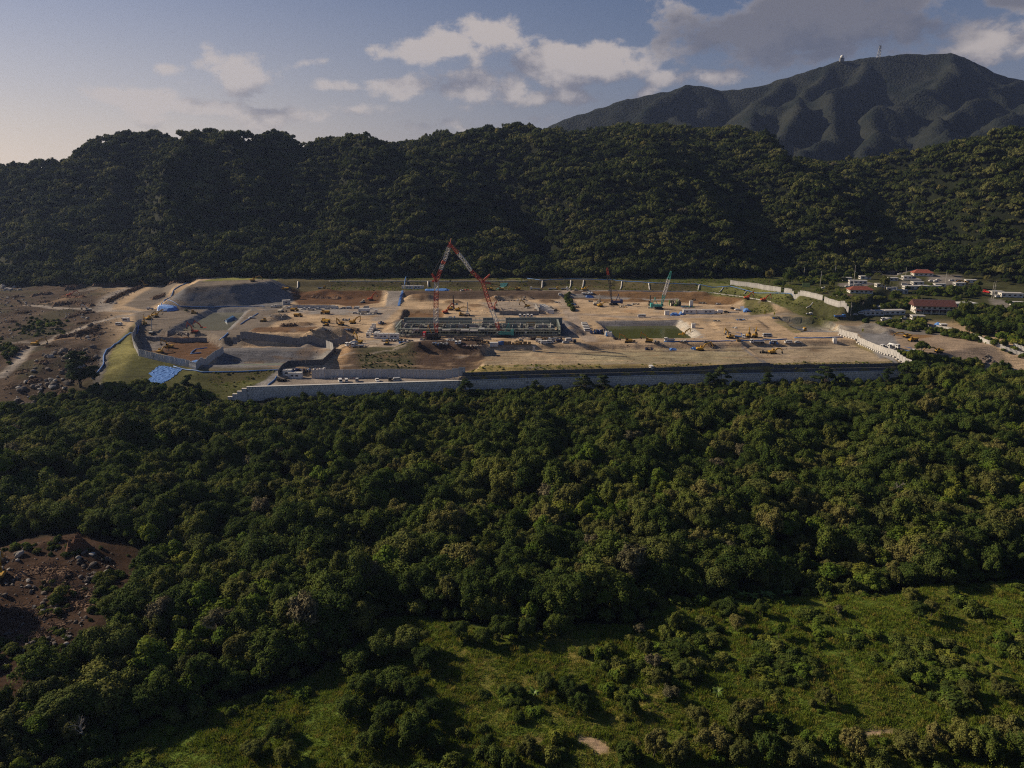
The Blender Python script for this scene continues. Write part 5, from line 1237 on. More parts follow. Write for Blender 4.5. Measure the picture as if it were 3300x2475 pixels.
def fence(name, px, h, w, mat, label, style='rib', world=None, cat='fence', post=GALV, foot=None, zoff=0.0, tilt=.02):
    pts = world or [hit(u, v) for u, v in px]; pts = [Vector((p[0], p[1], 0)) for p in pts]
    t = thing(name, (pts[0].x, pts[0].y, float(Gz(pts[0].x, pts[0].y))), 0, label, cat); o0 = t.location.copy()
    pm_ = cached(('post', h, post.name), lambda: MB().box((0, 0, h / 2 + .1), (.14, .14, h + .2)).mesh('post', post))
    for i in range(len(pts) - 1):
        d = pts[i + 1] - pts[i]; L = d.length; k = max(1, round(L / w)); ww = L / k; a = math.atan2(d.y, d.x)
        me = panel_mesh(w, h, mat, style)
        for j in range(k):
            q = pts[i] + d * ((j + .5) / k); z = float(Gz(q.x, q.y)) + zoff
            o = new('panel', me, t, Vector((q.x, q.y, z - .15)) - o0, 0, (ww / w, 1, rnd.uniform(.985, 1.015))); o.rotation_euler = (rnd.gauss(0, tilt), rnd.gauss(0, tilt * .4), a)
            e = pts[i] + d * (j / k); n = Vector((-d.y, d.x, 0)).normalized() * .14
            new('post', pm_, t, Vector((e.x + n.x, e.y + n.y, float(Gz(e.x, e.y)) + zoff - .15)) - o0, a)
            if foot:
                new('footing', cached(('foot', foot.name), lambda: MB().box((0, 0, .35), (1.1, 1.0, .8), 0, .9, .9).mesh('footing', foot)), t, Vector((q.x - n.x * 6, q.y - n.y * 6, z)) - o0, a)
    return t
fence('panel_fence', [(457, 1046), (438, 1062), (427, 1097), (433, 1122), (447, 1148), (520, 1165), (609, 1184), (634, 1192), (668, 1176), (700, 1150), (722, 1136)], 4.4, 1.9, PANEL, 'tall grey panel fence curving round the dig at the lower left', 'sheet')
fence('panel_fence', [(898, 1212), (912, 1192), (930, 1180), (985, 1178), (1042, 1176), (1068, 1150), (1082, 1132)], 3.4, 1.9, PANELD, 'dark panel fence round the yard of white site cabins', 'rib')
fence('panel_fence', [(1052, 1122), (1066, 1126), (1076, 1132)], 5.0, 2.0, PANELW, 'short pale panel fence sunlit at the right of the gravel basin', 'rib')
fence('panel_wall', [(1006, 1220), (1250, 1216), (1500, 1211)], 5.0, 3.6, PANEL, 'long grey panel wall behind the vehicles on the terrace', 'rib', cat='wall', tilt=.004)
fence('panel_fence', None, 2.1, 2.2, PANELD, 'long dark panel fence along the top of the front stone wall', 'rib', world=[(-27, 403.2), (8.5, 408), (114, 418), (210, 425), (229, 427)], tilt=.004)
fence('panel_fence', [(2353, 918), (2440, 929), (2516, 942)], 4.3, 2.2, PANELW, 'pale sheeted panel fence on the grass bank, left stretch', 'sheet')
fence('panel_fence', [(2526, 944), (2590, 954), (2650, 968)], 4.3, 2.2, PANELW, 'pale sheeted panel fence on the grass bank, middle stretch', 'sheet')
fence('panel_fence', [(2655, 974), (2700, 990), (2733, 1012)], 4.6, 2.2, PANELW, 'pale sheeted panel fence on the grass bank, right stretch', 'sheet')
fence('panel_fence', [(2702, 1078), (2770, 1108), (2850, 1142), (2936, 1183)], 4.2, 2.4, PANELW, 'pale panel fence on concrete blocks running down to the wall', 'rib', foot=CONCL, tilt=.006)
fence('panel_fence', [(2918, 1047), (2990, 1052), (3066, 1066)], 2.2, 2.2, PANELW, 'low pale fence below the village offices', 'sheet')
fence('panel_fence', [(3134, 1086), (3180, 1108), (3240, 1130), (3300, 1150)], 2.6, 2.2, PANELW, 'low pale fence curving through trees at the right edge', 'sheet')
fence('panel_fence', [(3265, 1118), (3320, 1138)], 2.6, 2.2, PANELW, 'short pale fence behind the right edge fence', 'sheet')
fence('low_wall', [(473, 1098), (560, 1102), (668, 1102)], 3.0, 2.6, CONCD, 'dark concrete block wall behind the fenced dig', 'rib', cat='wall', tilt=.003)
fence('low_wall', [(752, 1110), (930, 1108), (1116, 1105)], 4.8, 2.6, CONCD, 'long dark concrete wall above the gravel basin', 'rib', cat='wall', tilt=.003)
fence('low_wall', [(943, 992), (1000, 992), (1082, 992)], 2.4, 2.6, PANEL, 'low grey panel wall behind the parked cars', 'rib', cat='wall', tilt=.003)
fence('low_wall', [(1610, 1015), (1680, 1016), (1737, 1015)], 3.2, 2.6, CONCD, 'dark concrete wall with rubble heaped behind it', 'rib', cat='wall', tilt=.003)
fence('panel_fence', [(1724, 990), (1731, 1000), (1737, 1012)], 3.6, 2.0, PANELW, 'short pale panel fence at the end of the concrete wall', 'rib')
fence('low_wall', [(1958, 938), (2080, 940), (2200, 940), (2300, 945), (2380, 956), (2485, 974)], .9, 2.4, CONCL, 'low pale concrete kerb wall along the curving road', 'rib', cat='wall', tilt=.0)

# ------------------------------------------------------------------ stone retaining walls
def stone_mesh(seed):
    r = random.Random(seed); k = 6; ring = [((.5 + r.uniform(-.07, .07)) * math.cos(6.283 * (i + .5) / k) * 1.72, (.5 + r.uniform(-.07, .07)) * math.sin(6.283 * (i + .5) / k) * 1.72) for i in range(k)]
    m = MB(); vs = [(x, 0, z) for x, z in ring] + [(x * .955, -.11, z * .955) for x, z in ring] + [(r.uniform(-.2, .2), -.19, r.uniform(-.2, .2))]
    m.add(vs, [(i, (i + 1) % k, (i + 1) % k + k, i + k) for i in range(k)] + [(i + k, (i + 1) % k + k, 2 * k) for i in range(k)]); return m
STONE = pm('wall_stone', (.78, .71, .63), .9, .30, .9, bump=.6)
def stone_wall(pts, ztop, zbot, label, sub_):
    t = thing('retaining_wall', (pts[0][0], pts[0][1], zbot), 0, label, 'wall'); o0 = Vector(t.location)
    back, cop = MB(), MB(); cells = []
    for (x0, y0), (x1, y1) in zip(pts[:-1], pts[1:]):
        L = math.hypot(x1 - x0, y1 - y0); a = math.atan2(y1 - y0, x1 - x0); cx, cyy = (x0 + x1) / 2, (y0 + y1) / 2; n = Vector((math.sin(a), -math.cos(a), 0))
        back.box((cx - o0.x, cyy - o0.y + .6, (ztop - zbot) / 2 - .4), (L + .3, 1.2, ztop - zbot - .2 + .8), a)
        cop.box((cx - o0.x, cyy - o0.y + .55, ztop - zbot + .06), (L + .3, 1.7, .32), a)
        k = int(L / 1.5)
        for i in range(k):
            for j in range(int((ztop - zbot) / 1.3)):
                s = (i + .5 + .5 * (j % 2)) / k
                if s * L > L - .4: continue
                cells.append((x0 + (x1 - x0) * s + n.x * .02 - o0.x, y0 + (y1 - y0) * s + n.y * .02 - o0.y, ztop - zbot - .85 - j * 1.3, a, j))
    new('backing', back.mesh('backing', CONCM), t); new('coping', cop.mesh('coping', CONCL), t)
    cells.sort(key=lambda c: (c[4], sub_ * c[0])); sm = [stone_mesh(i).mesh('stone', STONE) for i in range(8)]
    for c in cells[:298]:
        o = new('stone', sm[rnd.randrange(8)], t, (c[0], c[1] - rnd.uniform(0, .05), c[2]), c[3]); o.scale = (1, rnd.uniform(.7, 1.4), 1)
    rest = MB()
    for c in cells[298:]:
        q = stone_mesh(rnd.randrange(8)); ca, sa = math.cos(c[3]), math.sin(c[3])
        rest.add([(c[0] + x * ca - y * sa, c[1] + x * sa + y * ca, c[2] + z) for x, y, z in q.v], q.f)
    if cells[298:]: tag(new('stone_facing', rest.mesh('stone_facing', STONE), t), kind='stuff')
    return t
w1 = stone_wall([(-140, 386.6), (-29, 400)], -6.9, -15.2, 'grey stone retaining wall with pale coping below the terrace vehicles', 1)
for i in range(4): new('end_step', MB().box((-1.4 - i * 2.6, .5, (7.6 - i * 1.5) / 2), (2.6, 1.4, 7.6 - i * 1.5)).mesh('end_step', STONE), w1)
stone_wall([(-28.6, 400.0), (8.5, 405), (114, 415), (210, 422), (229, 424)], -7.0, -14.6, 'long grey stone retaining wall under the dark fence', 1)
# dark upper course between the wall and its fence
t = thing('upper_wall', (-28, 402, -7), 0, 'dark concrete band between stone wall and fence', 'wall'); m = MB()
for (x0, y0), (x1, y1) in zip([(-28, 401.6), (8.5, 406.4), (114, 416.4), (210, 423.4)], [(8.5, 406.4), (114, 416.4), (210, 423.4), (229, 425.4)]):
    k = max(1, int(math.hypot(x1 - x0, y1 - y0) / 6)); a = math.atan2(y1 - y0, x1 - x0); bl = cached(('ub', k), lambda: MB().box((0, 0, .9), (math.hypot(x1 - x0, y1 - y0) / k - .08, .8, 2.2)).mesh('block', PANELD))
    for i in range(k):
        s = (i + .5) / k; new('block', bl, t, (x0 + (x1 - x0) * s + 28, y0 + (y1 - y0) * s - 402, 0), a)
tag(new('downpipe', MB().box((0, 0, -4), (.8, .5, 8)).box((0, -.3, -7.4), (1.8, .6, .6)).mesh('downpipe', NAVY), None, (145, 416.8, -6.8)), 'dark blue downpipe running down the stone wall', 'pipe')

# ------------------------------------------------------------------ lattice cranes
def lattice(m, p0, p1, w0, w1, n, rc=.2, rb=.12):
    p0, p1 = Vector(p0), Vector(p1); d = (p1 - p0).normalized(); a = d.cross(Vector((0, 1, 0))).normalized(); b = d.cross(a); cs = []
    for i in range(n + 1):
        t = i / n; c = p0.lerp(p1, t); w = w0 + (w1 - w0) * t
        cs.append([c + (a * sx + b * sy) * w / 2 for sx, sy in ((-1, -1), (1, -1), (1, 1), (-1, 1))])
    for k in range(4): m.tube([cs[0][k], cs[-1][k]], rc, 4)
    for i in range(n):
        for k in range(4):
            j = (k + 1) % 4; m.tube([cs[i][k], cs[i + 1][j]] if i % 2 else [cs[i][j], cs[i + 1][k]], rb, 3, False); m.tube([cs[i][k], cs[i][j]], rb, 3, False)
    return m
def crane(base_uv, face, col, label, boom, jib=None, trackL=8.0, strut=None, w=2.0, cw=None, emblem=False):
    b = hit(*base_uv); Y0 = b.y; t = thing('crawler_crane', b, 0, label, 'crane', 'lattice cranes'); L = lambda q: q - b; f = face; cm = COLS[col]; cwm = cw or cm
    for s in (-1, 1): new('track', MB().prism([(-trackL / 2, .2), (trackL / 2, .2), (trackL / 2 + .2, .7), (trackL / 2 - .2, 1.2), (-trackL / 2 + .2, 1.2), (-trackL / 2 - .2, .7)], s * 2.5 - .5, s * 2.5 + .5).mesh('track', DARK), t)
    new('carbody', MB().box((0, 0, 1.1), (3, 4.2, .8)).cyl((0, 0, 1.6), 1.4, .5, 14).mesh('carbody', STEEL), t)
    hs = new('house', MB().prism([(-5.2 * f, 1.8), (2.6 * f, 1.8), (2.6 * f, 2.6), (1.2 * f, 3.4), (-5.2 * f, 3.5)], -1.5, 1.5).mesh('house', cm), t)
    new('counterweight', MB().box((-6.0 * f, 0, 3.0), (1.7, 4.4, 3.0)).mesh('counterweight', cwm), t)
    if emblem:
        new('emblem', MB().tube([(-6.0 * f + .0, -2.2, 3.6), (-6.0 * f, -2.26, 3.6)], .55, 14).mesh('emblem', WHITE), t)
        e = MB()
        for i in range(5): e.box((-6.6 * f + i * .3 * f, -2.23, 2.2), (.2, .05, .55))
        new('lettering', e.mesh('lettering', WHITE), t)
    cb = new('cab', MB().prism([(1.2 * f, 2.2), (3.1 * f, 2.2), (3.2 * f, 3.4), (2.8 * f, 4.3), (1.2 * f, 4.3)], -2.4, -1.5).mesh('cab', cm), t)
    new('cab_window', MB().prism([(1.9 * f, 3.1), (3.24 * f, 3.1), (2.88 * f, 4.1), (1.9 * f, 4.1)], -2.43, -1.47).mesh('cab_window', GLASS), cb)
    gx, gz = -3.4 * f, 8.6
    new('gantry', MB().tube([(-1.2 * f, -1, 3.4), (gx, -.6, gz)], .17, 4).tube([(-1.2 * f, 1, 3.4), (gx, .6, gz)], .17, 4).tube([(-5.0 * f, -1, 3.4), (gx, -.6, gz)], .14, 4).tube([(-5.0 * f, 1, 3.4), (gx, .6, gz)], .14, 4).box((gx, 0, gz), (.6, 1.8, .6)).mesh('gantry', YEL if emblem else cm), t)
    def run(pts, name):
        for i, (q0, q1, mt, w0, w1) in enumerate(pts):
            n = max(2, int((q1 - q0).length / 2.1)); new(name, lattice(MB(), q0, q1, w0, w1, n).mesh(name, mt), t)
    A = [L(atY(u, v, Y0 - .2)) for u, v in boom[0]]
    A[0] = Vector((2.0 * f, 0, 2.5)); segs = []
    for i in range(len(A) - 1): segs.append((A[i], A[i + 1], boom[1][i], w * (.45 if i == 0 else 1), w * (1 if i < len(A) - 2 else (.8 if jib else .4))))
    run(segs, 'boom_section'); cab = MB(); g = Vector((gx, 0, gz)); head = A[-1]
    cab.tube([g, head], .045, 3, False); cab.tube([g + Vector((0, .6, 0)), head + Vector((0, .5, 0))], .045, 3, False)
    if jib:
        J = [head] + [L(atY(u, v, Y0 - .2)) for u, v in jib[0]]
        run([(J[i], J[i + 1], jib[1][i], w * .8, w * (.8 if i < len(J) - 2 else .3)) for i in range(len(J) - 1)], 'jib_section')
        st = [L(atY(u, v, Y0 - .2)) for u, v in strut]
        new('strut', lattice(MB(), head, st[0], 1.3, .5, 5).mesh('strut', LREDM), t); new('strut', lattice(MB(), head, st[1], 1.1, .5, 4).mesh('strut', LREDM), t)
        cab.tube([st[0], st[1]], .06, 3, False); cab.tube([st[0], J[-1]], .045, 3, False); cab.tube([st[1], g], .045, 3, False)
        cab.tube([J[-1], J[-1] + Vector((.6, 0, -10))], .05, 3, False)
        new('jib_tip', MB().tube([J[-1], L(atY(jib[2][0], jib[2][1], Y0 - .2))], [.3, .12], 5).mesh('jib_tip', LREDM), t)
    else:
        cab.tube([head, head + Vector((.4, 0, -9))], .05, 3, False)
    new('hoist_rope', cab.mesh('hoist_rope', STEEL), t); new('hook_block', MB().box((J[-1] + Vector((.6, 0, -10.3)) if jib else head + Vector((.4, 0, -9.4))), (.5, .4, .9)).mesh('hook_block', STEEL), t)
Rd, Wh = LREDM, LWHITE
crane((1398, 1092), 1, 'black', 'large crawler crane with red counterweight and vertical red-white lattice boom', ([(1404, 1080), (1405, 1040), (1405, 990), (1406, 937), (1407, 906)], [Rd, Wh, Rd, Wh]),
      ([(1420, 868), (1427, 850), (1432, 840), (1447, 796), (1450, 787)], [Rd, Wh, Rd, Wh, Rd], (1454, 768)), 9, [(1392, 882), (1392, 906)], 2.6, RED, True)
crane((1622, 1086), -1, 'teal', 'large crawler crane with teal house and red-white boom leaning left', ([(1612, 1076), (1600, 1038), (1582, 990), (1568, 950), (1555, 908)], [Rd, Wh, Rd, Rd]),
      ([(1518, 872), (1500, 845), (1476, 816), (1448, 782)], [Rd, Wh, Wh, Rd], (1446, 778)), 8, [(1579, 884), (1582, 914)], 2.3)
crane((1979, 983), -1, 'navy', 'dark blue crawler crane with thin dark boom and red tip', ([(1974, 975), (1965, 915), (1960, 885), (1957, 863)], [STEEL, STEEL, Rd]), trackL=6, w=1.6)
crane((2123, 995), 1, 'teal', 'teal crawler crane with pale lattice boom leaning right', ([(2130, 985), (2140, 950), (2155, 900), (2163, 874)], [TEAL, Wh, TEAL]), trackL=6, w=2.0)

# ------------------------------------------------------------------ the building under scaffolding
bx0, bx1, by0, by1 = -75.0, 30.0, 489.0, 516.0
t = thing('building_shell', (bx0, by0, 0), 0, 'half-built concrete building behind green-grey scaffolding', 'building'); W_ = bx1 - bx0; D_ = by1 - by0
new('base_slab', MB().box((W_ / 2, D_ / 2, .25), (W_, D_, .9)).mesh('base_slab', CONCM), t)
new('deck', MB().box((W_ / 2, D_ / 2 - 2, 4.3), (W_ - 4, D_ - 8, .35)).mesh('deck', pm('deck_green', (.24, .245, .225), .9, .4, .5)), t)
for i in range(20): new('cross_wall', MB().box((4 + i * 5.1, 5 + 9 * rnd.random(), 5.4), (.4, 7 + 5 * rnd.random(), 2.0)).mesh('cross_wall', CONCM if i % 3 else CONCL), t)
cm_ = MB().box((0, 0, 2.4), (.7, .7, 3.8)).mesh('column', CONCM)
for i in range(17):
    for j in range(3): new('column', cm_, t, (3 + i * (W_ - 6) / 16, 3 + j * 8.5, 0))
for i in range(13):
    x = 4 + i * 7.6; mt = [CONCM, NET, WOODM, CONCD, CONCD][rnd.randrange(5)]
    new('wall', MB().box((x, rnd.choice((6, 11, 15)), 5.7), (rnd.uniform(4, 7), .4, 2.4)).mesh('wall', mt), t)
for i, (u0, u1, v, mt) in enumerate(((1425, 1452, 1064, CONCM), (1455, 1467, 1062, CONCM), (1470, 1482, 1063, CONCD), (1485, 1512, 1065, CONCM), (1512, 1540, 1056, CONCM), (1514, 1540, 1066, CONCM), (1495, 1512, 1054, WOODM), (1542, 1561, 1060, WHITE), (1400, 1420, 1058, CONCM), (1330, 1350, 1060, CONCM), (1350, 1385, 1052, CONCM))):
    p0, p1 = P(u0, v, 4.8), P(u1, v, 4.8); new('formwork_panel', MB().box(((p0[0] + p1[0]) / 2 - bx0, p0[1] - by0, 4.9), (p1[0] - p0[0], 3.4 + rnd.random() * 2, .5 + .3 * rnd.random())).mesh('formwork_panel', mt), t)
rb = MB()
for i in range(10): rb.tube([(rnd.uniform(-.4, .4), rnd.uniform(-.4, .4), 4.3), (rnd.uniform(-.5, .5), rnd.uniform(-.5, .5), rnd.uniform(6, 7.5))], .05, 3)
rbm = rb.mesh('rebar_cage', RUST)
for i in range(46): new('rebar_cage', rbm, t, (3 + i * 2.1, rnd.choice((4, 9, 14)) + rnd.random(), 0))
def scaff_frame(bay, h, lifts, plank=True):
    m = MB()
    for x in (0,):
        for y in (0, 1.2): m.tube([(x, y, 0), (x, y, h)], .07, 4)
    for k in range(lifts + 1):
        z = h * k / lifts; m.tube([(0, 0, z), (bay, 0, z)], .05, 3); m.tube([(0, 1.2, z), (bay, 1.2, z)], .05, 3)
        if plank and 0 < k: m.box((bay / 2, .6, z - .1), (bay, 1.0, .07))
    m.tube([(0, 0, 0), (bay, 0, h / 2)], .045, 3).tube([(bay, 0, h / 2), (0, 0, h)], .045, 3)
    return m.mesh('frame', SCAFF)
def scaffold(x0, x1, y, z, h, lifts, bay, label, net=None, rz=0):
    t = thing('scaffolding', (x0, y, z), rz, label, 'scaffolding'); k = round((x1 - x0) / bay); fm_ = scaff_frame(bay, h, lifts)
    for i in range(k): new('frame', fm_, t, (i * bay, 0, 0))
    if net:
        nm = MB()
        kk = 5; vs = [(bay * 3 * i / kk, -.12 + .08 * math.sin(i * 2.3 + j), h * j / 4) for j in range(5) for i in range(kk + 1)]
        nm.add(vs, [(j * (kk + 1) + i, j * (kk + 1) + i + 1, (j + 1) * (kk + 1) + i + 1, (j + 1) * (kk + 1) + i) for j in range(4) for i in range(kk)]); nmm = nm.mesh('net', NET)
        for i in range(0, k, 3):
            if rnd.random() < net: new('net', nmm, t, (i * bay, 0, 0))
    return t
scaffold(bx0 + .5, bx1, by0 - 1.8, 0, 5.6, 3, 1.83, 'long open scaffolding along the front of the half-built building', .06)
scaffold(bx0 + .5, bx1, by1 + 1.0, 0, 7.6, 4, 2.6, 'netted scaffolding along the back of the half-built building', .95)
scaffold(bx0 + 4, bx1 - 4, by0 + 7.5, 4.4, 2.6, 2, 3.1, 'low inner scaffolding on the deck, front row', .25)
scaffold(bx0 + 4, bx1 - 4, by0 + 16, 4.4, 3.0, 2, 3.1, 'low inner scaffolding on the deck, back row', .45)
scaffold(by0 - 1, by1, 0, 0, 6.4, 3, 2.4, 'netted scaffolding at the left end of the half-built building', .9)
o = [x for x in bpy.data.objects if x.get('label', '').startswith('netted scaffolding at the left end')][0]; o.location = (bx0 - .4, by0 - 1, 0); o.rotation_euler = (0, 0, R(90))
t = scaffold(0, by1 - by0, 0, 0, 7.0, 3, 2.4, 'netted scaffolding at the right end of the half-built building', .7); t.location = (bx1 + 1.6, by0 - 1, 0); t.rotation_euler = (0, 0, R(90))
for u, lab in ((1341, 'left'), (1713, 'right')):
    q = atY(u, 1062 if u < 1500 else 1058, by0 - 2.0); s = thing('site_banner', q, 0, 'white lettered banner on the front scaffolding, %s one of two' % lab, 'banner', 'scaffold banners')
    new('sheet', MB().box((0, 0, 0), (3.7, .05, 1.0)).mesh('sheet', WHITE), s); e = MB()
    for i in range(9): e.box((-1.5 + i * .375, -.04, 0), (.24, .03, .45))
    new('lettering', e.mesh('lettering', NAVY), s)
for u in (1330, 1475, 1603, 1695):
    q = atY(u, 1071 if u != 1475 else 1069, by0 - 2.05); tag(new('notice_board', MB().box((0, 0, 0), (.95, .05, .95)).box((0, -.03, .1), (.6, .02, .12)).mesh('notice_board', WHITE), None, q), 'small white notice board on the front scaffolding, %s' % {1330: 'left of the red crane', 1475: 'between the cranes', 1603: 'beside the teal crane boom', 1695: 'right of the teal crane'}[u], 'notice', 'scaffold notices')

# ------------------------------------------------------------------ site cabins, boxes, heaps of material
def cabin(u, v, L, D, h, rz, label, mat=WHITE, group='site cabins', windows=2, door=True, flat=True, roofm=None, name='site_cabin', cat='cabin'):
    p = hit(u, v); t = thing(name, p, R(rz), label, cat, group)
    new('wall', MB().box((0, D / 2, h / 2), (L, D, h + .3)).mesh('wall', mat), t); rf = new('roof', MB().box((0, D / 2, h + .25), (L + .3, D + .3, .22)).mesh('roof', roofm or PANELW), t)
    new('roof_rib', MB().box((0, D / 2, h + .4), (.15, D + .2, .1)).mesh('roof_rib', GALV), rf)
    for i in range(windows):
        x = -L / 2 + L * (i + .8) / (windows + .8); w = new('window', MB().box((x, -.03, h * .58), (1.5, .06, .95)).mesh('window', GALV), t); new('pane', MB().box((x, -.07, h * .58), (1.35, .04, .8)).mesh('pane', GLASS), w)
    if door: new('door', MB().box((-L / 2 + .75, -.04, 1.05), (.85, .07, 2.0)).mesh('door', SILVER), t)
    return t
cabin(1319, 931, 7.0, 2.6, 2.7, 0, 'grey-white site cabin on the shelf road, left of two'); cabin(1346, 931, 7.0, 2.6, 2.7, 0, 'grey-white site cabin on the shelf road, right of two')
cabin(1299, 931, 2.4, 2.2, 2.4, 0, 'small white cabin left of the shelf road cabins', windows=0); cabin(1363, 931, 1.4, 1.6, 2.4, 0, 'narrow white toilet cabin right of the shelf road cabins', windows=0)
cabin(1236, 1092, 6.2, 3, 3.0, 0, 'white site cabin at the scaffolding, middle of three'); cabin(1270, 1092, 6.2, 3, 3.0, 0, 'white site cabin at the scaffolding, right of three'); cabin(1212, 1091, 3.2, 7.5, 3.0, 0, 'white site cabin at the scaffolding, end-on left of three', windows=1, door=False)
for i in range(5): cabin(1186 + i * 4.6, 1088 - i * 7.5, 2.6, 2.4, 2.6, 0, 'small pale cabin, %s from the front in the slanting row' % ordn[i], group='slanting row of cabins', windows=1, door=False)
cabin(925, 1212, 4.6, 3.2, 3.0, 0, 'white site cabin, back one of two in the fenced yard', windows=1); cabin(951, 1220, 7.2, 3.2, 2.8, 0, 'white site cabin, front one of two in the fenced yard', mat=WHITE)
for i in range(5): cabin(1748 + i * 6.5, 994 + i * 4.2, 4.6, 2.4, 2.8, -14, 'white storage box, %s from the back in the stepped row' % ordn[i], group='stepped row of white boxes', windows=0, door=i == 4, name='storage_box', cat='box')
cabin(2222, 1012, 9.5, 3, 3.0, 0, 'white site cabin left of a long pair on the road'); cabin(2258, 1012, 6.0, 2.8, 2.7, 0, 'white middle cabin of the long row on the road', windows=0); cabin(2283, 1012, 9.5, 3, 3.0, 0, 'white site cabin right of a long pair on the road')
cabin(2150, 1016, 3.4, 2.4, 3.0, 0, 'white upright cabin left of the blue tarp on the road', windows=0); cabin(2228, 988, 2.6, 2.4, 4.2, 0, 'tall white silo box behind the long cabins', windows=0, door=False, name='silo_box', cat='silo')
cabin(2235, 1057, 2.4, 2.2, 2.8, 0, 'white toilet cabin above the pale concrete slope', windows=0); cabin(2691, 1107, 2.2, 2.0, 3.0, 0, 'white upright cabin before the panel fence', windows=0); cabin(1721, 1132, 1.4, 1.4, 2.6, 0, 'lone pale post box on the field edge', windows=0, door=False, mat=CONCL, name='post_box', cat='box')
cabin(404, 1036, 4.4, 2.4, 2.2, 0, 'pale tin cabin at the end of the blue pipe'); cabin(924, 982, 6.0, 3.0, 3.4, 20, 'grey shed with pale lean-to roof at the gravel mound', mat=PANEL, windows=1)
def crate(u, v, d, mat, label, cat='container', name='container', rz=0, lid=True, group=None):
    p = hit(u, v); t = thing(name, p, R(rz), label, cat, group); new('body', MB().box((0, 0, d[2] / 2), d, 0, .97, .97).mesh('body', mat), t)
    b = MB()
    for i in range(4): b.box((-d[0] / 2 + d[0] * (i + .5) / 4, -d[1] / 2 - .04, d[2] / 2), (.12, .08, d[2] * .95))
    new('rib', b.mesh('rib', mat), t)
    if lid: new('lid', MB().box((0, 0, d[2] + .06), (d[0] + .1, d[1] + .1, .14)).mesh('lid', mat), t)
    return t
crate(1454, 1036, (1.9, 1.4, 1.5), NAVY, 'dark blue skip behind the red crane'); crate(1583, 1036, (1.9, 1.4, 1.5), NAVY, 'dark blue skip behind the teal crane')
crate(1585, 1116, (2.4, 2.0, 2.4), WHITE, 'white caged tank, left of a pair', 'tank', 'caged_tank', group='caged tanks'); crate(1598, 1116, (2.4, 2.0, 2.4), WHITE, 'white caged tank, right of a pair', 'tank', 'caged_tank', group='caged tanks')
crate(1611, 1111, (2.2, 1.8, 1.8), BLUEM, 'blue tank, left of two beside the timber stacks', 'tank', 'blue_tank'); crate(1618, 1110, (2.0, 1.8, 2.0), BLUEM, 'blue tank, right of two beside the timber stacks', 'tank', 'blue_tank')
def timber(u, v, L, h, label):
    p = hit(u, v); t = thing('timber_stack', p, 0, label, 'timber', 'timber stacks')
    k = int(h / .3); bd = cached(('board', L), lambda: MB().box((0, 0, .12), (L, 2.0, .22)).mesh('board', WOODM))
    for i in range(k): o = new('board', bd, t, (rnd.uniform(-.1, .1), rnd.uniform(-.1, .1), i * .3))
    new('bearer', MB().box((-L * .3, -1.05, h / 2), (.12, .06, h)).box((L * .3, -1.05, h / 2), (.12, .06, h)).mesh('bearer', RUST), t)
for i, (u, L, h) in enumerate(((1628, 2.4, 2.2), (1641, 2.3, 2.2), (1654, 1.6, 1.4), (1666, 2.0, 1.6), (1678, 1.8, 2.2), (1692, 2.2, 2.2), (1706, 1.7, 2.0))): timber(u, 1110, L, h, 'brown timber stack, %s from the left beside the blue tanks' % ordn[i])
def litter(u, v, w, d, n, mats, label, name='material_heap', cat='heap', hmax=1.1, seed=1):
    """a yard heap of odd pieces: beams, bundles and blocks lying on each other"""
    r = random.Random(seed); p = hit(u, v); t = thing(name, p, 0, label, cat)
    for k, mt in enumerate(mats):
        m = MB()
        for i in range(n):
            x, y = r.uniform(-w / 2, w / 2), r.uniform(-d / 2, d / 2); z = r.uniform(.1, hmax)
            if r.random() < .6: a = r.random() * 3.14; L = r.uniform(.6, 2.2); m.tube([(x - math.cos(a) * L / 2, y - math.sin(a) * L / 2, z), (x + math.cos(a) * L / 2, y + math.sin(a) * L / 2, z + r.uniform(-.1, .1))], r.uniform(.06, .16), 4)
            else: m.box((x, y, z * .6), (r.uniform(.4, 1.3), r.uniform(.4, 1.0), z * 1.2), r.random() * 3)
        new('piece_layer', m.mesh('piece_layer', mt), t)
    return t
litter(1418, 1108, 9, 5, 60, (STEEL, GALV), 'dark stack of steel props right of the red crane base', hmax=.7, seed=1)
litter(1455, 1098, 6, 5, 40, (WHITE, STEEL, GALV), 'white bags and steel parts right of the red crane', seed=2); litter(1490, 1098, 14, 4, 60, (RUST, STEEL, WOODM), 'long rusty heap of rebar between the cranes', seed=3)
litter(1535, 1099, 8, 4, 40, (RUST, STEEL, DARK), 'dark rebar bundles before the middle scaffolding', seed=4); litter(1560, 1106, 6, 4, 36, (DARK, WOODM), 'dark pallets and timber left of the caged tanks', seed=5)
litter(1745, 1093, 14, 4, 60, (WOODM, RUST, STEEL), 'mixed timber and steel heap behind the parked vans', seed=6); litter(1790, 1094, 8, 3, 30, (STEEL, WHITE), 'steel parts at the foot of the right gravel slope', seed=7)
litter(1270, 1100, 16, 2.2, 46, (RUST, WHITE, STEEL), 'line of rusty steel and bags before the site cabins', seed=8); litter(1210, 1070, 6, 5, 30, (NAVY, STEEL), 'dark blue hydraulic gear left of the scaffolding', seed=9)
litter(1525, 1115, 12, 1.6, 40, (PINK, CREAM), 'pale pink sacks lined up above the dirt slope', seed=10, hmax=.6); litter(1892, 946, 10, 3, 40, (GALV, WHITE), 'silver steel beams heaped at the foot of the bank', seed=11)
litter(2175, 985, 9, 5, 40, (GREENM, CREAM, STEEL), 'green mixing plant beside the teal crane', 'mixing_plant', 'machine', 4.2, 12); litter(2215, 990, 10, 4, 36, (BLUEM, GREENM, DARK), 'blue and green pumps behind the long cabins', seed=13)
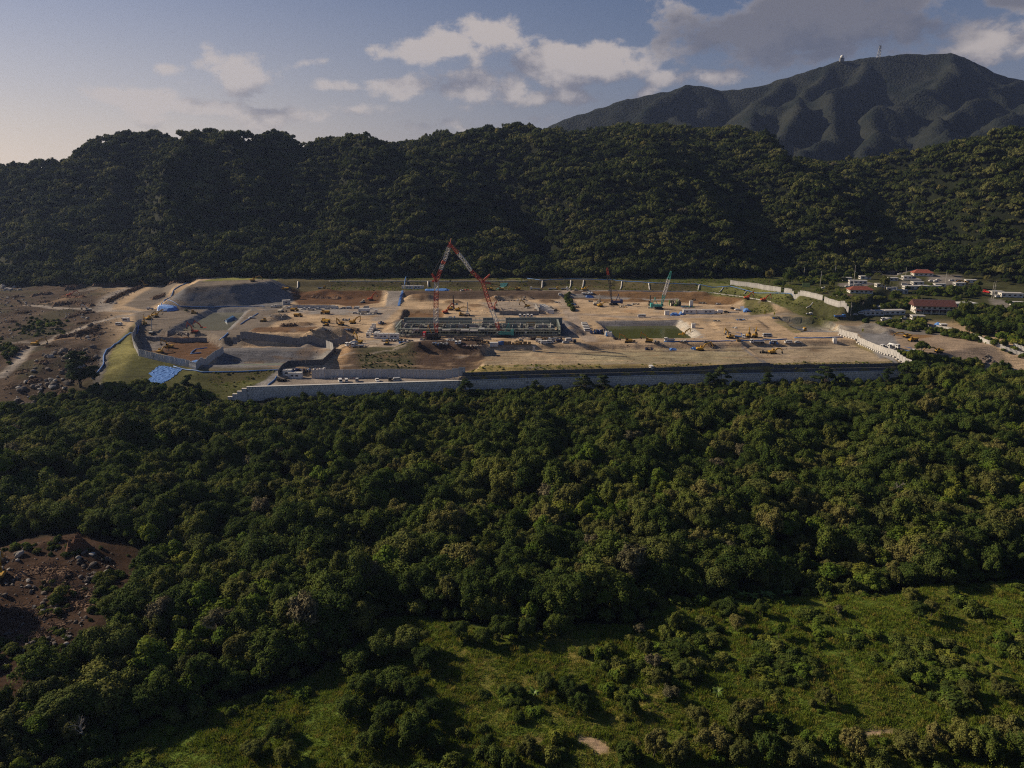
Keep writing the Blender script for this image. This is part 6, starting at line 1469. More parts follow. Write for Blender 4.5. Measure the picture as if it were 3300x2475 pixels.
litter(1853, 992, 6, 4, 30, (RUST, STEEL), 'rust-red pipes stacked on the terrace edge', seed=14); litter(1848, 983, 5, 4, 24, (DARK, BLUEM), 'dark machinery under a blue cover by the rust-red pipes', seed=15)
litter(2005, 990, 6, 5, 24, (CREAM, WOODM), 'cream drums and reels between the slim cranes', seed=16); litter(2030, 985, 4, 3, 14, (CREAM, CONCL), 'pale blocks right of the dark blue crane', seed=17)
litter(1108, 1220, 14, 1.6, 40, (PINK, CREAM), 'pink sandbags along the panel wall on the terrace', seed=18, hmax=.8); litter(1028, 1192, 6, 2, 26, (PINK, WHITE), 'pink and white sacks in the fenced cabin yard', seed=19, hmax=1.0)
litter(975, 1200, 10, 4, 30, (BLUEM, NAVY, STEEL), 'blue pumps and tanks behind the white cabins', seed=20, hmax=2.2); litter(912, 1228, 6, 3, 20, (DARK, STEEL), 'black sheeted pump beside the white cabins', seed=21, hmax=1.6)
litter(1160, 1116, 10, 3, 40, (RUST, CREAM), 'rusty steel offcuts on the pale ground', seed=22, hmax=.5); litter(1925, 1075, 10, 4, 30, (BLUEM, NAVY, STEEL), 'blue pump tanks left of the green pond', seed=23, hmax=2.6)
litter(1960, 1083, 4, 3, 14, (WHITE, BLUEM), 'white and blue water tank at the green pond corner', seed=24, hmax=3.2); litter(2092, 1128, 4.4, 2.4, 20, (DARK, NAVY), 'dark covered trailer on the field edge', seed=25, hmax=1.6)
litter(2464, 1139, 5, 3, 20, (DARK,), 'dark tent-like cover in the right field', seed=26, hmax=1.8); litter(2240, 1127, 5, 3, 20, (BLUEM, TARP), 'blue drums beside the yellow excavator in the field', seed=27, hmax=1.6)
litter(1500, 936, 12, 2, 30, (WHITE, STEEL, RED), 'red and white parts on the shelf road edge', seed=28, hmax=.9); litter(1180, 1013, 12, 2, 30, (DARK, WHITE), 'tyres and white bins before the box truck', seed=29, hmax=.9)
litter(745, 1040, 9, 5, 40, (NAVY, BLUEM, STEEL), 'dark blue pump raft in the small pond', seed=30, hmax=2.4)

_r = random.Random(21)
for zone, (u0, u1, v0, v1), n in (('behind the scaffolded building', (1440, 1800, 972, 1026), 9), ('in the yard left of the building', (960, 1230, 1015, 1070), 8), ('on the strip before the building', (1300, 1720, 1094, 1112), 8), ('in the upper right yard', (1870, 2330, 968, 1012), 9), ('on the yard beyond the fields', (1900, 2680, 1092, 1116), 9), ('on the middle right ground', (2290, 2500, 1026, 1080), 6), ('along the shelf road', (1480, 1900, 934, 941), 6)):
    for i in range(n):
        c = _r.choice([((WOODM, STEEL), 'brown timber and steel'), ((GALV, STEEL), 'grey steel parts'), ((WHITE, STEEL), 'white and dark site gear'), ((RUST, DARK), 'rusty rebar'), ((CONCL, CONCM), 'pale concrete blocks'), ((BLUEM, STEEL), 'blue site gear')])
        o = litter(_r.uniform(u0, u1), _r.uniform(v0, v1), _r.uniform(2, 6), _r.uniform(1.5, 3), 14, c[0], 'small heap of %s %s' % (c[1], zone), seed=200 + i, hmax=_r.uniform(.6, 1.6)); o['group'] = 'small heaps ' + zone
# ------------------------------------------------------------------ blue sheets and hoses
def drape(px, mat, label, name='tarpaulin', cat='tarp', lift=.12, wr=.22, cell=.7, bulge=0.0):
    poly = [(p.x, p.y) for p in (hit(u, v) for u, v in px)]; xs = np.arange(min(p[0] for p in poly), max(p[0] for p in poly) + cell, cell); ys = np.arange(min(p[1] for p in poly), max(p[1] for p in poly) + cell, cell)
    a, b = np.meshgrid(xs, ys); d = poly_sdf(a, b, poly); z = Gz(a, b) + lift + np.abs(fbm(a / 1.6, b / 1.1, 301, 3)) * wr + bulge * np.clip(-d / 1.5, 0, 1)
    cx, cyy = np.mean([p[0] for p in poly]), np.mean([p[1] for p in poly]); z0 = float(Gz(cx, cyy)); ny, nx = a.shape
    idx = np.arange(ny * nx).reshape(ny, nx); ok = (d[:-1, :-1] < .2); q = np.stack([idx[:-1, :-1], idx[:-1, 1:], idx[1:, 1:], idx[1:, :-1]], -1)[ok]
    me = bpy.data.meshes.new(name); me.from_pydata([tuple(p) for p in np.stack([a - cx, b - cyy, z - z0], -1).reshape(-1, 3)], [], [tuple(int(i) for i in r) for r in q]); me.materials.append(mat)
    return tag(new(name, me, None, (cx, cyy, z0)), label, cat)
drape([(512, 1180), (583, 1192), (560, 1212), (543, 1224), (520, 1236), (486, 1254), (464, 1240), (476, 1226), (490, 1214), (478, 1206)], TARP, 'large crinkled blue tarpaulin on the grass slope below the panel fence', wr=.5)
drape([(506, 992), (566, 990), (572, 1000), (540, 1005), (505, 1003)], TARP, 'blue tarpaulin over a heap at the foot of the gravel mound', bulge=2.2)
drape([(612, 1166), (650, 1160), (660, 1168), (630, 1178)], TARP, 'blue tarpaulin in the corner of the fenced dig', bulge=.3)
drape([(715, 1053), (728, 1056), (768, 1030), (756, 1026)], TARPD, 'dark sheet under the pump raft in the small pond', bulge=.8)
drape([(722, 1046), (734, 1050), (764, 1030), (752, 1026)], pm('teal_tarp', (.04, .13, .28), .5, .3), 'long dark blue cover across the small pond', bulge=3.6)
drape([(1368, 934), (1445, 933), (1445, 938), (1370, 938)], TARP, 'long blue tarpaulin roll beside the shelf road cabins', bulge=1.1)
drape([(1293, 938), (1298, 938), (1286, 986), (1280, 986)], TARP, 'blue sheet down the edge of the ramp', lift=.3)
drape([(1886, 954), (1909, 954), (1911, 960), (1888, 960)], TARP, 'blue tarpaulin over boxes below the bank', bulge=1.8)
drape([(2160, 1012), (2186, 1012), (2188, 1018), (2160, 1018)], TARP, 'blue tarpaulin heap before the white upright cabin', bulge=1.4)
drape([(2188, 1010), (2200, 1010), (2201, 1016), (2188, 1016)], TARP, 'square blue-covered box left of the long cabins', bulge=2.4)
drape([(2394, 1000), (2414, 999), (2417, 1006), (2396, 1007)], TARP, 'blue tarpaulin dome right of the white hoarding', bulge=1.8)
drape([(2157, 1124), (2176, 1124), (2178, 1130), (2158, 1130)], TARP, 'small blue tarpaulin heap on the field edge', bulge=1.1)
drape([(3012, 1044), (3034, 1046), (3036, 1052), (3012, 1050)], TARP, 'blue tarpaulin behind the low village fence', bulge=1.6)
drape([(3205, 938), (3216, 938), (3216, 943), (3205, 943)], TARP, 'small blue tarpaulin beside the twin poles', bulge=1.3)
drape([(1598, 934), (1632, 920), (1634, 912), (1612, 916)], pm('teal_net', (.06, .22, .22), .8, .3), 'teal net spread on the bank behind the crane boom', lift=.2)
def hose(px, r, mat, label, name='pipe', cat='pipe', up=.0, n=6):
    pts = [];
    w = [hit(u, v) for u, v in px]
    for a, b in zip(w[:-1], w[1:]):
        k = max(1, int((b - a).length / 3))
        for i in range(k): q = a.lerp(b, i / k); pts.append(Vector((q.x, q.y, float(Gz(q.x, q.y)) + r + up)))
    pts.append(w[-1] + Vector((0, 0, r + up))); o0 = pts[0].copy(); pts = [p - o0 for p in pts]
    return tag(new(name, MB().tube(pts, r, n).mesh(name, mat, True), None, o0), label, cat)
hose([(298, 1222), (316, 1200), (334, 1176), (336, 1145), (345, 1128), (380, 1106), (448, 1049)], .38, PIPEB, 'long blue pipe winding down the left grass slope')
hose([(520, 985), (530, 968), (556, 946), (580, 922), (610, 910)], .35, PIPEB, 'blue pipe running up the left flank of the gravel mound')
hose([(540, 968), (556, 972), (580, 988), (620, 990), (740, 988), (846, 987), (852, 990)], .3, PIPEB, 'pale blue pipe along the foot of the gravel mound')
hose([(648, 1138), (614, 1142), (632, 1126), (668, 1122)], .3, PIPEB, 'blue hose bent round a corner in the fenced dig')
hose([(560, 1182), (610, 1194), (650, 1201), (780, 1199), (905, 1194)], .35, PIPEB, 'pale blue pipe along the front rim of the gravel basin')
hose([(775, 1046), (800, 1030), (832, 1010)], .3, PIPEB, 'blue pipe on the right rim of the small pond')
hose([(708, 1098), (722, 1088), (735, 1075)], .45, PIPEB, 'thick blue pipe below the small pond')
hose([(862, 1246), (880, 1230), (892, 1214)], .35, PIPEB, 'blue pipe climbing beside the gravel ramp')
hose([(1700, 898), (1745, 904), (1838, 900), (1970, 902), (2107, 912), (2250, 917), (2352, 923), (2480, 945), (2560, 962)], .28, PIPEB, 'thin blue pipe along the top of the far bank')
hose([(1304, 924), (1306, 907), (1309, 896)], .45, PIPEB, 'blue chute standing on the far bank', up=.8)
hose([(2140, 1102), (2300, 1101), (2420, 1099), (2536, 1094)], .35, PIPEB, 'blue pipeline lying across the yard beyond the fields')
hose([(2560, 1090), (2642, 1090), (2716, 1088)], .35, PIPEB, 'blue pipeline beside the right panel fence')
hose([(3214, 1186), (3226, 1194), (3238, 1206)], .6, PIPEB, 'thick blue pipe on the dirt at the right edge')
for i, (ua, va, ub, vb) in enumerate(((960, 908, 956, 930), (1379, 908, 1380, 925), (1748, 906, 1746, 928), (1840, 904, 1836, 929), (1881, 904, 1875, 930), (2004, 908, 1999, 933), (2091, 914, 2094, 934), (2254, 919, 2250, 936), (2331, 927, 2318, 942), (2406, 939, 2398, 948), (2620, 976, 2600, 992))):
    hose([(ua, va), (ub, vb)], .55, CONCL, 'pale concrete drain down the far bank, %s from the left' % (ordn + ['tenth', 'eleventh'])[i], 'drain_channel', 'drain', -.3, 4)
hose([(1060, 907), (1300, 907), (1500, 907), (1700, 907)], .35, CONCL, 'thin pale gutter along the top of the far bank', 'gutter', 'gutter', -.1, 4)
for u, v in ((2464, 1012), (2495, 1015), (2780, 1069)):
    p = hit(u, v); s = thing('warning_sign', p, R(-15), 'yellow warning sign with dark mark, %s' % {2464: 'left of the pair by the road fork', 2495: 'right of the pair by the road fork', 2780: 'below the green mound'}[u], 'sign', 'yellow warning signs')
    new('board', MB().box((0, 0, 1.1), (1.0, .08, 1.9)).mesh('board', SIGNY), s); new('mark', MB().box((0, -.06, 1.15), (.4, .03, 1.0)).mesh('mark', pm('sign_mark', (.25, .2, .02), .6)), s)
tag(new('hoarding_board', MB().box((0, 0, 1.6), (3.0, .15, 3.2)).tube([(-1, .3, 0), (-1, .1, 3)], .08).tube([(1, .3, 0), (1, .1, 3)], .08).mesh('hoarding_board', WHITE), None, hit(2391, 1000), R(-25)), 'white upright hoarding board at the car corner', 'board')
tag(new('green_screen_board', MB().box((0, 0, 1.9), (6.5, .2, 3.6)).tube([(-3, .3, 0), (-3, .1, 3.6)], .1).tube([(3, .3, 0), (3, .1, 3.6)], .1).mesh('green_screen_board', LGREEN), None, hit(2597, 925), R(-10)), 'pale green board wall on the grass behind the fence', 'board')
# ------------------------------------------------------------------ village
_vr = random.Random(2)
def house(u, v, L, D, h, rz, label, roof='hip', rm=ROOFR, rh=2.6, storeys=1, wm=WALLW, name='house', eave=.9):
    p = hit(u, v); t = thing(name, p, R(rz), label, {'office_hut': 'hut', 'prefab_hut': 'hut', 'annex': 'building', 'platform': 'platform', 'shed': 'shed', 'deck': 'deck'}.get(name, 'house')); H = h * storeys
    new('wall', MB().box((0, D / 2, H / 2 - .4), (L, D, H + .8)).mesh('wall', wm), t); m = MB(); e = eave
    x0, x1, y0, y1 = -L / 2 - e, L / 2 + e, -e, D + e; yr = D / 2; rx = (L / 2 - D * .42) if roof == 'hip' else L / 2 + e
    if roof == 'flat': m.box((0, D / 2, H + .15), (L + .6, D + .6, .3))
    else:
        vs = [(x0, y0, H), (x1, y0, H), (x1, y1, H), (x0, y1, H), (-rx, yr, H + rh), (rx, yr, H + rh)]
        m.add(vs + [(x, y, z - .22) for x, y, z in vs[:4]], [(0, 1, 5, 4), (2, 3, 4, 5), (1, 2, 5), (3, 0, 4), (9, 8, 7, 6), (0, 6, 7, 1), (1, 7, 8, 2), (2, 8, 9, 3), (3, 9, 6, 0)])
    rf = new('roof', m.mesh('roof', rm), t)
    if roof != 'flat':
        new('ridge', MB().tube([(-rx, yr, H + rh), (rx, yr, H + rh)], .16, 5).mesh('ridge', CONCM), rf)
        k = int((x1 - x0) / .9); b = MB()
        for i in range(k):
            x = x0 + (x1 - x0) * (i + .5) / k; lim = 1.0 if abs(x) <= rx else max(0.0, (L / 2 + e - abs(x)) / max(L / 2 + e - rx, .1))
            b.tube([(x, y0 + .02, H + .04), (x, y0 + (yr - y0) * lim, H + .04 + rh * lim)], .07, 3, False)
        new('tile_row', b.mesh('tile_row', rm), rf)
    if h < 1.5: return t
    for s in range(storeys):
        k = max(2, int(L / 3.6))
        for i in range(k):
            x = -L / 2 + L * (i + .5) / k; z = s * h + h * .52
            w = new('window', MB().box((x, -.03, z), (1.9, .08, 1.3)).mesh('window', GALV), t); new('pane', MB().box((x, -.08, z), (1.7, .05, 1.1)).mesh('pane', GLASS), w)
        for y in (D * .3, D * .7):
            w = new('window', MB().box((-L / 2 - .03, y, s * h + h * .52), (.08, 1.5, 1.2)).mesh('window', GALV), t); new('pane', MB().box((-L / 2 - .08, y, s * h + h * .52), (.05, 1.3, 1.0)).mesh('pane', GLASS), w)
    new('door', MB().box((L * .32, -.05, 1.05), (1.2, .1, 2.1)).mesh('door', SILVER), t)
    if storeys > 1:
        new('canopy', MB().add([(-L / 2 - 1, -2.2, h - .5), (L / 2 + 1, -2.2, h - .5), (L / 2 + 1, .1, h + .3), (-L / 2 - 1, .1, h + .3)], [(0, 1, 2, 3)]).box((0, -1, h - .35), (L + 2, 2.2, .12)).mesh('canopy', rm), t)
        for i in range(6): new('pillar', cached('pillar', lambda: MB().box((0, 0, 1.5), (.45, .45, 3.4)).mesh('pillar', WALLW)), t, (-L / 2 + i * L / 5, -1.9, 0))
    return t
house(2776, 946, 18, 9, 3.0, -6, 'small white house with bright red hipped roof on the lawn')
house(2976, 890, 17, 9, 3.0, -8, 'small white house with red hipped roof at the back of the village', rm=ROOFR, rh=3.0)
house(3010, 1012, 27, 11, 3.0, -10, 'large two-storey house with brown gabled roof and white pillars', 'gable', ROOFB, 4.2, 2, eave=1.7)
house(2812, 1016, 18, 6, 3.0, 4, 'long flat-roofed white office hut, left of two by the dirt road', 'flat', PANELW, eave=.3, name='office_hut'); house(2884, 1014, 16, 6, 3.0, 4, 'long flat-roofed white office hut, right of two by the dirt road', 'flat', PANELW, eave=.3, name='office_hut')
house(2814, 873, 24, 6, 3.0, 2, 'flat-roofed white hut at the top of the village, left', 'flat', PANELW, name='office_hut'); house(2893, 876, 18, 6, 3.2, -4, 'flat-roofed white hut at the top of the village, right', 'flat', PANELW, name='office_hut')
house(2766, 915, 15, 5, 2.8, -8, 'flat-roofed white hut by the tall pole', 'flat', PANELW, name='office_hut'); house(2880, 905, 8, 5, 2.6, -4, 'grey hut beside the village lane', 'flat', PANELW, wm=PANEL, name='office_hut')
house(2941, 933, 14, 5, 2.8, 2, 'pale container hut, left of two in the village centre', 'flat', PANELW, name='office_hut'); house(3000, 932, 18, 5, 2.8, -4, 'pale container hut, right of two in the village centre', 'flat', PANELW, name='office_hut')
house(2875, 938, 9, 5, 2.8, -6, 'white hut above the terrace hedge', 'flat', PANELW, name='office_hut')
house(3112, 990, 19, 9, 2.8, 4, 'flat white-roofed annex behind the large brown-roofed house', 'flat', WHITE, name='annex'); house(3262, 958, 17, 7, 3.2, -8, 'white hut with grey roof at the right edge of the village', 'flat', PANELW, name='office_hut')
house(2940, 904, 16, 9, .8, -6, 'low grey concrete platform before the back house', 'flat', CONCM, name='platform'); house(3042, 1056, 4, 3, 2.2, -6, 'small white shed behind the low village fence', 'flat', WHITE, name='shed')
for u_, v_, L_, lb_ in ((2700, 872, 9, 'left of the top car row'), (2960, 918, 10, 'on the lane before the back house'), (3050, 945, 12, 'behind the large brown-roofed house'), (3130, 912, 9, 'at the end of the far right lot'), (2840, 925, 8, 'right of the tall pole'), (2905, 946, 11, 'on the terrace edge'), (3215, 950, 10, 'right of the twin poles'), (2960, 1030, 9, 'before the large brown-roofed house'), (2790, 900, 10, 'above the row of cars by the pole'), (2925, 900, 8, 'beside the grey platform'), (3095, 922, 9, 'before the far right lot'), (2730, 905, 8, 'behind the tall pole'), (3030, 925, 9, 'behind the container huts'), (3280, 985, 9, 'below the right edge hut'), (2850, 1000, 9, 'above the left office hut')):
    house(u_, v_, L_, 4.5, 2.7, _vr.uniform(-10, 4), 'small white prefab hut ' + lb_, 'flat', PANELW, eave=.3, name='prefab_hut')
house(2725, 955, 12, 6, .5, -8, 'low brown deck beside the red-roofed house', 'flat', pm('deck_brown', (.16, .10, .07), .85), name='deck')
def pole(u, v, h, label, lean=0, arms=True):
    p = hit(u, v); t = thing('utility_pole', p, 0, label, 'pole', 'utility poles'); new('shaft', MB().tube([(0, 0, -.5), (lean, 0, h)], [.19, .11], 7).mesh('shaft', POLE), t)
    if arms:
        new('crossarm', MB().box((lean * .93, 0, h * .93), (1.9, .12, .12)).box((lean * .85, 0, h * .85), (1.3, .12, .12)).mesh('crossarm', STEEL), t); new('transformer', MB().cyl((lean * .72 + .35, 0, h * .72), .3, .9, 10).mesh('transformer', GALV), t)
for u, v, h, lb in ((2750, 925, 19, 'tall pole beside the row of cars, by the lane'), (2643, 921, 13, 'pole on the grass right of the green board'), (2590, 890, 9, 'pole at the forest edge left of the green board'), (2690, 888, 10, 'pole in the trees above the white fence'), (2728, 862, 9, 'pole beside the top row of cars'), (2764, 870, 9, 'pole left of the upper flat hut'),
                    (2855, 872, 7, 'pole between the upper flat huts'), (2919, 889, 8, 'pole at the blue end of the upper hut'), (3046, 918, 12, 'pole in the village lot on the right'), (3196, 962, 14, 'left pole of the twin poles'), (3202, 962, 14.5, 'right pole of the twin poles'), (2741, 1018, 10, 'pole at the end of the panel fence'), (2888, 950, 8, 'pole before the terrace hedge')):
    pole(u, v, h, lb, rnd.uniform(-.3, .3), h > 8)

# ------------------------------------------------------------------ mountain top: radar dome and mast
def mtop(u):
    best, bz = None, -9
    for y in np.arange(2200, 2800, 11):
        x = (u - 1650) * y / 2640.0; z = MZ(x, y); e = (z - CAMH) / y
        if e > bz: best, bz = Vector((x, y, z)), e
    return best
q = mtop(2716); t = thing('radar_station', q, 0, 'white radar dome on a low base on the mountain ridge', 'radar dome')
new('base', MB().box((0, 0, 3), (12, 9, 10)).mesh('base', CONCD), t); bm = bmesh.new(); bmesh.ops.create_uvsphere(bm, u_segments=20, v_segments=12, radius=5.2); me = bpy.data.meshes.new('dome'); bm.to_mesh(me); bm.free(); me.materials.append(WHITE); me.polygons.foreach_set('use_smooth', [True] * len(me.polygons)); new('dome', me, t, (0, 0, 11.5))
q = mtop(2834); t = thing('radio_mast', q, 0, 'lattice radio mast with dishes on the mountain summit', 'mast')
new('tower', lattice(MB(), (0, 0, -2), (2.0, 0, 32), 9, 3.2, 8, .5, .35).mesh('tower', GALV), t)
for z in (18, 25, 30): new('platform', MB().box((z / 17, 0, z), (6, 5, .8)).mesh('platform', STEEL), t)
for z in (22, 31): new('dish', MB().tube([(z / 17 - 2.4, -2.0, z), (z / 17 - 2.6, -3.0, z)], [1.0, 2.0], 12).mesh('dish', WHITE), t)

# ------------------------------------------------------------------ boulders on the cleared land and in the clearing
def rockmesh(seed, mat):
    bm = bmesh.new(); bmesh.ops.create_icosphere(bm, subdivisions=2, radius=1); r = random.Random(seed); ax = [Vector((r.gauss(0, 1), r.gauss(0, 1), r.gauss(0, 1))).normalized() for _ in range(9)]; cut = [r.uniform(.55, .9) for _ in ax]
    for v in bm.verts:
        for a, c in zip(ax, cut):
            d = v.co.dot(a)
            if d > c: v.co -= a * (d - c)
        v.co *= 1 + r.uniform(-.05, .05); v.co.z *= .8
    me = bpy.data.meshes.new('boulder'); bm.to_mesh(me); bm.free(); me.materials.append(mat); return me
RK = [rockmesh(i, ROCK) for i in range(5)] + [rockmesh(9 + i, ROCKW) for i in range(3)]
spots = []
def scatter_rocks(px, n, smin, smax, pale, zone, seed):
    r = random.Random(seed); poly = [(p.x, p.y) for p in (hit(u, v) for u, v in px)]; xs, ys = [p[0] for p in poly], [p[1] for p in poly]; c = 0
    while c < n:
        x, y = r.uniform(min(xs), max(xs)), r.uniform(min(ys), max(ys))
        if float(poly_sdf(np.array([x]), np.array([y]), poly)[0]) < 0:
            c += 1; spots.append((x, y, smin + (smax - smin) * r.random() ** 2.2, r.random() < pale, zone))
scatter_rocks([(0, 1820), (60, 1830), (120, 1900), (40, 1950), (0, 1950)], 26, .35, 1.0, .3, 'in the left heap of the clearing', 1)
scatter_rocks([(40, 1745), (110, 1750), (110, 1820), (40, 1815)], 7, .5, 1.5, .4, 'at the shaded back of the clearing', 2)
scatter_rocks([(215, 1780), (360, 1800), (340, 1880), (240, 1870)], 34, .3, 1.2, .3, 'in the upper heap of the clearing', 3)
scatter_rocks([(100, 1900), (200, 1880), (190, 1970), (90, 1975)], 32, .3, 1.15, .3, 'in the middle heap of the clearing', 4)
scatter_rocks([(280, 1890), (340, 1900), (330, 1960), (270, 1960)], 20, .3, 1.0, .3, 'at the right edge of the clearing', 5)
scatter_rocks([(20, 1980), (290, 1980), (220, 2080), (20, 2120)], 60, .25, .9, .2, 'in the lower part of the clearing', 6)
scatter_rocks([(0, 912), (58, 912), (90, 935), (40, 945), (0, 942)], 26, .9, 3.4, .9, 'in the pale heap at the forest edge', 7)
scatter_rocks([(0, 945), (90, 955), (90, 985), (0, 985)], 40, .5, 1.5, .5, 'on the upper left cleared ground', 8)
scatter_rocks([(130, 1140), (300, 1120), (330, 1160), (240, 1230), (180, 1260), (60, 1260), (100, 1190)], 130, .4, 2.2, .35, 'on the rocky slope left of the blue pipe', 9)
scatter_rocks([(60, 1240), (240, 1235), (200, 1300), (60, 1330), (0, 1330)], 60, .4, 2.2, .25, 'at the foot of the rocky slope', 10)
scatter_rocks([(230, 1060), (330, 1045), (320, 1100), (240, 1100)], 60, .4, 1.6, .3, 'above the rocky slope beside the track', 11)
scatter_rocks([(210, 1010), (300, 1015), (290, 1032), (215, 1030)], 40, .5, 1.4, .6, 'in the rubble bank below the dirt track', 12)
scatter_rocks([(340, 965), (430, 935), (440, 945), (370, 985), (330, 985)], 36, .5, 1.3, .5, 'along the dark soil bank on the gravel track', 13)
scatter_rocks([(0, 1000), (110, 1000), (110, 1090), (0, 1090)], 70, .4, 1.3, .3, 'on the scrubby ground at the left edge', 14)
scatter_rocks([(1593, 958), (1700, 952), (1702, 970), (1600, 972)], 60, .4, 1.1, .7, 'in the rubble bank below the shelf road', 15)
scatter_rocks([(1555, 995), (1660, 995), (1660, 1005), (1560, 1008)], 60, .4, 1.1, .7, 'in the rubble behind the concrete wall', 16)
scatter_rocks([(868, 1015), (922, 1012), (926, 1034), (872, 1036)], 60, .4, .9, .95, 'in the white rubble heap', 17)
scatter_rocks([(568, 1068), (606, 1068), (604, 1082), (570, 1082)], 40, .3, .9, .7, 'in the rubble beside the orange excavators', 18)
scatter_rocks([(3165, 1145), (3196, 1140), (3200, 1172), (3162, 1176)], 26, .7, 1.7, .1, 'in the tan rock pile at the right edge', 19)
scatter_rocks([(0, 945), (330, 925), (420, 935), (330, 1000), (420, 1040), (300, 1215), (200, 1290), (0, 1320)], 900, .15, .8, .25, 'strewn over the cleared land', 31)
scatter_rocks([(0, 1760), (400, 1790), (330, 1950), (200, 2100), (0, 2180)], 500, .08, .4, .3, 'strewn over the clearing', 32)
order = sorted(range(len(spots)), key=lambda i: -spots[i][2] / spots[i][1]); rest = []
for k, i in enumerate(order):
    x, y, s, pale, zone = spots[i]; z = float(Gz(x, y)) + s * .25; mi = rnd.randrange(5, 8) if pale else rnd.randrange(5)
    e = (rnd.uniform(-.4, .4), rnd.uniform(-.4, .4), rnd.random() * 6.28); scv = (s * rnd.uniform(.8, 1.3), s * rnd.uniform(.7, 1.1), s * rnd.uniform(.7, 1.1))
    if k < 296:
        o = new('boulder', RK[mi], None, (x, y, z)); o.rotation_euler = e; o.scale = scv
        sz = 'huge ' if s > 2.0 else 'large ' if s > 1.25 else 'small ' if s < .75 else ''
        tag(o, '%s%s boulder %s' % (sz, 'pale grey' if pale else 'brown-grey', zone), 'boulder', 'boulders ' + zone)
    else: rest.append((x, y, z, e, scv, mi))
gn_scatter('rubble', RK, [r[:3] for r in rest], [r[3] for r in rest], [r[4] for r in rest], [r[5] for r in rest])

# brush and root heaps on the cleared land
def brush(px, h, wd, label, seed, mat=BRUSH, name='brush_heap', cat='brush heap', n=160):
    r = random.Random(seed); pts = [hit(u, v) for u, v in px]; o0 = pts[0].copy(); m = MB()
    for a, b in zip(pts[:-1], pts[1:]):
        k = max(2, int((b - a).length / 1.2))
        for i in range(k + 1):
            q = a.lerp(b, i / k); f = .7 + .5 * r.random(); g = float(Gz(q.x, q.y)) - o0.z
            ring = [(q.x - o0.x + wd * f * math.cos(t) * r.uniform(.7, 1.1), q.y - o0.y + wd * f * math.sin(t) * r.uniform(.7, 1.1), g - .2) for t in [j * .785 for j in range(8)]]
            m.add(ring + [(q.x - o0.x + r.uniform(-.5, .5), q.y - o0.y + r.uniform(-.5, .5), g + h * f)], [(j, (j + 1) % 8, 8) for j in range(8)])
        for i in range(int(n * (b - a).length / 20) + 20):
            q = a.lerp(b, r.random()); x, y = q.x - o0.x + r.gauss(0, wd * .5), q.y - o0.y + r.gauss(0, wd * .5); z = float(Gz(x + o0.x, y + o0.y)) - o0.z + h * r.random(); an = r.random() * 6.28; L = r.uniform(.8, 3.0)
            m.tube([(x, y, z), (x + math.cos(an) * L, y + math.sin(an) * L, z + r.uniform(-.5, .9))], [r.uniform(.08, .2), .04], 3, False)
    return tag(new(name, m.mesh(name, mat), None, o0), label, cat)
brush([(212, 935), (262, 925)], 4.0, 4.5, 'tall brown brush heap below the trees at the left', 1); brush([(306, 923), (400, 918)], 3.0, 3.5, 'long brown brush heap along the forest edge', 2)
brush([(345, 975), (400, 948), (455, 926)], 2.4, 3.5, 'long dark soil and root bank across the gravel track', 3, pm('dark_soil', (.10, .058, .032), .95, .4)); brush([(545, 918), (590, 910)], 2.2, 3.0, 'brown brush heap at the top left of the gravel mound', 4)
brush([(495, 965), (530, 950)], 2.0, 3.0, 'brown root heap on the gravel left of the mound', 5); brush([(180, 985), (240, 978), (295, 988)], 2.6, 4.5, 'wide dark brush mound above the track crossing', 6)
brush([(205, 955), (270, 958)], 1.8, 4.0, 'reddish soil and brush bank by the dusty excavator', 7, pm('red_soil', (.16, .075, .038), .95, .35)); brush([(105, 955), (160, 948)], 2.2, 4.0, 'grey-brown rubble and brush heap at the upper left', 8)
brush([(190, 1090), (250, 1080), (320, 1060)], 2.2, 4.0, 'dark brown soil bank under the winding track', 9, pm('dark_soil', (.10, .058, .032), .95, .4)); brush([(30, 1130), (80, 1122)], 1.8, 3.5, 'dark brush heap between the forking tracks', 10)
brush([(20, 2070), (130, 2050), (210, 2010)], .7, 2.0, 'tangle of roots and sticks in the lower clearing', 11, n=260); brush([(150, 1870), (220, 1900), (300, 1920)], .8, 2.0, 'dead branches lying across the boulder clearing', 12, n=240)
brush([(60, 1850), (150, 1830), (210, 1850)], .6, 2.2, 'brown earth and sticks across the upper clearing', 17, n=200); brush([(40, 1960), (140, 1990), (230, 1960)], .7, 2.0, 'splintered roots before the middle boulder heap', 18, n=240); brush([(240, 1940), (300, 1960)], .8, 1.8, 'root tangle at the right edge of the clearing', 19, n=200)
brush([(230, 1775), (262, 1768)], 4.5, 3.0, 'earth stump with hanging roots at the back of the clearing', 13, pm('red_soil', (.16, .075, .038), .95, .35)); brush([(1010, 955), (1090, 960)], 1.6, 3.5, 'dark root heap under the shelf road', 14)
for _i, (_u, _v) in enumerate(((40, 960), (130, 975), (60, 1010), (20, 1040), (250, 1045), (300, 1080), (150, 1120), (220, 1130), (270, 1160), (120, 1170), (60, 1200), (200, 1190), (100, 1230), (20, 1250), (170, 1270))):
    brush([(_u, _v), (_u + 28, _v - 4)], 1.0, 2.6, 'low dark root heap on the cleared land, %s' % ['at the upper left edge', 'under the upper track', 'on the left scrub', 'below the left scrub', 'under the crossing', 'beside the winding track', 'above the rocky slope, left', 'above the rocky slope, middle', 'above the rocky slope, right', 'left on the rocky slope', 'at the left track bend', 'in the middle of the rocky slope', 'low on the rocky slope', 'at the lower left edge', 'at the foot of the rocky slope'][_i], 50 + _i, [pm('dark_soil', (.10, .058, .032), .95, .4), BRUSH][_i % 2])
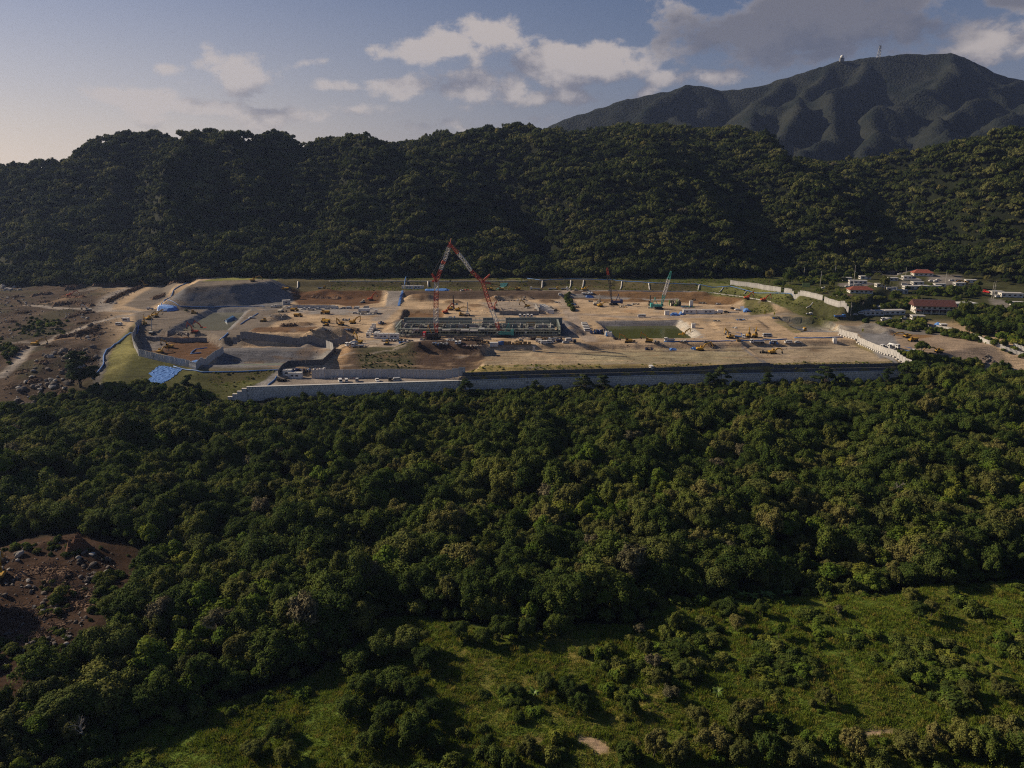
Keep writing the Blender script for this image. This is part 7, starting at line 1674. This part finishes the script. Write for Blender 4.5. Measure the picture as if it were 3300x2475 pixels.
brush([(912, 1052), (950, 1050)], 2.2, 2.6, 'dark scrap and root heap above the long dark wall', 15); brush([(300, 1008), (225, 1024)], 1.4, 2.4, 'splintered trunks below the dirt track', 16)

# ------------------------------------------------------------------ single trees, bushes, plants
G1 = 'trees standing against the front wall'
for i, (u, yb, s, k, lb) in enumerate(((1500, 391, 1.0, 'pine', 'dark pine before the end of the terrace wall'), (1725, 398, .72, 'pine', 'flat-topped lone pine before the long stone wall'), (1880, 400, .95, 'pine', 'left pine of a dense pair before the long wall'), (1945, 401, .95, 'pine', 'right pine of a dense pair before the long wall'),
                                   (2325, 407, 1.15, 'pine', 'big dark pine before the right part of the long wall'), (2290, 404, .9, 'pine', 'pine left of the big dark pine at the wall'), (2475, 408, 1.0, 'pine', 'pine left of the blue downpipe'), (2660, 409, 1.1, 'pine', 'big pine right of the pale tree at the wall'), (2610, 405, .9, 'pale', 'pale grey leafless tree before the long wall'), (2715, 411, .9, 'pine', 'right-hand pine of the big pair at the wall'), (2860, 412, 1.0, 'pine', 'pine at the corner of the panel fence'), (2930, 408, 1.1, 'dense', 'dark round tree below the fence corner'))):
    x = (u - 1650) * yb / 2372; tree(k, x, yb, s, i * 1.3, lb, G1, dz=-.3)
p = hit(258, 1248); tree('pine', p.x, p.y, 1.6, 1.0, 'big dark bushy tree alone on the rocky slope', None); p2 = hit(252, 1250); tree('dense', p.x + .6, p.y + .5, 1.55, 2.0, 'dense lower growth under the lone tree on the rocky slope', None, name='undergrowth_bush', cat='bush', dz=-1)
p = hit(611, 1284); tree('pine', p.x, p.y, .95, .4, 'slim lone pine on the grass slope below the gravel basin', None)
p = hit(565, 905); tree('leafy', p.x, p.y, .9, .4, 'young green tree beside the track behind the gravel mound', None)
VT = [(2850, 932, 1.3, 'olive', 'spreading tree beside the village lane'), (2972, 1052, 1.1, 'bright', 'bright green tree before the brown-roofed house'), (2958, 1046, .8, 'leafy', 'smaller tree left of the bright one at the house'), (2905, 1030, .5, 'bright', 'young tree before the office huts'), (2968, 1140, .95, 'dense', 'round dark bush tree beside the crane truck'), (2672, 940, .8, 'olive', 'small tree on the lawn behind the fence'), (2780, 985, .8, 'pale', 'thin pale tree below the red-roofed house'),
      (3070, 1040, 1.3, 'dense', 'dark tree right of the brown-roofed house, front'), (3110, 1020, 1.3, 'leafy', 'green tree behind the dark one by the house'), (3160, 1012, 1.2, 'olive', 'broad olive tree at the white annex'), (3200, 1020, 1.1, 'leafy', 'green tree right of the white annex'), (3120, 1075, 1.3, 'dense', 'dark tree above the right edge fence, left'), (3180, 1080, 1.3, 'leafy', 'green tree above the right edge fence, middle'), (3240, 1090, 1.3, 'dense', 'dark tree above the right edge fence, right'),
      (3290, 1060, 1.4, 'leafy', 'green tree at the right edge of the frame above the fence'), (3250, 1040, 1.2, 'olive', 'olive tree in the grove right of the village'), (3300, 1100, 1.2, 'dense', 'dark tree cut by the right edge of the frame'), (3180, 1048, 1.2, 'dense', 'dark tree in the middle of the right grove'), (3290, 1005, 1.2, 'dense', 'dark tree at the right edge below the hut'), (2960, 962, .9, 'dense', 'dark hedge tree behind the brown-roofed house, left'), (3070, 955, 1.1, 'leafy', 'green tree behind the brown-roofed house, right'), (3140, 950, 1.1, 'dense', 'dark tree left of the twin poles'),
      (2700, 960, .8, 'leafy', 'green tree behind the middle panel fence'), (2760, 975, .8, 'dense', 'dark tree behind the right panel fence'), (2545, 915, 1.4, 'leafy', 'big green tree behind the panel fence gap'), (2480, 905, 1.3, 'olive', 'big olive tree behind the left panel fence'), (2440, 895, 1.2, 'dense', 'dark tree behind the left panel fence'), (2510, 930, 1.0, 'dense', 'round dark tree just behind the left panel fence'), (2700, 905, 1.0, 'dense', 'dark tree below the pole in the village trees'), (2660, 880, 1.1, 'leafy', 'green tree at the forest edge by the green board'), (2800, 900, .9, 'dense', 'dark tree on the terrace above the tall pole'),
      (2830, 975, .9, 'dense', 'dark hedge tree below the village terrace, left'), (2880, 970, .9, 'leafy', 'green hedge tree below the village terrace, right'), (3010, 950, .8, 'dense', 'small dark tree on the village terrace'), (2620, 900, 1.0, 'dense', 'dark tree behind the green board')]
_r = random.Random(8)
for (u, v, near) in ((2830, 893, 'before the upper flat huts'), (2925, 940, 'below the container huts'), (2700, 950, 'beside the brown deck'), (2890, 960, 'on the slope above the office huts'), (2925, 975, 'above the right office hut'), (2945, 990, 'left of the large brown-roofed house'), (3080, 975, 'behind the annex'), (3150, 930, 'behind the far right lot'),
                     (3020, 880, 'behind the back house, right'), (2940, 868, 'behind the back house, left'), (3060, 890, 'above the far right lot'), (3120, 895, 'at the end of the far right lot'), (3180, 905, 'above the twin poles'), (3240, 915, 'above the right edge hut, left'), (3290, 920, 'above the right edge hut, right'), (3100, 965, 'between annex and twin poles'), (3250, 985, 'below the right edge hut'), (2850, 860, 'behind the upper huts, left'), (2900, 850, 'behind the upper huts, right'),
                     (2740, 890, 'above the tall pole'), (2680, 925, 'left of the row of cars by the pole'), (2640, 945, 'behind the middle fence'), (2720, 975, 'behind the right fence bend'), (3220, 1005, 'in the grove below the right edge hut'), (3060, 1008, 'at the corner of the large house'), (2580, 905, 'left of the green board')):
    VT.append((u, v, _r.uniform(.55, .95), _r.choice(('dense', 'leafy', 'olive', 'dense')), 'tree standing ' + near))
for i, (u, v, s, k, lb) in enumerate(VT):
    q = hit(u, v); tree(k, q.x, q.y, s, i * .9, lb, 'trees in and around the village', dz=-.4)
p = hit(157, 1052); 
for i, (u, v, s) in enumerate(((130, 1050, 1.5), (165, 1058, 1.7), (195, 1050, 1.3), (110, 1066, 1.2), (600, 1004, .7))):
    q = hit(u, v); tree('shrub', q.x, q.y, s, i, 'low green scrub on the cleared land, %s of the patch' % ordn[i], 'scrub on the cleared land', cat='bush')
for i, (u, v, s) in enumerate(((180, 1950, 1.0), (200, 1925, 1.1), (190, 1980, .8))):
    q = hit(u, v); tree('shrub', q.x, q.y, s, i, 'brownish scrub among boulders in the clearing, %s of three' % ordn[i], 'scrub in the clearing', cat='bush')
MB_ = [(1150, 2150, 'dense', .75), (1230, 2120, 'dense', .8), (1320, 2105, 'dense', .85), (1370, 2160, 'dense', .7), (1180, 2240, 'leafy', .8), (1265, 2235, 'dense', .8), (1335, 2260, 'dense', .7), (1255, 2340, 'dense', .75), (1200, 2415, 'leafy', .75), (1330, 2400, 'dense', .8), (1385, 2330, 'dense', .65), (1130, 2320, 'leafy', .7), (1405, 2420, 'dense', .6),
       (1660, 2240, 'dense', .42), (1760, 2235, 'dense', .6), (1825, 2250, 'dense', .62), (1870, 2300, 'leafy', .55), (1725, 2300, 'shrub', .9), (1480, 2060, 'dense', .6), (1560, 2080, 'dense', .6), (1620, 2055, 'dense', .7), (1700, 2060, 'dense', .7), (1790, 2040, 'leafy', .7), (2060, 2050, 'pale', .6), (2080, 2110, 'olive', .6), (2105, 2160, 'pale', .6), (2125, 2210, 'olive', .55), (2160, 2255, 'pale', .6), (2185, 2030, 'leafy', .6), (2200, 2120, 'dense', .6), (2210, 2190, 'dense', .6), (2030, 2300, 'leafy', .5), (1960, 2230, 'shrub', 1.2), (1990, 2160, 'shrub', 1.2), (1930, 2120, 'shrub', 1.0),
       (2260, 1950, 'shrub', 1.2), (2340, 1985, 'dense', .65), (2375, 2035, 'olive', .6), (2450, 1985, 'dense', .5), (2420, 2065, 'bright', .38), (2510, 2055, 'bright', .6), (2565, 2025, 'bright', .5), (2640, 2080, 'bright', .4), (2765, 2070, 'bright', .42), (2668, 1930, 'bright', .4), (2700, 1985, 'pale', .45), (2935, 1935, 'leafy', .55), (2960, 2000, 'dense', .6), (3000, 1985, 'olive', .6), (3095, 1940, 'shrub', 1.0), (3170, 1985, 'shrub', 1.2), (3220, 2080, 'bright', .6), (3285, 2050, 'bright', .7), (3060, 2130, 'shrub', 1.2), (2960, 2215, 'bright', .65), (2985, 2150, 'shrub', 1.2), (3150, 2140, 'bright', .45), (3190, 2180, 'bright', .45),
       (3235, 2245, 'olive', .6), (3120, 2245, 'olive', .6), (2660, 2275, 'olive', .7), (2490, 2340, 'shrub', 1.3), (2420, 2320, 'olive', .7), (2380, 2360, 'olive', .7), (2300, 2420, 'olive', .9), (2600, 2400, 'bright', .65), (2680, 2420, 'bright', .7), (2750, 2440, 'olive', .8), (2850, 2420, 'bright', .5), (2930, 2440, 'olive', .8), (3010, 2410, 'olive', .7), (3100, 2420, 'leafy', .8), (3180, 2440, 'leafy', .8), (3260, 2400, 'olive', .9), (2480, 2450, 'leafy', .9), (2390, 2460, 'olive', .9), (2570, 2470, 'dense', .8), (3300, 2450, 'leafy', .9), (2250, 2350, 'olive', .7), (2820, 2480, 'leafy', .7),
       (820, 2440, 'dense', .55), (900, 2380, 'dense', .5), (930, 2460, 'leafy', .6), (640, 2300, 'shrub', .9), (760, 2290, 'shrub', .7), (1460, 2470, 'shrub', 1.2), (1560, 2440, 'shrub', 1.3), (1700, 2440, 'olive', .5), (1640, 2475, 'shrub', 1.2), (1780, 2455, 'shrub', 1.1), (2020, 2460, 'leafy', .6), (2110, 2440, 'olive', .7), (2190, 2465, 'olive', .8), (300, 2420, 'leafy', .7), (410, 2350, 'leafy', .6)]
look = {'dense': 'dark green bushy tree', 'leafy': 'mid green bushy tree', 'olive': 'olive green bush', 'bright': 'bright yellow-green bush', 'pale': 'pale half-bare bush', 'shrub': 'low rounded shrub'}
for i, (u, v, k, s) in enumerate(MB_):
    q = hit(u, v); zone = 'in the dark clump of the middle meadow' if 1080 < u < 1450 and v > 2080 else 'in the small clump beside the sandy patch' if 1640 < u < 1900 and 2200 < v < 2330 else 'along the meadow edge below the wood' if v < 2090 and u < 1850 else 'in the pale strip between the meadows' if 1900 < u < 2230 else 'in the scrub at the bottom right' if v > 2300 and u > 2230 else 'at the bottom of the left meadow' if u < 1000 else 'in the scrub below the sandy patch' if u < 2230 else 'in the upper right meadow' if v < 2110 else 'in the lower right meadow'
    size = 'small ' if s * (1 if k != 'shrub' else .45) < .5 else ''
    tree(k, q.x, q.y, s, i * 1.7, size + look[k] + ' ' + zone, 'bushes and trees in the meadow', name='shrub' if k == 'shrub' else 'bush_tree', dz=-.5 * s, cat='bush')
# dead trees standing out of the wood
for i, (u, v, s, lb) in enumerate(((1440, 1950, 1.0, 'bare pale dead tree standing out at the middle wood edge'), (2350, 1820, .9, 'bare twiggy tree in the dark right wood'), (2715, 1610, .7, 'small bare tree high in the right wood'), (2885, 1620, .9, 'bare pale tree in the upper right wood'), (1660, 1870, .7, 'bare branches above the middle wood edge'), (2040, 1870, .9, 'brownish bare tree right of the middle wood'), (980, 2080, .9, 'pale bare tree at the left meadow edge'), (860, 2070, .7, 'bare twigs in the wood left of the meadow'), (280, 2420, .8, 'grey bare tree in the dark lower left wood'))):
    q = hit(u, v); tree('dead', q.x, q.y, s * 1.15, i, lb, 'dead trees', dz=2.0)
for i, (u, v, s, lb) in enumerate(((985, 2085, 1.25, 'big grey-green half-bare tree at the left meadow edge'), (1290, 1470, 1.1, 'brown-leaved tree in the upper middle wood'), (720, 2080, 1.0, 'grey half-bare tree in the lower left wood'), (2300, 1560, 1.0, 'pale brown tree in the upper right wood'), (1180, 1925, 1.1, 'yellowish pale tree at the wood edge above the left meadow'), (2030, 1890, 1.2, 'brown twiggy tree at the right of the middle wood'))):
    q = hit(u, v); tree('pale', q.x, q.y, s * 1.2, i, lb, 'pale trees', dz=2.2)
# banana plants with big single leaves
def banana(u, v, s, label, seed):
    r = random.Random(seed); q = hit(u, v); t = thing('banana_plant', q, 0, label, 'plant', 'banana plants', s); new('stem', MB().tube([(0, 0, -.2), (.05, 0, 1.5)], [.16, .1], 6).mesh('stem', pm('banana_stem', (.14, .16, .05), .7)), t); lm_ = pm('banana_leaf', (.115, .175, .025), .45, .3, spec=.3)
    for i in range(9):
        a = i * 2.4 + r.random() * .5; L = r.uniform(1.6, 2.4); el = r.uniform(.5, 1.2); d = Vector((math.cos(a), math.sin(a), 0)); n = Vector((-d.y, d.x, 0)); vs = []
        for j in range(6):
            f = j / 5; c = d * (L * f * math.cos(el * (1 - f * .3))) + Vector((0, 0, 1.4 + L * math.sin(el) * f - .9 * f * f * L * .6)); w = .34 * math.sin(math.pi * min(f + .08, 1)) + .02
            vs += [c - n * w + Vector((0, 0, .06)), c - Vector((0, 0, .0)), c + n * w + Vector((0, 0, .06))]
        m = MB().add(vs, [(j * 3 + k, j * 3 + k + 1, j * 3 + k + 4, j * 3 + k + 3) for j in range(5) for k in (0, 1)]); new('leaf', m.mesh('leaf', lm_), t)
for i, (u, v) in enumerate(((2395, 1935), (2425, 1938), (2462, 1932), (2480, 1936), (2535, 1928), (2700, 1912), (2310, 2250), (1770, 2010), (1815, 2012), (1720, 2255))):
    banana(u, v, 1.1, 'banana plant with big arched leaves, %s' % ('%s in the right meadow row' % ordn[i] if i < 5 else ['beside the dark wood edge', 'in the shaded right meadow', 'left of two at the middle wood edge', 'right of two at the middle wood edge', 'at the small clump by the sandy patch'][i - 5]), i)
# rough growth on the banks
gx, gy = jitter_points(-170, 330, 378, 760, 2.3, 15); kk = K[np.clip(np.searchsorted(GY, gy) - 1, 0, len(GY) - 1), np.clip(np.searchsorted(GX, gx) - 1, 0, len(GX) - 1)] == KN.index('grass_slope')
kk &= fbm(gx / 9, gy / 9, 400, 3) > -.1
gx, gy = gx[kk], gy[kk]; n = len(gx)
SB = [crown(500 + i, .8, .25, .5, 5, 90, .34, LEAF[c], (.4, .6), low=-.8) for i, c in enumerate(('olive', 'mid', 'grass'))]
gs_ = r0.uniform(.4, 1.2, n); gn_scatter('bank_grass', GR + SB, np.stack([gx, gy, Gz(gx, gy) - .05], 1), np.stack([np.zeros(n), np.zeros(n), r0.random(n) * 6.28], 1), np.stack([gs_, gs_, gs_ * .8], 1), r0.choice(6, n, p=[.28, .22, .28, .1, .05, .07]))
# clods and stones strewn over the yards
_r = np.random.default_rng(5); cu, cv = _r.uniform(450, 2700, 5200), np.concatenate([_r.uniform(945, 1120, 4200), _r.uniform(1120, 1180, 1000)])
cxy = np.array([P(a, b, 0) for a, b in zip(cu, cv)]); kq_ = fbm(cxy[:, 0] / 9, cxy[:, 1] / 9, 410, 3) > .0
cxy = cxy[kq_ & ~((cxy[:, 0] > -72) & (cxy[:, 0] < 34) & (cxy[:, 1] > 485) & (cxy[:, 1] < 520))]; n = len(cxy); cs_ = .10 + .38 * _r.random(n) ** 3
gn_scatter('clods', [rockmesh(40 + i, pm('clod', (.23, .15, .085), .95, .5, 2)) for i in range(3)], np.column_stack([cxy, Gz(cxy[:, 0], cxy[:, 1])]), _r.uniform(-3, 3, (n, 3)), np.column_stack([cs_, cs_, cs_]), _r.integers(0, 3, n))
# scrub on slopes, cleared land, the village edge and the foot of the wall
sx, sy, ss = [], [], []
for px, n, smin, smax in (([(1150, 1136), (1340, 1132), (1340, 1186), (1160, 1188)], 150, .12, .34), ([(420, 1235), (640, 1262), (700, 1285), (600, 1300), (400, 1290), (330, 1250)], 130, .6, 1.6), ([(100, 1290), (300, 1250), (420, 1290), (200, 1330)], 90, .6, 1.5), ([(3000, 1150), (3150, 1165), (3160, 1190), (2950, 1175), (2880, 1140)], 90, .6, 1.5), ([(2780, 1040), (2900, 1040), (3100, 1075), (3300, 1150), (3300, 1165), (3080, 1090), (2860, 1055)], 160, .5, 1.4),
                          ([(90, 1020), (220, 1030), (220, 1080), (80, 1090), (20, 1060)], 90, .3, .8), ([(0, 1090), (60, 1130), (30, 1180), (0, 1180)], 40, .4, 1.1), ([(2740, 985), (2950, 965), (2960, 990), (2800, 995)], 120, .8, 1.8), ([(1000, 1300), (1500, 1280), (1500, 1292), (1000, 1318)], 80, .5, 1.2), ([(2960, 925), (3160, 940), (3150, 965), (2960, 950)], 90, .8, 1.6), ([(2560, 900), (2760, 880), (2760, 900), (2600, 920)], 80, .8, 1.8), ([(3050, 1000), (3300, 1000), (3300, 1120), (3120, 1070)], 220, 1.0, 2.2), ([(1820, 945), (1840, 945), (1850, 1010), (1832, 985)], 50, .5, 1.2), ([(10, 1770), (420, 1790), (400, 1830), (250, 1800), (20, 1790)], 26, .25, .8), ([(120, 1880), (280, 1880), (260, 1990), (120, 2000)], 30, .2, .6), ([(0, 2060), (230, 2020), (200, 2110), (0, 2170)], 60, .2, .7), ([(300, 1850), (400, 1850), (340, 1960), (290, 2020)], 60, .3, .9)):
    r = random.Random(int(px[0][0])); poly = [(p.x, p.y) for p in (hit(u, v) for u, v in px)]; xs, ys = [p[0] for p in poly], [p[1] for p in poly]; c = 0
    while c < n:
        x, y = r.uniform(min(xs), max(xs)), r.uniform(min(ys), max(ys))
        if float(poly_sdf(np.array([x]), np.array([y]), poly)[0]) < 0: c += 1; sx.append(x); sy.append(y); ss.append(r.uniform(smin, smax))
_r = random.Random(33)
for (u, v, k_, s_) in MB_:
    q = hit(u, v)
    for _ in range(5):
        a_ = _r.random() * 6.28; d_ = _r.uniform(1.2, 4.5) * s_ * 1.3; sx.append(q.x + math.cos(a_) * d_); sy.append(q.y + math.sin(a_) * d_); ss.append(_r.uniform(.35, .95) * max(s_, .6))
sx, sy, ss = np.array(sx), np.array(sy), np.array(ss); n = len(sx)
gn_scatter('undergrowth', [p[0][1] for p in TREE['shrub']], np.stack([sx, sy, Gz(sx, sy) - .3], 1), np.stack([np.zeros(n), np.zeros(n), r0.random(n) * 6.28], 1), np.stack([ss, ss, ss * r0.uniform(.7, 1.2, n)], 1), r0.choice(3, n, p=[.4, .15, .45]))

# ------------------------------------------------------------------ labels of look-alikes: tell small sets apart by their place
_sets = {}
for o in bpy.data.objects:
    if o.parent is None and o.get('label') and o.get('group'): _sets.setdefault((o['label'], o['group']), []).append(o)
_on = ['leftmost', 'second from left', 'third from left', 'fourth from left', 'fifth from left', 'sixth from left', 'seventh from left', 'eighth from left', 'ninth from left', 'tenth from left', 'eleventh from left', 'twelfth from left']
for (lb, gr), lst in _sets.items():
    if 1 < len(lst) <= 12 and len(lb.split()) <= 13:
        lst.sort(key=lambda o: o.location.x / max(o.location.y, 1))
        for i, o in enumerate(lst): o['label'] = lb + ', ' + _on[i]
